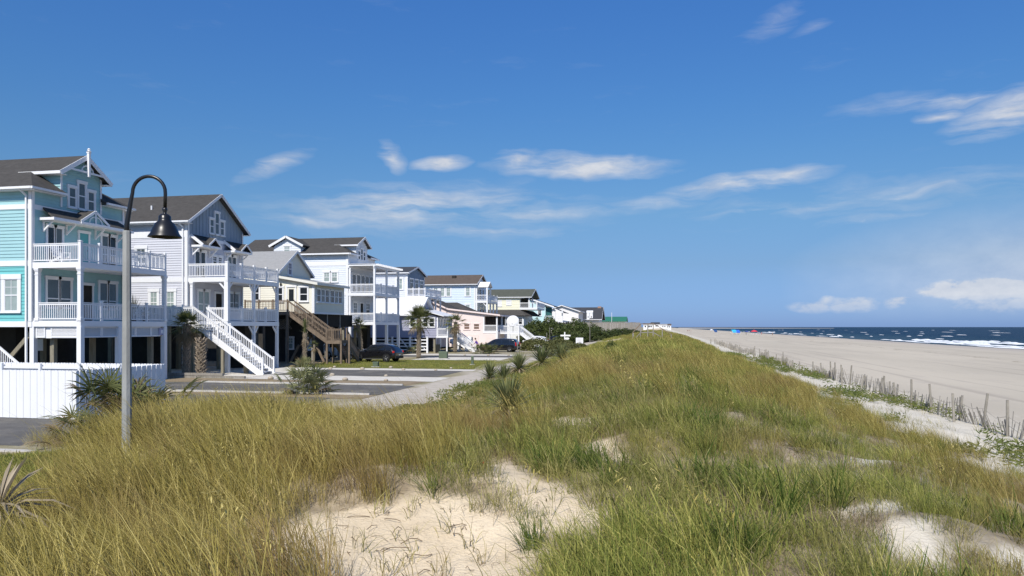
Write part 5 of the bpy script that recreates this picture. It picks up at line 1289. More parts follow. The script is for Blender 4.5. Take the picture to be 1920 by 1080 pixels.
# ------------------------------------------------------------------ street lamp
def street_lamp():
    x, y = -9.1, 11.4; g = float(ground(x, y))
    t = thing('street_lamp', 'black bell shaped lamp on a goose-neck arm atop a grey concrete post', 'lamp', (x, y, g), R(11.3), local=True)
    top = 3.2 + (613 - 433) / 107.7 - g
    BLK = mat('black_enamel', (.012, .012, .013), .32, .1, 4, spec=.5); PC = mat('concrete_post', (.33, .335, .32), .85, .16, 3, stretch=(1, 1, .4), bump=.25, bscale=30, dirt=.35, dirtcol=(.22, .2, .17))
    p = MB(); s = .064
    oct_ = [(s * math.cos(R(22.5 + 45 * k)) * 1.05, s * math.sin(R(22.5 + 45 * k)) * 1.05) for k in range(8)]
    b = MB(); n = 8; o = 0
    for z, f in ((-.4, 1.28), (.0, 1.22), (top - .02, .98), (top, .9)): b.v += [(q[0] * f, q[1] * f, z) for q in oct_]
    for i in range(3):
        for k in range(8): b.f.append((i * 8 + k, i * 8 + (k + 1) % 8, i * 8 + 8 + (k + 1) % 8, i * 8 + 8 + k))
    b.f.append(tuple(24 + k for k in range(8))); part('post', b, PC, t)
    a = MB(); rad = .285; path = [(0, 0, top - .15), (.0, 0, top + .1), (.06, 0, top + .45), (.1, 0, top + .66)]
    cx, cz = .1 + rad, top + .66
    path += [(cx - rad * math.cos(R(q)), 0, cz + rad * math.sin(R(q))) for q in range(12, 169, 12)]
    path += [(cx + rad, 0, cz - .02), (cx + rad - .005, 0, cz - .26)]
    a.tube(path, [.045, .042, .036] + [.03] * (len(path) - 3), 12); part('arm', a, BLK, t, True)
    hx, hz = cx + rad - .01, cz - .26
    c = MB(); c.lathe([(.0, 0), (.035, -.0), (.045, -.04), (.03, -.08), (.03, -.11), (.05, -.12), (.0, -.121)], (hx, 0, hz), 14); part('coupling', c, BLK, t, True)
    h = MB(); h.lathe([(.0, -.11), (.06, -.115), (.1, -.15), (.102, -.21), (.11, -.235), (.16, -.28), (.205, -.37), (.235, -.45), (.275, -.505), (.278, -.515), (.262, -.515), (.225, -.46), (.19, -.37), (.1, -.28), (0, -.27)], (hx, 0, hz), 32); part('shade', h, BLK, t, True)
    l = MB(); l.lathe([(0, -.30), (.06, -.31), (.07, -.38), (.04, -.44), (0, -.45)], (hx, 0, hz), 14); part('bulb', l, mat('frosted_glass', (.7, .7, .68), .4), t, True)
street_lamp()

# ------------------------------------------------------------------ white board fence
FENCEW = mat('white_fence_vinyl', (.80, .80, .80), .45, .025, 1.2, dirt=.08, dirtcol=(.6, .57, .5))
def white_fence():
    t = thing('white_fence', 'white vertical board privacy fence standing on the grey asphalt', 'fence', (-21, 24.5, 0))
    X1, Y0, Y1, h = -19.7, 22.2, 26.9, 1.70; X0 = -30
    pk = MB(); pk.box(-.068, .068, -.011, .011, .03, h - .04); pk.prism([(-.068, h - .04), (.068, h - .04), (.045, h), (-.045, h)], -.011, .011, 'xz')
    me = mesh('picket', pk.v, pk.f, FENCEW); bm_fix(me); k = off(t); r = random.Random(1)
    def run(a, b, rot, out):
        n = int(round(math.hypot(b[0] - a[0], b[1] - a[1]) / .142))
        for i in range(n):
            f = (i + .5) / n; j = (.012 if i % 2 else -.006) * (1 if abs(out[0]) else .3)
            put('picket', me, t, Vector((a[0] + (b[0] - a[0]) * f + out[0] * j, a[1] + (b[1] - a[1]) * f + out[1] * j, r.uniform(-.003, .003))) - k, (0, r.uniform(-.003, .003), rot))
    run((X0, Y0), (X1, Y0), 0, (0, -1)); run((X1, Y0), (X1, Y1), R(90), (1, 0)); run((X0, Y1), (X1, Y1), 0, (0, 1))
    for z in (.25, .85, 1.45):
        m = MB(); m.box(X0, X1 - .06, Y0 + .02, Y0 + .07, z, z + .09); part('rail', m, FENCEW, t); m = MB(); m.box(X0, X1 - .06, Y1 - .07, Y1 - .025, z, z + .09); part('rail', m, FENCEW, t); m = MB(); m.box(X1 - .07, X1 - .025, Y0 + .07, Y1 - .07, z, z + .09); part('rail', m, FENCEW, t)
    for x, y in [(X1 - .1, Y0 + .1), (X1 - .1, Y1 - .1), (X1 - .1, 24.5)] + [(X1 - .1 - 1.9 * i, yy) for i in range(1, 5) for yy in (Y0 + .12, Y1 - .12)]:
        m = MB(); m.box(x - .05, x + .05, y - .05, y + .05, 0, h - .03); part('post', m, FENCEW, t)
white_fence()

# ------------------------------------------------------------------ sand fence on the beach side
FPOST = mat('beach_fence_post', (.29, .265, .22), .9, .3, 5, stretch=(2, 2, .6), bump=.4, spec=.1); FSLAT = mat('beach_fence_slat', (.31, .285, .245), .9, .3, 5, stretch=(3, 3, .8), spec=.1)
def sand_fence():
    t = thing('sand_fence', 'leaning slatted wood sand fence along the foot of the dune', 'fence', (10.6, 30, -.4)); k = off(t); r = random.Random(12)
    pm = [mesh('post', *(lambda b: (b.v, b.f))(MB().tube([(0, 0, -.5), (0, 0, hh * .5), (.01, 0, hh)], [.05, .046, .04], 7)), FPOST) for hh in (1.0, 1.15, .9, .75)]
    sl = [mesh('slat', *(lambda b: (b.v, b.f))(MB().box(-.026, .026, -.006, .006, 0, hh)), FSLAT) for hh in (.6, .75, .9)]
    def fx(y): return 10.9 + .35 * math.sin(y * .16) + .25 * math.sin(y * .47 + 1) - .012 * (y - 25) * (1 if y < 70 else 70 / y)
    ys = []; y = 19.0
    while y < 150: ys.append(y); y += (r.uniform(1.7, 2.9) if y < 60 else r.uniform(2.4, 3.6))
    for y in ys:
        x = fx(y); put('post', r.choice(pm), t, Vector((x, y, float(ground(x, y)))) - k, (r.gauss(0, .06), r.gauss(0, .07), r.uniform(0, 6)))
        if r.random() < .35: x2 = x - r.uniform(.5, 1.4); y2 = y + r.uniform(-.6, .8); put('post', r.choice(pm), t, Vector((x2, y2, float(ground(x2, y2)))) - k, (r.gauss(0, .12), r.gauss(0, .12), 0))
    n = 0; far = MB(); wires = MB()
    for i in range(len(ys) - 1):
        a, b = ys[i], ys[i + 1]; lean = r.gauss(0, .28); miss = r.random() < .15; drop = r.uniform(.0, .28)
        m = int((b - a) / .085); 
        for j in range(m):
            if miss or r.random() < .14: continue
            y = a + (b - a) * (j + .5) / m; x = fx(y) + .05 * math.sin(j); g = float(ground(x, y)) - drop * math.sin(math.pi * (j + .5) / m) - .05
            le = lean * math.sin(math.pi * (j + .5) / m) ** .6 + r.gauss(0, .04); tl = r.gauss(.08, .06)
            if n < 290: put('slat', r.choice(sl), t, Vector((x, y, g)) - k, (le, tl, r.gauss(1.57, .2))); n += 1
            else:
                hh = r.uniform(.6, .85); far.beam((x, y, g), (x + tl * hh, y - le * hh, g + hh), .012, .04, up=(1, 0, 0))
        for z in (.35, .62):
            wires.tube([(fx(a), a, float(ground(fx(a), a)) + z), (fx((a + b) / 2), (a + b) / 2, float(ground(fx((a + b) / 2), (a + b) / 2)) + z - drop * .7), (fx(b), b, float(ground(fx(b), b)) + z)], .006, 4)
    part('far_slats', far, FSLAT, t, kind='stuff'); part('wire', wires, FPOST, t, kind='stuff')
sand_fence()

# ------------------------------------------------------------------ cars
CARBLK = mat('black_car_paint', (.008, .008, .010), .18, .05, 2, spec=.5, coat=1.0); CARWHT = mat('white_car_paint', (.72, .72, .72), .3, .03, 2, coat=.6); CARNAVY = mat('dark_blue_car_paint', (.012, .016, .035), .2, .05, 2, coat=1.0)
TYRE = mat('tyre_rubber', (.018, .018, .018), .85, .1, 8); RIM = mat('alloy_rim', (.42, .42, .43), .3, .05, 6, metal=.9); CARGL = mat('car_glass', (.010, .012, .014), .05, .05, 2, spec=.6); TRIMB = mat('black_plastic', (.02, .02, .02), .6, .1, 6); REDL = mat('tail_light', (.45, .02, .02), .25, .1, 4); CLEARL = mat('head_light', (.6, .62, .62), .15, .1, 4)
def car(name, label, cat, loc, rz, paint, L=4.6, W=1.86, Hh=1.68, van=False, group='parked cars'):
    t = thing(name, label, cat, loc, rz, group, local=True)
    q = L / 4.6; hz = Hh / 1.68
    # stations along the car: x, bottom, shoulder height, roof height (None = no cabin), half width, half roof width
    if van: st = [(-2.3, .45, .85, .86, .78, .6), (-2.24, .30, .98, 1.02, .88, .70), (-2.1, .26, 1.02, 1.52, .92, .72), (-1.75, .24, 1.03, 1.64, .93, .74), (-.8, .22, 1.02, 1.68, .93, .75), (.2, .22, 1.0, 1.66, .93, .74), (.75, .22, .99, 1.52, .93, .70), (1.35, .22, .98, 1.06, .93, .74), (1.9, .24, .90, .93, .90, .70), (2.2, .28, .74, .76, .82, .62), (2.3, .40, .58, .60, .70, .55)]
    else: st = [(-2.3, .50, .86, .88, .76, .62), (-2.22, .34, .98, 1.04, .88, .70), (-2.0, .30, 1.06, 1.38, .92, .66), (-1.6, .28, 1.06, 1.60, .93, .68), (-.8, .26, 1.04, 1.68, .93, .70), (.05, .26, 1.02, 1.66, .93, .70), (.5, .26, 1.01, 1.48, .93, .67), (1.0, .26, 1.00, 1.10, .93, .72), (1.6, .28, .97, 1.02, .91, .74), (2.08, .32, .88, .91, .86, .68), (2.26, .40, .70, .72, .76, .60)]
    def ring(s):
        x, b, sh, rf, w, wr = s; x *= q; sh *= hz; rf *= hz; w *= W / 1.86; wr *= W / 1.86
        return [(x, -w * .90, b), (x, -w, b + .12), (x, -w * 1.0, (b + sh) * .55), (x, -w * .965, sh), (x, -wr * 1.0, max(rf - .07, sh + .005)), (x, -wr * .86, rf), (x, 0, rf + .02),
                (x, wr * .86, rf), (x, wr, max(rf - .07, sh + .005)), (x, w * .965, sh), (x, w, (b + sh) * .55), (x, w, b + .12), (x, w * .90, b)]
    rings = [ring(s) for s in st]; m = 13; b = MB()
    for rg in rings: b.v += rg
    for i in range(len(rings) - 1):
        for k in range(m - 1): b.f.append((i * m + k, i * m + k + 1, i * m + m + k + 1, i * m + m + k))
        b.f.append((i * m + m - 1, i * m, i * m + m, i * m + 2 * m - 1))
    b.f.append(tuple(range(m))); b.f.append(tuple((len(rings) - 1) * m + k for k in range(m)))
    o = part('body', b, paint, t, True)
    sb = o.modifiers.new('smooth', 'SUBSURF'); sb.levels = 1; sb.render_levels = 2
    # glazing: panels lying just outside the cabin sides, windscreen and rear window
    def lerp(i, j, f, k): return Vector(rings[i][k]).lerp(Vector(rings[j][k]), f)
    cab = [i for i, s in enumerate(st) if s[3] - s[2] > .25]; i0, i1 = cab[0], cab[-1]
    for side in (-1, 1):
        lo, hi = (3, 4) if side < 0 else (9, 8)
        spans = [(i0 + .35, i0 + 1.3), (i0 + 1.42, i0 + 2.3), (i0 + 2.42, i1 - .02)]
        for s0, s1 in spans:
            g = MB(); pts = []
            for s_, top in ((s0, 0), (s1, 0), (s1, 1), (s0, 1)):
                a = min(int(s_), len(rings) - 2); f = s_ - a
                p, r_ = lerp(a, a + 1, f, lo), lerp(a, a + 1, f, hi); pts.append(p.lerp(r_, .84 if top else .10) + Vector((0, side * .012, 0)))
            g.slab(pts if side < 0 else pts[::-1], .01); part('side_window', g, CARGL, t)
        mr = MB(); xq = st[i1][0] * q; mr.box(xq + .12, xq + .26, side * W * .5 - .02 + (0 if side > 0 else -.12), side * W * .5 + .10 + (0 if side > 0 else -.06), 1.02 * hz, 1.17 * hz); part('mirror', mr, paint, t, bevel=.03)
    def screen(i, j, name):
        g = MB(); a, c = rings[i], rings[j]
        pts = [Vector(a[k]).lerp(Vector(c[k]), f) for k, f in ((4, .1), (8, .1), (8, .9), (4, .9))]
        n_ = Vector((1 if st[i][0] > 0 else -1, 0, .9)) * .02
        pts = [Vector((p.x, p.y * .95, p.z)) + n_ for p in pts]
        if st[i][0] < 0: pts.reverse()
        g.slab(pts, .01); part(name, g, CARGL, t)
    screen(i1 + 1, i1 - 1, 'windscreen'); screen(i0 - 1, i0 + 1, 'rear_window')
    for wx in (-1.42 * q, 1.42 * q):
        for side in (-1, 1):
            y = side * (W / 2 - .06); wh = MB(); wh.lathe([(.20, -.10), (.33, -.10), (.355, -.07), (.355, .07), (.33, .10), (.20, .10)], (wx, y, .355), 28, 'y'); w_ = part('wheel', wh, TYRE, t, True)
            rm = MB(); ys = y + side * .085; rm.lathe([(.0, -.02), (.05, -.02), (.05, .015), (.0, .015)], (wx, ys, .355), 14, 'y')
            for k in range(5):
                a = 2 * math.pi * k / 5 + .3; rm.beam((wx + .03 * math.cos(a), ys, .355 + .03 * math.sin(a)), (wx + .225 * math.cos(a), ys, .355 + .225 * math.sin(a)), .03, .05, up=(0, 1, 0))
            rm.lathe([(.215, -.03), (.245, -.03), (.245, .012), (.215, .012), (.215, -.03)], (wx, ys, .355), 28, 'y'); part('rim', rm, RIM, w_, True)
            ar = MB(); 
            for k in range(10):
                a0, a1 = math.pi * k / 10, math.pi * (k + 1) / 10; yy = side * (W / 2 - .005)
                ar.beam((wx + .40 * math.cos(a0), yy, .37 + .40 * math.sin(a0)), (wx + .40 * math.cos(a1), yy, .37 + .40 * math.sin(a1)), .03, .06, up=(0, 1, 0))
            part('wheel_arch', ar, TRIMB, t)
    for side in (-1, 1):
        l = MB(); l.box(-2.26 * q, -2.05 * q, side * W * .47 - .06, side * W * .47 + .05, .86 * hz, 1.04 * hz) if not van else l.box(-2.25 * q, -2.1 * q, side * W * .46 - .06, side * W * .46 + .04, .8, 1.25); part('tail_light', l, REDL, t, bevel=.02)
        l = MB(); l.box(2.02 * q, 2.17 * q, side * W * .40 - .10, side * W * .40 + .10, .72 * hz, .82 * hz); part('headlight', l, CLEARL, t, bevel=.02)
        s_ = MB(); s_.box(-.95 * q, .95 * q, side * W * .495 - .02, side * W * .495 + .02, .27, .35); part('sill_trim', s_, RIM if not van else TRIMB, t)
        for hx in (-.75, .1): h = MB(); h.box(hx * q, hx * q + .18, side * W * .5 - .005, side * W * .5 + .025, .90 * hz, .93 * hz); part('door_handle', h, paint, t)
    bp = MB(); bp.box(-2.33 * q, -2.2 * q, -W * .4, W * .4, .34, .56); part('bumper', bp, TRIMB, t, bevel=.03)
    pl = MB(); pl.box(-2.345 * q, -2.33 * q, -.16, .16, .62, .72); part('number_plate', pl, WHITE, t)
    return t
car('parked_suv', 'black SUV parked on the lawn beside the brown timber stair', 'car', (-25.55, 64.75, 0.01), R(172), CARBLK, 4.55, 1.88, 1.66)
car('parked_suv', 'white SUV half hidden behind the brown timber stair', 'car', (-31.5, 70.8, 0.01), R(6), CARWHT, 4.5, 1.85, 1.75)
car('parked_minivan', 'black minivan parked by the kerb before the pink house', 'car', (-20.2, 93.0, 0.0), R(176), CARBLK, 5.0, 1.95, 1.75, True)
car('parked_suv', 'white station wagon parked behind the black minivan near the hedge', 'car', (-21.5, 128.0, .05), R(150), CARWHT, 4.7, 1.85, 1.6)
car('parked_car', 'dark blue car parked beyond the white station wagon', 'car', (-19.4, 136.5, .1), R(160), CARNAVY, 4.6, 1.85, 1.5)

# ------------------------------------------------------------------ street furniture
def rail_fence():
    t = thing('rail_fence', 'white ranch rail fence in front of the low blue grey cottage', 'fence', (-31, 87, 0))
    for x in (-34.6, -32.4, -30.1, -27.9): m = MB(); m.box(x - .1, x + .1, 86.9, 87.1, 0, 1.95); m.box(x - .13, x + .13, 86.87, 87.13, 1.95, 2.0); part('post', m, WHITE, t)
    for z in (.35, .75, 1.15, 1.55):
        m = MB(); m.box(-34.6, -27.9, 86.96, 87.04, z, z + .14); part('rail', m, WHITE, t)
rail_fence()
def bin_():
    t = thing('wheelie_bin', 'dark wheeled rubbish bin beside the cottage stair', 'bin', (-27.0, 88.4, 0), .3, local=True); D = mat('dark_plastic', (.02, .022, .02), .6)
    b = MB(); b.v = [(-.22, -.24, .08), (.22, -.24, .08), (.22, .24, .08), (-.22, .24, .08), (-.3, -.32, .98), (.3, -.32, .98), (.3, .32, .98), (-.3, .32, .98)]; b.f = [(0, 3, 2, 1), (4, 5, 6, 7), (0, 1, 5, 4), (1, 2, 6, 5), (2, 3, 7, 6), (3, 0, 4, 7)]; part('tub', b, D, t, bevel=.03)
    l = MB(); l.box(-.33, .33, -.35, .35, .985, 1.06); part('lid', l, D, t, bevel=.02)
    for s in (-1, 1): w = MB(); w.lathe([(.0, -.03), (.11, -.03), (.11, .03), (0, .03)], (-.2, s * .25, .11), 14, 'y'); part('wheel', w, TYRE, t)
bin_()
BOXG = mat('utility_green', (.10, .13, .085), .6, .12, 2, dirt=.3, dirtcol=(.2, .19, .14))
def utility(x, y, w, d, h, label):
    t = thing('utility_box', label, 'utility box', (x, y, 0), .1, local=True); b = MB(); b.box(-w / 2, w / 2, -d / 2, d / 2, .06, h * .86); part('cabinet', b, BOXG, t, bevel=.02)
    l = MB(); l.prism([(-d / 2 - .02, h * .86), (d / 2 + .02, h * .86), (d / 2 + .02, h), (-d / 2 + .06, h)], -w / 2 - .02, w / 2 + .02, 'yz'); part('lid', l, BOXG, t); p = MB(); p.box(-w / 2 - .1, w / 2 + .1, -d / 2 - .1, d / 2 + .1, -.05, .06); part('plinth', p, CONC, t)
utility(-21.4, 72.0, .82, .7, .75, 'square green utility box on the white shell strip'); utility(-22.3, 56.2, .42, .4, .42, 'small green utility box on the edge of the lawn'); utility(-15.6, 61.0, .2, .2, .75, 'slim green marker pedestal at the end of the lawn'); utility(-17.2, 15.2, .3, .3, .75, 'dark green post at the picture edge by the kerb')
STONE = mat('kerb_stone', (.42, .36, .28), .9, .25, 9, bump=.4)
r_ = random.Random(4); sm = MB(); sm.lathe([(0, 0), (.12, .0), (.15, .05), (.13, .11), (.07, .15), (0, .16)], (0, 0, 0), 9); sme = mesh('kerb_stone', sm.v, sm.f, STONE, True)
for lab, yy, xs in (('near edge of the white shell strip', 41.9, (-23.2, -20.8, -18.3, -15.8)), ('far edge of the white shell strip', 45.55, (-24.0, -21.0, -17.6)), ('shell edge by the lawn', 52.6, (-24.5, -22.2, -19.0, -16.2)), ('lawn just beyond the shell edge', 54.9, (-25.2, -20.3, -15.5)), ('pad before the pink house', 80.9, (-24.5, -21.8, -18.8, -16.5))):
    for q, x in enumerate(sorted(xs, reverse=True)):
        o = put('kerb_stone', sme, None, (x + r_.uniform(-.3, .3), yy + r_.uniform(-.1, .1), .0), (0, 0, r_.uniform(0, 6)), r_.uniform(.8, 1.3)); tag(o, 'small stone on the %s, %s the sandy path' % (lab, ('nearest', 'second from', 'third from', 'fourth from')[q]), 'stone', 'small stones along the parking pads')
def sign_post():
    t = thing('sign_post', 'white cross shaped sign post with two arms by the hedge', 'sign', (-13.9, 109, float(ground(-13.9, 109))), .0, local=True); h = 2.45 - t.location.z
    m = MB(); m.box(-.08, .08, -.06, .06, -.3, h); part('post', m, WHITE, t); m = MB(); m.box(-.62, .85, -.09, -.06, h - .62, h - .4); part('arm', m, WHITE, t); m = MB(); m.prism([(.35 + .32 * math.cos(a), h - .95 + .17 * math.sin(a)) for a in np.linspace(0, 2 * math.pi, 17)[:-1]], -.05, -.02); part('plaque', m, WHITE, t)
sign_post()
def notice():
    x, y = -9.9, 92.0; t = thing('notice_board', 'white square notice board on a short post at the dune edge', 'sign', (x, y, float(ground(x, y))), .0, local=True)
    z = 1.0 - 0; zb = .95 + .55 - t.location.z
    zb = 0.55 + 0.0
    zc = (3.2 - 27 * 92 / 1400) - t.location.z
    m = MB(); m.box(-.06, .06, -.02, .06, -.3, zc); part('post', m, WHITE, t); m = MB(); m.box(-.45, .45, -.06, -.02, zc - .55, zc + .45); o = part('board', m, WHITE, t)
    G = mat('faded_print', (.45, .40, .42), .7)
    for k in range(4): m = MB(); m.box(-.28, .28 - .08 * (k % 2), -.064, -.06, zc + .26 - k * .17, zc + .30 - k * .17); part('text_line', m, G, o)
notice()
def martin_house():
    x, y = -12.0, 128; g = float(ground(x, y)); t = thing('bird_house', 'white multi box bird house on a tall thin pole', 'bird house', (x, y, g), 0, local=True); z = 4.3 - g + .3
    p = MB(); p.tube([(0, 0, -.2), (0, 0, z)], .045, 8); part('pole', p, GREYWOOD, t)
    for i in (-1, 1):
        b = MB(); b.box(i * .27 - .24, i * .27 + .24, -.3, .3, z + i * .1, z + 1.05); o = part('box', b, WHITE, t); r = MB()
        for s in (-1, 1): r.slab([(i * .27 - .28, s * .38, z + 1.05), (i * .27 + .28, s * .38, z + 1.05), (i * .27 + .28, 0, z + 1.4), (i * .27 - .28, 0, z + 1.4)][::(1 if s < 0 else -1)], .04)
        part('roof', r, WHITE, o); h = MB(); h.box(i * .27 - .06, i * .27 + .06, -.31, -.3, z + .15, z + .5); part('opening', h, DARKWOOD, o)
martin_house()
for x, y, h, lab in ((-15.4, 80, 2.2, 'thin metal pole beside the black minivan rear'), (-15.2, 100, 2.3, 'thin pole standing in the hedge by the dark blue car'), (-18.5, 125, 3.0, 'thin pole in front of the dark green hedge')):
    m = MB(); m.tube([(0, 0, -.2), (0, 0, h)], .035, 8); m.lathe([(0, 0), (.045, .0), (.05, .03), (0, .06)], (0, 0, h), 8); solo('marker_pole', m, GREYWOOD, lab, 'pole', 'thin marker poles', loc=(x, y, float(ground(x, y))))
def stand():
    t = thing('draped_stand', 'white draped stand on short white legs beside the pink house stair', 'stand', (-25.6, 95.2, 0), 0, local=True)
    d = MB(); n = 16; o = 0; N_ = 14
    for j in range(N_ + 1):
        f = j / N_; x = -1.7 + 2.9 * f; zt = 1.9 - .25 * (1 - f) ** 2 * 1.2 if f > .1 else 1.6; zb = 1.35 - .55 * math.sin(math.pi * (.15 + f * .75)); 
        d.v += [(x, -.6, zb), (x, -.5 - .04 * math.sin(j * 2.1), (zt + zb) / 2), (x, -.3, zt), (x, .3, zt), (x, .5, (zt + zb) / 2), (x, .6, zb)]
    for j in range(N_):
        for k in range(5): d.f.append((j * 6 + k, j * 6 + k + 1, j * 6 + 7 + k, j * 6 + 6 + k))
    part('cover', d, WHITE, t, True)
    b = MB(); b.box(-1.5, 1.0, -.25, .25, 1.2, 1.5); part('frame', b, WHITE, t)
    for x in (-.55, .45):
        for y in (-.4, .4): m = MB(); m.box(x - .1, x + .1, y - .1, y + .1, 0, 1.25); part('leg', m, WHITE, t)
    D = mat('dark_pennant', (.12, .12, .14), .7)
    for j in range(1, N_, 2):
        f = j / N_; x = -1.7 + 2.9 * f; zb = 1.35 - .55 * math.sin(math.pi * (.15 + f * .75)); m = MB(); m.box(x - .07, x + .07, -.625, -.605, zb + .06, zb + .22); part('pennant', m, D, t)
stand()

# ------------------------------------------------------------------ plants
PALMG = leafmat('palm_leaf', (.065, .085, .025), (.22, .225, .085), .45, .3); PALMDRY = leafmat('dry_palm_leaf', (.19, .14, .08), (.34, .27, .16), .7, .25)
PALMETTO = leafmat('palmetto_leaf', (.12, .14, .055), (.33, .33, .16), .45, .3); YUCCAG = leafmat('yucca_leaf', (.075, .105, .038), (.28, .29, .12), .4, .25); YUCCADRY = leafmat('dry_yucca_leaf', (.26, .205, .13), (.50, .42, .30), .6, .25)
SHRUBG = leafmat('shrub_leaf', (.035, .06, .018), (.13, .155, .05), .45, .3); SHRUBY = leafmat('olive_shrub_leaf', (.075, .09, .026), (.22, .215, .08), .5, .3)
TRUNK = mat('palm_trunk', (.20, .165, .12), .9, .3, 6, bump=.5); BOOT = mat('palm_boots', (.27, .22, .165), .9, .35, 7, bump=.4)
class LB(MB):
    """leaf builder: also carries a tint for every vertex"""
    def leaf(s, pts, w, tint, side):
        o = len(s.v); n = len(pts)
        for i, p in enumerate(pts):
            ww = w * (w_prof(i / (n - 1)))
            if i < n - 1: s.v += [tuple(p - side * ww), tuple(p + side * ww)]; s.t += [tint, tint]
            else: s.v.append(tuple(p)); s.t.append(tint)
        for i in range(n - 2): s.f.append((o + 2 * i, o + 2 * i + 1, o + 2 * i + 3, o + 2 * i + 2))
        s.f.append((o + 2 * (n - 2), o + 2 * (n - 2) + 1, o + 2 * (n - 1)))
def w_prof(t): return (.55 + .9 * t if t < .4 else .91 * (1 - (t - .4) / .6 * .75)) if t < 1 else 0
def leafmesh(name, lb, m):
    me = mesh(name, lb.v, lb.f, None); 
    if m: me.materials.append(m)
    n = len(me.vertices); t = (lb.t + [0.5] * n)[:n]
    at = me.attributes.new('tint', 'FLOAT', 'POINT'); at.data.foreach_set('value', t)
    return me
def fan(lb, base, d, pet, size, r, droop=.5, n=17, tint=None):
    d = d.normalized(); up = Vector((0, 0, 1)); side = d.cross(up)
    if side.length < .1: side = Vector((1, 0, 0))
    side.normalize(); nrm = side.cross(d).normalized(); tint = r.random() if tint is None else tint
    tip = base + d * pet + Vector((0, 0, -.12 * pet * droop))
    lb.leaf([base, base.lerp(tip, .5), tip], .014 * (1 + size), tint * .6, side)
    lb.leaf([tip, tip + d * .02, tip + d * .021], .001, tint, side)
    for k in range(n):
        a = R(-118 + 236 * k / (n - 1)) + r.gauss(0, .04); q = d * math.cos(a) + side * math.sin(a)
        L = size * (.75 + .25 * math.cos(a)) * r.uniform(.9, 1.08); pts = []
        for j in range(4):
            t = j / 3; pts.append(tip + q * (L * t) + nrm * (.10 * L * math.sin(t * 2.2)) + Vector((0, 0, -droop * L * .55 * t * t)))
        lb.leaf(pts, .028 * size + .006, min(1, max(0, tint + r.gauss(0, .15))), q.cross(nrm).normalized() * .85 + nrm * .4)
def trunk_mesh(h, rad, boots=True, lean=0.0, seed=0, shaggy=1.0):
    r = random.Random(seed); b = MB(); n = 9
    path = [(lean * h * (i / n) ** 1.5, 0, h * i / n) for i in range(n + 1)]; b.tube(path, [rad * (1.12 if i == 0 else .92 + .06 * math.sin(i * 2)) for i in range(n + 1)], 12)
    bo = MB()
    if boots:
        rows = int(h / .13)
        for i in range(rows):
            z = .1 + i * .13
            for k in range(7):
                a = 2 * math.pi * (k + .5 * (i % 2)) / 7 + r.gauss(0, .06) + i * .12; x0 = lean * h * (z / h) ** 1.5; c, s = math.cos(a), math.sin(a); t = Vector((-s, c, 0)); o = Vector((c, s, 0)); p = Vector((x0, 0, z)) + o * rad * .86
                e = p + o * (.09 * shaggy * r.uniform(.6, 1.3)) + Vector((0, 0, .2 * r.uniform(.8, 1.2))); w = .07 * rad / .2
                bo.add([p - t * w, p + t * w, e + t * w * .35, e - t * w * .35, p - t * w * .8 + Vector((0, 0, .09)), p + t * w * .8 + Vector((0, 0, .09)), e + t * w * .3 + Vector((0, 0, .02)) - o * .03, e - t * w * .3 + Vector((0, 0, .02)) - o * .03], [(0, 1, 2, 3), (7, 6, 5, 4), (0, 4, 5, 1), (1, 5, 6, 2), (2, 6, 7, 3), (3, 7, 4, 0)])
    return b, bo, Vector(path[-1])
def palm(x, y, h, rad, label, seed, crown=1.0, nf=30, dead=8, boots=True, lean=.02, z0=0.0, name='palm_tree', shag=1.0, rot=0, upright=0.0):
    r = random.Random(seed); t = thing(name, label, 'palm', (x, y, z0), rot, 'palms by the houses', local=True)
    b, bo, top = trunk_mesh(h, rad, boots, lean, seed, shag); part('trunk', b, TRUNK, t, True)
    if boots: part('leaf_bases', bo, BOOT, t, kind='stuff')
    if nf:
        lb = LB()
        for i in range(nf):
            f = (i + .5) / nf; el = R(82 - 105 * f ** 1.1 + upright * 20); a = i * 2.4 + r.gauss(0, .2); d = Vector((math.cos(a) * math.cos(el), math.sin(a) * math.cos(el), math.sin(el)))
            fan(lb, top + Vector((0, 0, -.1)), d, .65 * crown * r.uniform(.8, 1.1), .72 * crown, r, .35 + .5 * f)
        put('crown', leafmesh('crown', lb, PALMG), t)
    if dead:
        lb = LB()
        for i in range(dead):
            a = i * 2.4 + r.gauss(0, .4); el = R(r.uniform(-75, -35)); d = Vector((math.cos(a) * math.cos(el), math.sin(a) * math.cos(el), math.sin(el))); fan(lb, top + Vector((0, 0, -.2)), d, .5 * crown, .6 * crown, r, .7, 12)
        put('dead_fronds', leafmesh('dead_fronds', lb, PALMDRY), t)
    return t
palm(-24.2, 72.6, 4.0, .2, 'cabbage palm with full round crown standing on the shell strip', 3, 1.5, 46, 10)
palm(-25.3, 90.2, 3.75, .19, 'palm with thin half dry crown before the pink house', 5, 1.35, 18, 12, rot=1.0)
palm(-30.6, 43.9, 3.35, .24, 'palm with shaggy hanging skirt beside the turquoise house corner', 8, 1.05, 30, 30)
palm(-28.75, 42.75, 2.35, .27, 'thick shaggy palm trunk without a crown below the white staircase', 9, .3, 0, 3, shag=1.7, lean=.0)
palm(-29.4, 70.2, 3.4, .2, 'palm leaning behind the brown timber stair', 15, .9, 16, 8, lean=-.1)

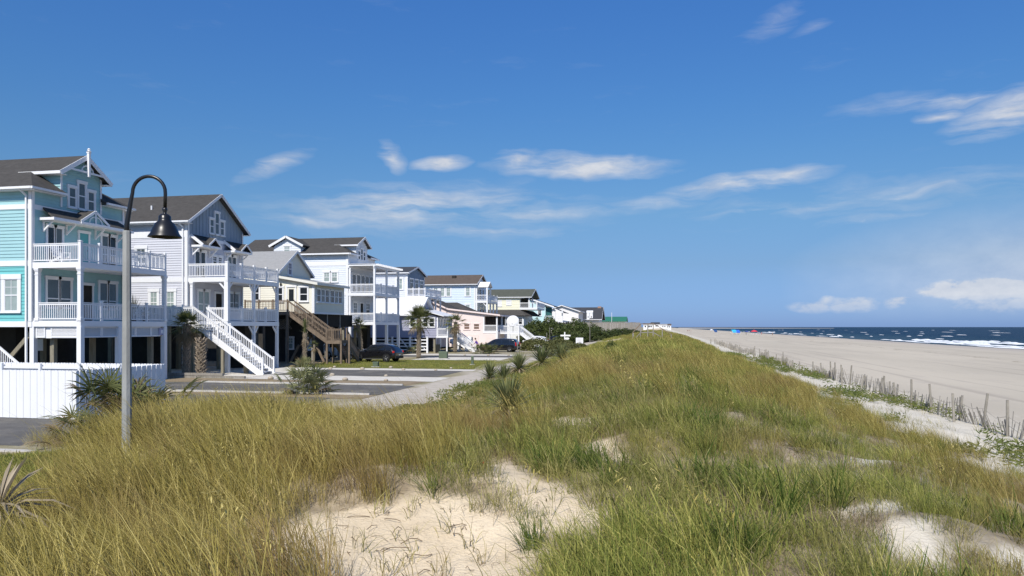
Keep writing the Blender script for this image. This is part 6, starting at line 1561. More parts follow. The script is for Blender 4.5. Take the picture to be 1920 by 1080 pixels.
def rosette(lb, c, n, L, r, e0=5, e1=85, w=.022, curl=.12, tint=(0, 1)):
    for i in range(n):
        f = r.random() ** .8; el = R(e0 + (e1 - e0) * f); a = r.uniform(0, 2 * math.pi); d = Vector((math.cos(a) * math.cos(el), math.sin(a) * math.cos(el), math.sin(el))); l = L * r.uniform(.75, 1.1)
        side = d.cross(Vector((0, 0, 1))).normalized(); pts = [c + d * (l * t) + Vector((0, 0, -curl * l * t * t * math.cos(el))) for t in (0, .33, .66, 1)]
        lb.leaf(pts, w, r.uniform(*tint), (side + Vector((0, 0, r.gauss(0, .2)))).normalized())
def yucca(x, y, L, n, label, seed, dry=30, alldry=False, zup=.15):
    r = random.Random(seed); z = float(ground(x, y)); t = thing('yucca', label, 'yucca', (x, y, z), 0, 'yuccas on the dune', local=True); s = MB(); s.tube([(0, 0, -.2), (0, 0, zup)], [.09, .07], 8); part('stem', s, TRUNK, t)
    if not alldry: lb = LB(); rosette(lb, Vector((0, 0, zup)), n, L, r, 2, 80, L * .034, .12); put('leaves', leafmesh('leaves', lb, YUCCAG), t)
    lb = LB(); rosette(lb, Vector((0, 0, zup)), dry, L * .95, r, -25 if not alldry else -35, 12 if not alldry else 80, L * .03, .35 if not alldry else .65); put('dry_leaves', leafmesh('dry_leaves', lb, YUCCADRY), t)
yucca(-3.75, 18.3, .95, 190, 'big dark green yucca rosette on the dune with pale dry leaves at its base', 1, 45, zup=.38)
yucca(-8.1, 42.5, 1.15, 110, 'yucca clump nearest the sandy path, ragged and half dry', 2, 60, zup=.4); yucca(-7.0, 44.0, 1.2, 130, 'green yucca just right of the ragged half dry clump', 3, 25, zup=.4); yucca(-5.9, 45.0, 1.1, 120, 'upright green yucca highest up the dune flank', 4, 20, zup=.4); yucca(-9.0, 39.0, 1.0, 110, 'lower yucca at the very edge of the sandy path', 6, 35, zup=.3); yucca(-7.6, 36.0, .9, 100, 'pale yucca in front of the ragged clump', 8, 40, zup=.3); yucca(-3.6, 28.0, .7, 70, 'small bright yucca in the grass above the big dark one', 7, 10)
yucca(-6.8, 6.6, .95, 0, 'dead straw coloured yucca at the lower left edge of the picture', 9, 80, True, .6)
def tall_yucca():
    x, y = -29.0, 57.3; r = random.Random(2); t = thing('yucca_tree', 'tall spiky yucca tree with a hanging dry skirt beside the timber stair', 'yucca', (x, y, 0), 0, local=True); b, bo, top = trunk_mesh(2.7, .16, True, .03, 4, .8); part('trunk', b, TRUNK, t, True); part('leaf_bases', bo, BOOT, t, kind='stuff')
    lb = LB()
    for z in (2.3, 2.7, 3.1, 3.4): rosette(lb, Vector((.05, 0, z)), 45, .62, r, 15, 88, .022, .05)
    put('leaves', leafmesh('leaves', lb, YUCCAG), t); lb = LB()
    for z in (2.0, 2.3): rosette(lb, Vector((.05, 0, z)), 60, .6, r, -85, -30, .018, .1)
    put('dry_leaves', leafmesh('dry_leaves', lb, YUCCADRY), t)
    b, bo, top = trunk_mesh(1.7, .1, False, .0, 4); 
    o = palm(-28.2, 57.4, 1.75, .1, 'low yucca stalk with drooping dry head right beside the tall one', 21, .45, 8, 9, False)
tall_yucca()
def palmetto(x, y, rad, h, n, label, seed, dry=.15, m=PALMETTO, zoff=0):
    r = random.Random(seed); t = thing('palmetto_bush', label, 'palmetto', (x, y, float(ground(x, y)) + zoff), 0, 'palmetto bushes', local=True); lb, ld = LB(), LB()
    for i in range(n):
        a = r.uniform(0, 6.28); el = R(r.uniform(5, 88)); d = Vector((math.cos(a) * math.cos(el), math.sin(a) * math.cos(el), math.sin(el))); b = Vector((r.gauss(0, rad * .22), r.gauss(0, rad * .22), 0)); isd = r.random() < dry
        fan(ld if isd else lb, b, d if not isd else Vector((d.x, d.y, d.z * .4)), (h * math.sin(el) + rad * math.cos(el)) * r.uniform(.35, .75), .42 * h + .15, r, .5 + (.4 if isd else 0), 15)
    put('leaves', leafmesh('leaves', lb, m), t)
    if ld.v: put('dry_leaves', leafmesh('dry_leaves', ld, PALMDRY), t)
palmetto(-16.6, 33.0, 1.15, 1.45, 50, 'pale grey green palmetto bush at the edge of the near asphalt pad', 3, .1)
palmetto(-27.8, 54.8, .8, 1.0, 26, 'low palmetto bush at the foot of the brown timber stair', 4, .3)
palmetto(-14.6, 18.4, 1.35, 2.0, 60, 'dark palmetto with dry fronds leaning against the white fence beside the lamp', 5, .35, PALMG); palmetto(-15.3, 17.4, .9, 1.0, 22, 'low half dead palmetto in front of the white fence', 15, .5, PALMG)
palmetto(-20.4, 86.0, 1.9, 1.2, 60, 'wide palmetto bush in front of the black minivan', 6, .1, PALMG); palmetto(-29.4, 85.2, 1.3, .9, 30, 'brownish palmetto bush before the rail fence', 7, .5); palmetto(-27.0, 92.0, .8, .8, 20, 'small dark bush under the cottage stair', 8, .1, PALMG)

def shrub_mesh(seed, n, sx, sy, sz, size):
    r = np.random.default_rng(seed); lb = LB(); pts = r.normal(size=(n, 3)); pts /= np.linalg.norm(pts, axis=1)[:, None]; pts[:, 2] = np.abs(pts[:, 2]) * 1.0 - .12
    a = np.arctan2(pts[:, 1], pts[:, 0]); lump = 1 + .45 * fbm(a * 1.6 + 5, pts[:, 2] * 2.5 + 3, seed, 3) + .18 * fbm(a * 5, pts[:, 2] * 7, seed + 4, 2); rad = lump * (.72 + .30 * r.random(n) ** .6)
    P = pts * rad[:, None] * np.array([sx, sy, sz]); nv = r.normal(size=(n, 3)); uv = r.normal(size=(n, 3))
    for p, q, u, tt in zip(P, nv, uv, r.random(n)):
        q = Vector(q).normalized(); u = Vector(u); u = (u - q * u.dot(q)).normalized(); v = q.cross(u); p = Vector(p); s = size * (.6 + .8 * tt); o = len(lb.v)
        lb.v += [tuple(p - u * s), tuple(p + v * s * .5), tuple(p + u * s), tuple(p - v * s * .5)]; lb.t += [tt] * 4; lb.f.append((o, o + 1, o + 2, o + 3))
    return lb
SH = [leafmesh('foliage', shrub_mesh(k, 5200, 1, 1, 1, .055), SHRUBG) for k in (1, 2, 3)]; SHY = [leafmesh('foliage', shrub_mesh(k, 4200, 1, 1, 1, .06), SHRUBY) for k in (11, 12)]
def shrub(x, y, sx, sy, sz, label, k, meshes=SH, grp='shrubs along the back of the dune', zo=-.15):
    t = thing('shrub', label, 'shrub', (x, y, float(ground(x, y)) + zo), 0, grp, local=True); put('foliage', meshes[k % len(meshes)], t, (0, 0, .25 * sz), (0, 0, k * 1.3), (sx, sy, sz))
    s = MB(); rr = random.Random(k)
    for i in range(5): a = i * 1.26 + rr.random(); s.tube([(0, 0, -.1), (sx * .25 * math.cos(a), sy * .25 * math.sin(a), sz * .5), (sx * .5 * math.cos(a), sy * .5 * math.sin(a), sz * .9)], [.07, .05, .02], 6)
    part('stems', s, TRUNK, t)
WORDS = ('dark green shrub left end of the big hedge beside the yellow house', 'tall dark shrub second from the left in the big hedge', 'broad dark shrub in the middle of the big hedge', 'dark shrub right of the middle in the big hedge', 'lower dark shrub behind the white sign post', 'low shrub between the sign post and the bird house pole', 'small shrub right of the bird house pole', 'low shrub in front of the board wall', 'last low shrub of the hedge near the dune crest')
for k, (x, y, a, b, h) in enumerate(((-23.0, 138, 3.2, 3.2, 3.6), (-20.0, 140, 3.6, 3, 4.0), (-16.5, 138, 3.6, 3, 3.6), (-13.6, 141, 3.2, 3, 2.9), (-15.5, 128, 2.8, 2.5, 1.9), (-11.5, 135, 3, 2.5, 1.8), (-9.5, 141, 2.8, 2.4, 1.5), (-7.5, 148, 3, 2.4, 1.3), (-5.2, 146, 2.4, 2, .9))): shrub(x, y, a, b, h, WORDS[k], k)
for k, (x, y, a, b, h, lab) in enumerate(((-16.2, 98, 2.3, 1.8, 1.5, 'olive bush right behind the black minivan'), (-13.6, 100, 2.4, 1.8, 1.35, 'olive bush below the white station wagon'), (-11.8, 92, 1.8, 1.5, .95, 'low olive bush below the sign post'), (-9.6, 88, 1.7, 1.4, .8, 'low bush under the notice board'), (-10.3, 74, 1.4, 1.2, .7, 'low bush at the end of the lawn'), (-3.0, 47, .55, .5, .8, 'lone dark bush standing in the crest grass'))): shrub(x, y, a, b, h, lab, k, SHY if k < 5 else SH, 'low bushes on the dune flank')
shrub(-13.5, 24.3, 1.1, .9, .5, 'low green bush at the corner of the white fence', 2, SHY, 'low bushes on the dune flank'); shrub(-8.3, 25.5, 1.3, 1.6, .4, 'low green creeper mound beside the sandy path', 4, SHY, 'low bushes on the dune flank')
def potted(x, y, z, label, s):
    t = thing('potted_plant', label, 'plant', (x, y, z), 0, 'potted plants on the balcony', local=True); m = MB(); m.lathe([(0, 0), (.16, 0), (.2, .3), (.21, .34), (.17, .34), (0, .3)], (0, 0, 0), 14); part('pot', m, DARKWOOD, t, True); lb = LB(); rosette(lb, Vector((0, 0, .3)), 60, s, random.Random(3), 15, 88, .02, .2); put('leaves', leafmesh('leaves', lb, PALMG), t)
potted(-30.35, 38.55, 3.53, 'dark spiky potted palm behind the lower balcony railing', 1.35); potted(-30.4, 39.7, 3.53, 'smaller potted plant right of the spiky potted palm', .9)

# ------------------------------------------------------------------ dune grass
def tuft(seed, n, h0, h1, spread, lean, w, curl, flop=.25):
    r = random.Random(seed); lb = LB()
    for i in range(n):
        a = r.uniform(0, 6.28); q = spread * math.sqrt(r.random()); b = Vector((q * math.cos(a), q * math.sin(a), -.05)); L = r.uniform(h0, h1) * (1.0 if r.random() > .12 else 1.25)
        d = Vector((math.cos(a) * flop * r.random() + r.gauss(0, .15), math.sin(a) * flop * r.random() + r.gauss(0, .15), 1)).normalized()
        bend = Vector((-lean * r.uniform(.1, 1.7), r.gauss(0, .2), 0)); k = curl * r.uniform(.2, 1.6)
        pts = []
        for t in (0, .3, .6, .85, 1): pts.append(b + d * (L * t) + bend * (L * t * t) + Vector((0, 0, -k * L * t ** 3)))
        sd = Vector((math.cos(a + 1.57 + r.gauss(0, .7)), math.sin(a + 1.57 + r.gauss(0, .7)), 0)); lb.leaf(pts, w * r.uniform(.7, 1.2), r.random(), sd)
    return lb
def grassmat(name, base, mid, tip, patch, trans=.35):
    """blade colour: straw sheath at the foot, per-blade hue, drier patches across the dune"""
    m = bpy.data.materials.new(name); m.use_nodes = True; N, L = m.node_tree.nodes, m.node_tree.links; b = N['Principled BSDF']; out = N['Material Output']
    b.inputs['Roughness'].default_value = .6; b.inputs['Specular IOR Level'].default_value = .06
    a = N.new('ShaderNodeAttribute'); a.attribute_name = 'tint'; g = N.new('ShaderNodeNewGeometry'); oi = N.new('ShaderNodeObjectInfo')
    n = N.new('ShaderNodeTexNoise'); n.inputs['Scale'].default_value = .42; n.inputs['Detail'].default_value = 4; n.inputs['Roughness'].default_value = .6; L.new(g.outputs['Position'], n.inputs['Vector'])
    cr = N.new('ShaderNodeValToRGB'); cr.color_ramp.elements[0].color = base + (1,); cr.color_ramp.elements[1].color = tip + (1,); e = cr.color_ramp.elements.new(.5); e.color = mid + (1,)
    mx = N.new('ShaderNodeMath'); mx.operation = 'MULTIPLY_ADD'; mx.inputs[1].default_value = .55; L.new(a.outputs['Fac'], mx.inputs[0])
    m2 = N.new('ShaderNodeMath'); m2.operation = 'MULTIPLY'; m2.inputs[1].default_value = .45; L.new(oi.outputs['Random'], m2.inputs[0]); L.new(m2.outputs[0], mx.inputs[2]); L.new(mx.outputs[0], cr.inputs[0])
    mr = N.new('ShaderNodeMapRange'); mr.inputs[1].default_value = .50; mr.inputs[2].default_value = .64; mr.inputs[4].default_value = .75; L.new(n.outputs['Fac'], mr.inputs[0])
    mp = N.new('ShaderNodeMix'); mp.data_type = 'RGBA'; mp.inputs[7].default_value = patch + (1,); L.new(mr.outputs[0], mp.inputs[0]); L.new(cr.outputs[0], mp.inputs[6]); c = mp.outputs[2]
    L.new(c, b.inputs['Base Color']); t = N.new('ShaderNodeBsdfTranslucent'); L.new(c, t.inputs[0]); ms = N.new('ShaderNodeMixShader'); ms.inputs[0].default_value = trans
    L.new(b.outputs[0], ms.inputs[1]); L.new(t.outputs[0], ms.inputs[2]); L.new(ms.outputs[0], out.inputs[0])
    MATS[name] = m; return m
GOLD = grassmat('golden_grass_blade', (.12, .092, .03), (.315, .262, .066), (.66, .55, .21), (.29, .195, .09), .18)
GREEN = grassmat('green_grass_blade', (.062, .10, .02), (.215, .235, .052), (.56, .50, .155), (.30, .245, .08), .18)
OLIVE = grassmat('olive_grass_blade', (.075, .088, .028), (.24, .228, .07), (.60, .53, .22), (.26, .19, .085), .18)
DEAD = grassmat('dead_grass_blade', (.13, .095, .055), (.27, .205, .125), (.50, .42, .29), (.22, .15, .09), .15)
DKGREEN = grassmat('dark_green_blade', (.035, .07, .014), (.10, .145, .03), (.26, .275, .07), (.15, .15, .04), .18)
VINE = grassmat('beach_vine_leaf', (.085, .125, .03), (.15, .185, .05), (.28, .28, .10), (.25, .22, .08))
def proto(name, lbs, m):
    c = bpy.data.collections.new(name)
    for k, lb in enumerate(lbs): c.objects.link(bpy.data.objects.new(name + '_clump', leafmesh(name, lb, m)))
    return c
P_GOLD = proto('golden_tuft', [tuft(k, 56, .45, .95, .17, .38, .0030, .12, .2) for k in range(6)], GOLD)
P_GREEN = proto('green_tuft', [tuft(20 + k, 54, .22, .62, .19, .14, .0032, .45, .6) for k in range(6)], GREEN)
P_OLIVE = proto('olive_tuft', [tuft(40 + k, 52, .22, .66, .19, .2, .0030, .4, .5) for k in range(6)], OLIVE)
def stalk(seed):
    r = random.Random(seed); lb = tuft(seed, 10, .3, .6, .08, .3, .003, .3, .4)
    for i in range(3):
        a = r.uniform(0, 6.28); b = Vector((.05 * math.cos(a), .05 * math.sin(a), 0)); L = r.uniform(.75, 1.05); le = r.uniform(.15, .45)
        pt = lambda t: b + Vector((-le * L * t * t + .05 * math.cos(a) * t, .06 * math.sin(a) * t, L * t - .12 * L * t ** 4))
        lb.leaf([pt(t) for t in (0, .35, .7, .9, 1)], .0024, .85, Vector((0, 1, 0)))
        for k in range(9):
            p = pt(.74 + .26 * k / 8); d = Vector((r.gauss(-.4, .4), r.gauss(0, .5), r.gauss(-.1, .5))).normalized(); lb.leaf([p, p + d * .025, p + d * .055], .006, r.uniform(.75, 1), d.cross(Vector((0, 0, 1))).normalized())
    return lb
P_STALK = proto('stalk', [stalk(200 + k) for k in range(5)], GOLD)
P_DEAD = proto('dead_tuft', [tuft(220 + k, 46, .2, .55, .18, .15, .0026, .7, .9) for k in range(5)], DEAD)
P_DARK = proto('dark_tuft', [tuft(240 + k, 44, .3, .62, .12, .2, .0046, .3, .45) for k in range(5)], DKGREEN)
P_SPRIG = proto('sprig', [tuft(60 + k, 9, .18, .5, .08, .3, .0042, .35, .6) for k in range(5)], OLIVE)
P_FARG = proto('far_golden_tuft', [tuft(80 + k, 46, .45, .8, .42, .3, .010, .15, .3) for k in range(4)], GOLD)
P_FARN = proto('far_green_tuft', [tuft(90 + k, 46, .4, .7, .42, .25, .010, .2, .4) for k in range(4)], GREEN)
def vine_tuft(seed):
    r = random.Random(seed); lb = LB()
    for i in range(26):
        a = r.uniform(0, 6.28); q = .3 * math.sqrt(r.random()); p = Vector((q * math.cos(a), q * math.sin(a), r.uniform(.02, .26))); d = Vector((r.gauss(0, 1), r.gauss(0, 1), r.uniform(.1, 1))).normalized(); s = d.cross(Vector((r.random(), r.random(), .1))).normalized(); l = r.uniform(.08, .2)
        lb.leaf([p, p + d * l * .5, p + d * l], .018, r.random(), s)
    return lb
P_VINE = proto('vine', [vine_tuft(k) for k in range(4)], VINE)
P_LAWN = proto('lawn_blade', [tuft(120 + k, 60, .05, .13, .4, .05, .005, .2, .6) for k in range(3)], GREEN)

def tallness(x, y):
    t = 1 - .32 * np.clip((x - .5) / 4, 0, 1) - .42 * np.clip((y - 15) / 4, 0, 1) * np.clip((-4.2 - x) / 1.5, 0, 1)
    return t * (1 + .7 * fbm(x / 1.1, y / 1.1, 84))
def scatter(name, label, pts, coll, n_kinds, smin, smax, swing=.9, cat='grass', tilt=.08):
    n = len(pts)
    if not n: return
    z = ground(pts[:, 0], pts[:, 1]) if pts.shape[1] == 2 else pts[:, 2]
    me = bpy.data.meshes.new(name); me.vertices.add(n); me.vertices.foreach_set('co', np.column_stack([pts[:, 0], pts[:, 1], z]).astype(np.float32).ravel())
    ro = np.column_stack([rng.normal(0, tilt, n), rng.normal(0, tilt, n), rng.normal(0, swing, n)]).astype(np.float32)
    at = me.attributes.new('rot', 'FLOAT_VECTOR', 'POINT'); at.data.foreach_set('vector', ro.ravel())
    at = me.attributes.new('scl', 'FLOAT', 'POINT'); at.data.foreach_set('value', (rng.uniform(smin, smax, n) * (tallness(pts[:, 0], pts[:, 1]) if 'dune' in name or 'far' in name else 1)).astype(np.float32))
    at = me.attributes.new('pick', 'INT', 'POINT'); at.data.foreach_set('value', rng.integers(0, n_kinds, n).astype(np.int32))
    o = put(name, me); tag(o, label, cat, kind='stuff')
    ng = bpy.data.node_groups.new(name + '_scatter', 'GeometryNodeTree'); ng.interface.new_socket('Geometry', in_out='INPUT', socket_type='NodeSocketGeometry'); ng.interface.new_socket('Geometry', in_out='OUTPUT', socket_type='NodeSocketGeometry')
    N, L = ng.nodes, ng.links; gi = N.new('NodeGroupInput'); go = N.new('NodeGroupOutput'); ip = N.new('GeometryNodeInstanceOnPoints'); ci = N.new('GeometryNodeCollectionInfo'); ci.inputs['Collection'].default_value = coll; ci.inputs['Separate Children'].default_value = True; ci.inputs['Reset Children'].default_value = True
    def na(nm, ty): x = N.new('GeometryNodeInputNamedAttribute'); x.data_type = ty; x.inputs['Name'].default_value = nm; return x.outputs['Attribute']
    L.new(gi.outputs[0], ip.inputs['Points']); L.new(ci.outputs[0], ip.inputs['Instance']); ip.inputs['Pick Instance'].default_value = True
    L.new(na('pick', 'INT'), ip.inputs['Instance Index']); L.new(na('rot', 'FLOAT_VECTOR'), ip.inputs['Rotation']); L.new(na('scl', 'FLOAT'), ip.inputs['Scale']); L.new(ip.outputs[0], go.inputs[0])
    md = o.modifiers.new('scatter', 'NODES'); md.node_group = ng
    return o
def sample(x0, x1, y0, y1, dens):
    n = int((x1 - x0) * (y1 - y0) * dens); return np.column_stack([rng.uniform(x0, x1, n), rng.uniform(y0, y1, n)])
def seen(p, marg=3.5):
    a = math.atan(.2); f = -math.sin(a) * p[:, 0] + math.cos(a) * p[:, 1]; r = math.cos(a) * p[:, 0] + math.sin(a) * p[:, 1]
    return (np.abs(r) < f * .6857 + marg) & (f > 3.5)
def keep(p, pr): return p[rng.random(len(p)) < pr]
def species(p):
    x, y = p[:, 0], p[:, 1]; nn = fbm(x / 2.2, y / 2.6, 60)
    gold = np.clip((-2.6 - x - .10 * (y - 9) + nn * 1.6) / 1.0, 0, 1)              # the tall golden stand left of the blowout
    gold = np.where(y > 17.5, np.clip(.08 + nn, 0, 1) * np.clip((x + 8) / 3, 0, 1), gold)
    crest = np.clip((y - 24) / 12, 0, 1) * np.clip(.16 + nn * .9, 0, 1) * np.clip((x + 4.5) / 2, 0, 1)
    edge = np.clip(1 - np.abs(x - 5.2 - nn) / 1.8, 0, 1) * .38
    gold = np.maximum(np.maximum(gold, crest), edge)
    ol = np.clip(.5 + fbm(x / 1.7, y / 1.9, 66) * 1.6 + np.clip((-x) / 5, -.3, .3), 0, 1)
    u = rng.random(len(p)); k = np.where(u < gold, 0, np.where(rng.random(len(p)) < ol * .7, 2, 1))
    dead = np.clip(fbm(x / .9, y / .9, 61) * 2.2 - .15 + .32 * np.clip((-1 - x) / 3, 0, 1), 0, .8); k = np.where(rng.random(len(p)) < dead, 3, k)
    dark = np.clip(fbm(x / .7, y / .7, 63) * 2.6 - .55, 0, .85) * np.clip((x + 4.5) / 3, .15, 1); k = np.where(rng.random(len(p)) < dark, 4, k); return k
def build_grass():
    near = sample(-13, 10, 4.0, 16, 34); near = near[seen(near)]; near = keep(near, cover(near[:, 0], near[:, 1]) * np.clip(.75 + 1.1 * fbm(near[:, 0] / .7, near[:, 1] / .7, 77), .38, 1))
    mid = sample(-12.5, 9.5, 16, 34, 24); mid = mid[seen(mid)]; mid = keep(mid, cover(mid[:, 0], mid[:, 1]) * np.clip(.78 + 1.0 * fbm(mid[:, 0] / 1.0, mid[:, 1] / 1.0, 78), .4, 1))
    P = np.vstack([near, mid]); k = species(P)
    ex = np.column_stack([rng.normal(-16.0, .5, 26), rng.normal(17.6, .4, 26)]); P = np.vstack([P, ex]); k = np.concatenate([k, np.zeros(26, int)])
    scatter('golden_dune_grass', 'tall golden dune grass leaning in the wind', P[k == 0], P_GOLD, 6, .75, 1.2, .45)
    scatter('green_dune_grass', 'olive green dune grass covering the seaward slope', P[k == 1], P_GREEN, 6, .75, 1.2, .8)
    scatter('mixed_dune_grass', 'dull grey olive tussocks between the other grasses', P[k == 2], P_OLIVE, 6, .75, 1.2, .8)
    scatter('dead_dune_grass', 'grey brown dead grass matted between the living tufts', P[k == 3], P_DEAD, 5, .8, 1.3, 1.5)
    scatter('dark_dune_grass', 'darker green clumps scattered through the dune grass', P[k == 4], P_DARK, 5, .8, 1.25, .9)
    st = np.vstack([sample(-11, 8, 5, 18, 2.6), sample(-9, 7, 18, 34, 1.6)]); st = st[seen(st)]; st = keep(st, cover(st[:, 0], st[:, 1]) * np.clip(.4 + fbm(st[:, 0] / 2, st[:, 1] / 2, 99) * 1.5, .05, 1)); scatter('seed_stalks_of_dune_grass', 'pale seed stalks rising above the dune grass', st, P_STALK, 5, .75, 1.15, .5)
    far = np.vstack([sample(-12, 9, 34, 70, 9), sample(-14, 9, 70, 180, 3.2)]); far = far[seen(far)]; far = keep(far, cover(far[:, 0], far[:, 1])); kf = species(far)
    scatter('far_golden_grass', 'yellowish grass on the far dune crest', far[kf == 0], P_FARG, 4, .6, .95, .6); scatter('far_green_grass', 'greener grass on the far dune flanks', far[kf != 0], P_FARN, 4, .6, .95, .9)
    sp = np.vstack([sample(-5, 5, 4.5, 16, 9), sample(5.5, 12, 10, 40, 2.0)]); sp = sp[seen(sp)]; c = cover(sp[:, 0], sp[:, 1]); sp = keep(sp, np.where(c < .5, .75, .15))
    scatter('sparse_beach_grass', 'sparse sprigs of grass on the open sand', sp, P_SPRIG, 5, .6, 1.2, 1.6)
    v = sample(6.3, 12.2, 16, 90, 5.0); v = v[seen(v)]; v = keep(v, np.clip(fbm(v[:, 0] / 1.8, v[:, 1] / 3.0, 91) * 4 - .12, 0, 1) * np.clip((12 - v[:, 0]) / 1.5, 0, 1)); v2 = sample(-9.5, -4.5, 17, 45, 8); v2 = keep(v2, np.clip(fbm(v2[:, 0] / 1.3, v2[:, 1] / 1.6, 93) * 2 + .35, 0, 1)); scatter('beach_vine', 'low green beach vine creeping by the sand fence and path', np.vstack([v, v2]), P_VINE, 4, .7, 1.4, 3.0)
    lw = np.vstack([sample(-29.5, -12.9, 54.5, 69, 5), sample(-22, -9.0, 6, 15.6, 26)]); lw = lw[seen(lw)]; lw = np.column_stack([lw, np.maximum(ground(lw[:, 0], lw[:, 1]), 0) + .03]); scatter('lawn_grass', 'short mown lawn grass', lw, P_LAWN, 3, .8, 1.5, 3.0)
    print('GRASS', [len(P[k == i]) for i in range(3)], len(far), len(sp), len(v), len(lw))
build_grass()

# ------------------------------------------------------------------ people and things on the beach
SKIN = mat('skin', (.46, .28, .19), .6, .06, 8); HAIR = mat('dark_hair', (.04, .028, .02), .7, .2, 20)
def skinned(name, pts, edges, m, parent, root=0):
    me = bpy.data.meshes.new(name); me.from_pydata([p[:3] for p in pts], edges, []); me.materials.append(m); o = put(name, me, parent)
    md = o.modifiers.new('skin', 'SKIN'); md.use_smooth_shade = True
    for i, v in enumerate(me.skin_vertices[0].data): v.radius = (pts[i][3], pts[i][4] if len(pts[i]) > 4 else pts[i][3]); v.use_root = (i == root)
    sb = o.modifiers.new('soft', 'SUBSURF'); sb.levels = 1; sb.render_levels = 1; return o
def person(label, loc, rz, shirt, shorts, lean=0.0, stride=0.15, arm=(.1, -.1), sit=False, long=False, hat=None):
    t = thing('person', label, 'person', loc, rz, None, local=True)
    hz = .92 if not sit else .45; L = lambda z: lean * max(0, z - hz)
    P = [(0, 0, hz, .13, .16), (L(hz + .25), 0, hz + .25, .115, .15), (L(hz + .48), 0, hz + .48, .11, .17), (L(hz + .58), 0, hz + .58, .055), (L(hz + .66) + .02, 0, hz + .68, .085, .075), (L(hz + .8) + .03, 0, hz + .82, .075, .065)]
    E = [(0, 1), (1, 2), (2, 3), (3, 4), (4, 5)]
    for s, a in ((-1, arm[0]), (1, arm[1])):
        sh = (L(hz + .5), s * .2, hz + .48, .055); el = (sh[0] + a * .8, s * .27, hz + .22 - abs(a) * .0, .042); wr = (el[0] + a * .6 + .06, s * .25, hz + .0 + max(0, a) * .45, .032); ha = (wr[0] + .05, s * .25, wr[2] - .08, .034); k = len(P); P += [sh, el, wr, ha]; E += [(2, k), (k, k + 1), (k + 1, k + 2), (k + 2, k + 3)]
    legs = []
    for s in (-1, 1):
        k = len(P)
        if sit: P += [(.05, s * .1, hz, .085), (.45, s * .12, hz + .02, .062), (.5, s * .12, .08, .042), (.62, s * .12, .04, .04)]
        else: P += [(0, s * .09, hz - .06, .09), (.03 + s * stride * .5, s * .1, hz * .52, .062), (s * stride, s * .1, .09, .042), (s * stride + .14, s * .11, .035, .035)]
        E += [(0, k), (k, k + 1), (k + 1, k + 2), (k + 2, k + 3)]; legs.append(k)
    skinned('body', P, E, SKIN, t)
    big = lambda p, f: p[:3] + tuple(r * f + .012 for r in p[3:])
    S = [big(P[i], 1.02) for i in (0, 1, 2)] + [big(P[6], 1.05), big(tuple(Vector(P[6][:3]).lerp(Vector(P[7][:3]), .7)) + (.05,), 1.05), big(P[10], 1.05), big(tuple(Vector(P[10][:3]).lerp(Vector(P[11][:3]), .7)) + (.05,), 1.05)]
    skinned('shirt', S, [(0, 1), (1, 2), (2, 3), (3, 4), (2, 5), (5, 6)], shirt, t)
    T = [big(P[0], 1.05)]; TE = []
    for k in legs:
        n = len(T); e = tuple(Vector(P[k + 1][:3]).lerp(Vector(P[k][:3]), .2)) + (.075,) if not long else P[k + 2]; T += [big(P[k], 1.05), big(P[k + 1], 1.05) if long else big(e, 1.0)]; TE += [(0, n), (n, n + 1)]
        if long: T.append(big(P[k + 2], 1.2)); TE.append((n + 1, n + 2))
    skinned('trousers', T, TE, shorts, t)
    h = MB(); hd = P[5]; h.lathe([(0, .1), (.06, .09), (.095, .03), (.098, -.03), (.085, -.08), (0, -.06)], (hd[0] - .02, 0, hd[2]), 12); part('hair' if not hat else 'hat', h, hat or HAIR, t, True)
    f = MB(); f.lathe([(0, 0), (.014, .0), (.01, .03), (0, .045)], (hd[0] + .085, 0, hd[2] - .09), 6); part('nose', f, SKIN, t, True)
    return t
cl = lambda n, c: mat(n, c, .8, .1, 6)
person('person in a purple shirt and dark trousers bending beside the white draped stand', (-22.75, 91.6, 0), R(185), cl('purple_cloth', (.14, .07, .45)), cl('dark_cloth', (.02, .02, .025)), .35, .1, (.25, .2), long=True)
def gz(x, y): return float(ground(x, y))
def on_beach(px, d):
    a = math.atan(.2); r = (px - 960) / 1400 * d; return (math.cos(a) * r - math.sin(a) * d, math.sin(a) * r + math.cos(a) * d)
for label, px, d, rz, c1, c2, kw in (('person in white walking on the beach left of the cyan canopy', 1370, 405, 2.0, (.75, .74, .72), (.6, .58, .55), dict(stride=.3)), ('person in pink standing right of the red beach tent', 1428, 425, 1.0, (.6, .2, .28), (.35, .12, .16), {}), ('person in dark blue by the navy umbrella', 1399, 430, 3.0, (.03, .04, .09), (.03, .03, .05), {}), ('person in dark shorts alone near the waterline', 1448.5, 400, 0.5, (.35, .2, .14), (.03, .03, .04), dict(stride=.25)), ('person in red far along the beach', 1292, 560, 1.0, (.4, .1, .12), (.1, .05, .06), {}), ('person in maroon beside the far white umbrella', 1289, 575, 2.0, (.25, .08, .14), (.1, .05, .06), {}), ('person in a white shirt far along the beach right of the person in red', 1295.5, 560, 1.2, (.7, .68, .66), (.1, .1, .16), {})):
    x, y = on_beach(px, d); person(label, (x, y, gz(x, y)), rz, cl('cloth_%d' % int(px * 2), c1), cl('cloth_b%d' % int(px * 2), c2), **kw)
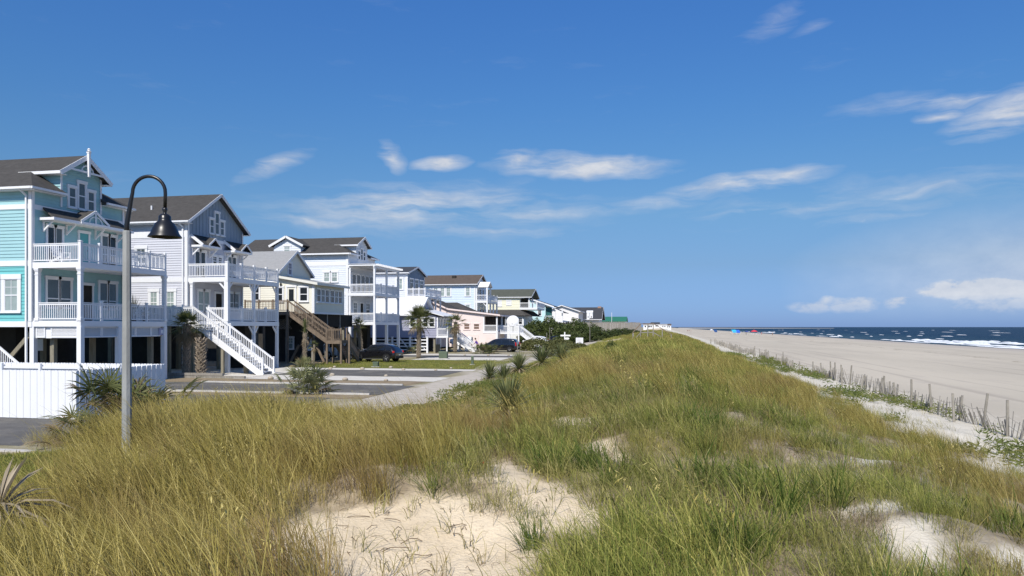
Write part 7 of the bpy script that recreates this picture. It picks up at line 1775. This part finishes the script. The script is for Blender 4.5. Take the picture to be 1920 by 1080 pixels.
def umbrella(label, px, d, c, rad, h, white=None):
    x, y = on_beach(px, d); t = thing('beach_umbrella', label, 'umbrella', (x, y, gz(x, y)), 0, 'beach umbrellas', local=True); p = MB(); p.tube([(0, 0, -.2), (0, 0, h + .1)], .03, 8); part('pole', p, WHITE, t)
    for k in range(8):
        a0, a1 = k * math.pi / 4, (k + 1) * math.pi / 4; m = MB(); P = lambda f, a: (rad * f * math.cos(a), rad * f * math.sin(a), h - .55 * rad / 1.1 * f ** 1.6); am = (a0 + a1) / 2
        m.slab([P(.02, a0), P(.5, a0), P(1, a0), P(.96, am), P(1, a1), P(.5, a1)], .02); part('panel', m, white if (white and k % 2) else c, t)
umbrella('red beach umbrella, the biggest on the beach', 1414, 420, cl('red_canvas', (.62, .055, .075)), 2.0, 2.9); umbrella('navy beach umbrella between the canopies and the red one', 1400.5, 428, cl('navy_canvas', (.03, .05, .25)), 1.2, 2.3); umbrella('white topped umbrella farthest along the beach', 1334, 520, WHITE, 1.3, 2.6)
def canopy(label, px, d, c, w, h):
    x, y = on_beach(px, d); t = thing('beach_canopy', label, 'canopy', (x, y, gz(x, y)), .2, 'beach canopies', local=True)
    m = MB(); n = 8
    for i in range(n):
        f0, f1 = i / n, (i + 1) / n; z = lambda f: h + .25 * math.sin(f * 6) - f * .9; m.slab([(-w / 2, -1.6 + 3.2 * f0, z(1 - f0)), (w / 2, -1.6 + 3.2 * f0, z(1 - f0)), (w / 2, -1.6 + 3.2 * f1, z(1 - f1)), (-w / 2, -1.6 + 3.2 * f1, z(1 - f1))], .03)
    part('cloth', m, c, t); f = MB(); f.slab([(-w / 2, -1.62, h - 1.7), (w / 2, -1.62, h - 1.7), (w / 2, -1.62, h - .9), (-w / 2, -1.62, h - .9)], .03); part('side_cloth', f, c, t)
    for sx in (-1, 1):
        for y_, z in ((-1.6, h - .8), (1.6, h + .1)): p = MB(); p.tube([(sx * w / 2, y_, -.2), (sx * w / 2, y_, z)], .03, 6); part('pole', p, WHITE, t)
canopy('cyan beach canopy left of the royal blue one', 1376, 430, cl('cyan_canvas', (.05, .42, .68)), 2.4, 2.7); canopy('royal blue beach canopy joined to the cyan one', 1382.6, 430, cl('blue_canvas', (.03, .13, .58)), 2.4, 2.6); canopy('dark blue beach canopy beside the far white umbrella', 1341, 525, cl('deep_blue_canvas', (.03, .08, .22)), 2.2, 2.2)
def beach_chair(label, px, d, rz, c):
    x, y = on_beach(px, d); t = thing('beach_chair', label, 'chair', (x, y, gz(x, y)), rz, 'beach chairs', local=True); s = MB(); s.slab([(-.25, -.3, .3), (.3, -.3, .34), (.3, .3, .34), (-.25, .3, .3)], .04); part('seat', s, c, t); b = MB(); b.slab([(-.25, -.3, .3), (-.25, .3, .3), (-.6, .3, 1.0), (-.6, -.3, 1.0)], .04); part('backrest', b, c, t)
    for sy in (-.3, .3): l = MB(); l.beam((.3, sy, .34), (-.1, sy, 0), .03, .03); l.beam((-.3, sy, .34), (.25, sy, 0), .03, .03); part('legs', l, WHITE, t)
for k, (px, lab) in enumerate(((1409, 'white beach chair under the left side of the red umbrella'), (1412.5, 'white beach chair in the middle under the red umbrella'), (1418, 'white beach chair under the right side of the red umbrella'), (1423, 'white beach chair farthest right beside the red umbrella'))): beach_chair(lab, px, 416, 1.2 + k * .3, cl('white_canvas', (.7, .7, .7)))
# small litter on the near sand
def scrap(name, label, x, y, c, s):
    m = MB(); z = float(ground(x, y)); pts = [(math.cos(a) * s * (1 + .3 * math.sin(3 * a)), math.sin(a) * s * .7, .02 + .02 * math.sin(2 * a)) for a in np.linspace(0, 6.28, 9)[:-1]]; m.slab(pts, .006); o = solo(name, m, c, label, 'litter', loc=(x, y, z + .05)); o.rotation_euler = (.5, .2, .4)
scrap('paper_scrap', 'crumpled white scrap lying in the grass at the bottom of the picture', -4.0, 6.75, WHITE, .05); scrap('plastic_cap', 'tiny red plastic bit on the sand between tussocks', -2.35, 9.75, cl('red_plastic', (.5, .03, .02)), .03)
def twigs():
    r = random.Random(8); m = MB()
    for i in range(55):
        x, y = r.gauss(-2.5, .8), r.gauss(7.9, .6); z = float(ground(x, y)); a = r.uniform(0, 6.28); L = r.uniform(.06, .3); p = [(x + math.cos(a) * L * t + r.gauss(0, .02), y + math.sin(a) * L * t + r.gauss(0, .02), z + .012 + .05 * math.sin(t * 3.1) * r.random()) for t in (0, .33, .66, 1)]; m.tube(p, r.uniform(.002, .005), 4)
    solo('dry_roots', m, mat('dark_root', (.19, .14, .09), .9), 'dark dry roots and twigs scattered on the bare sand', 'twigs', kind='stuff')
twigs()
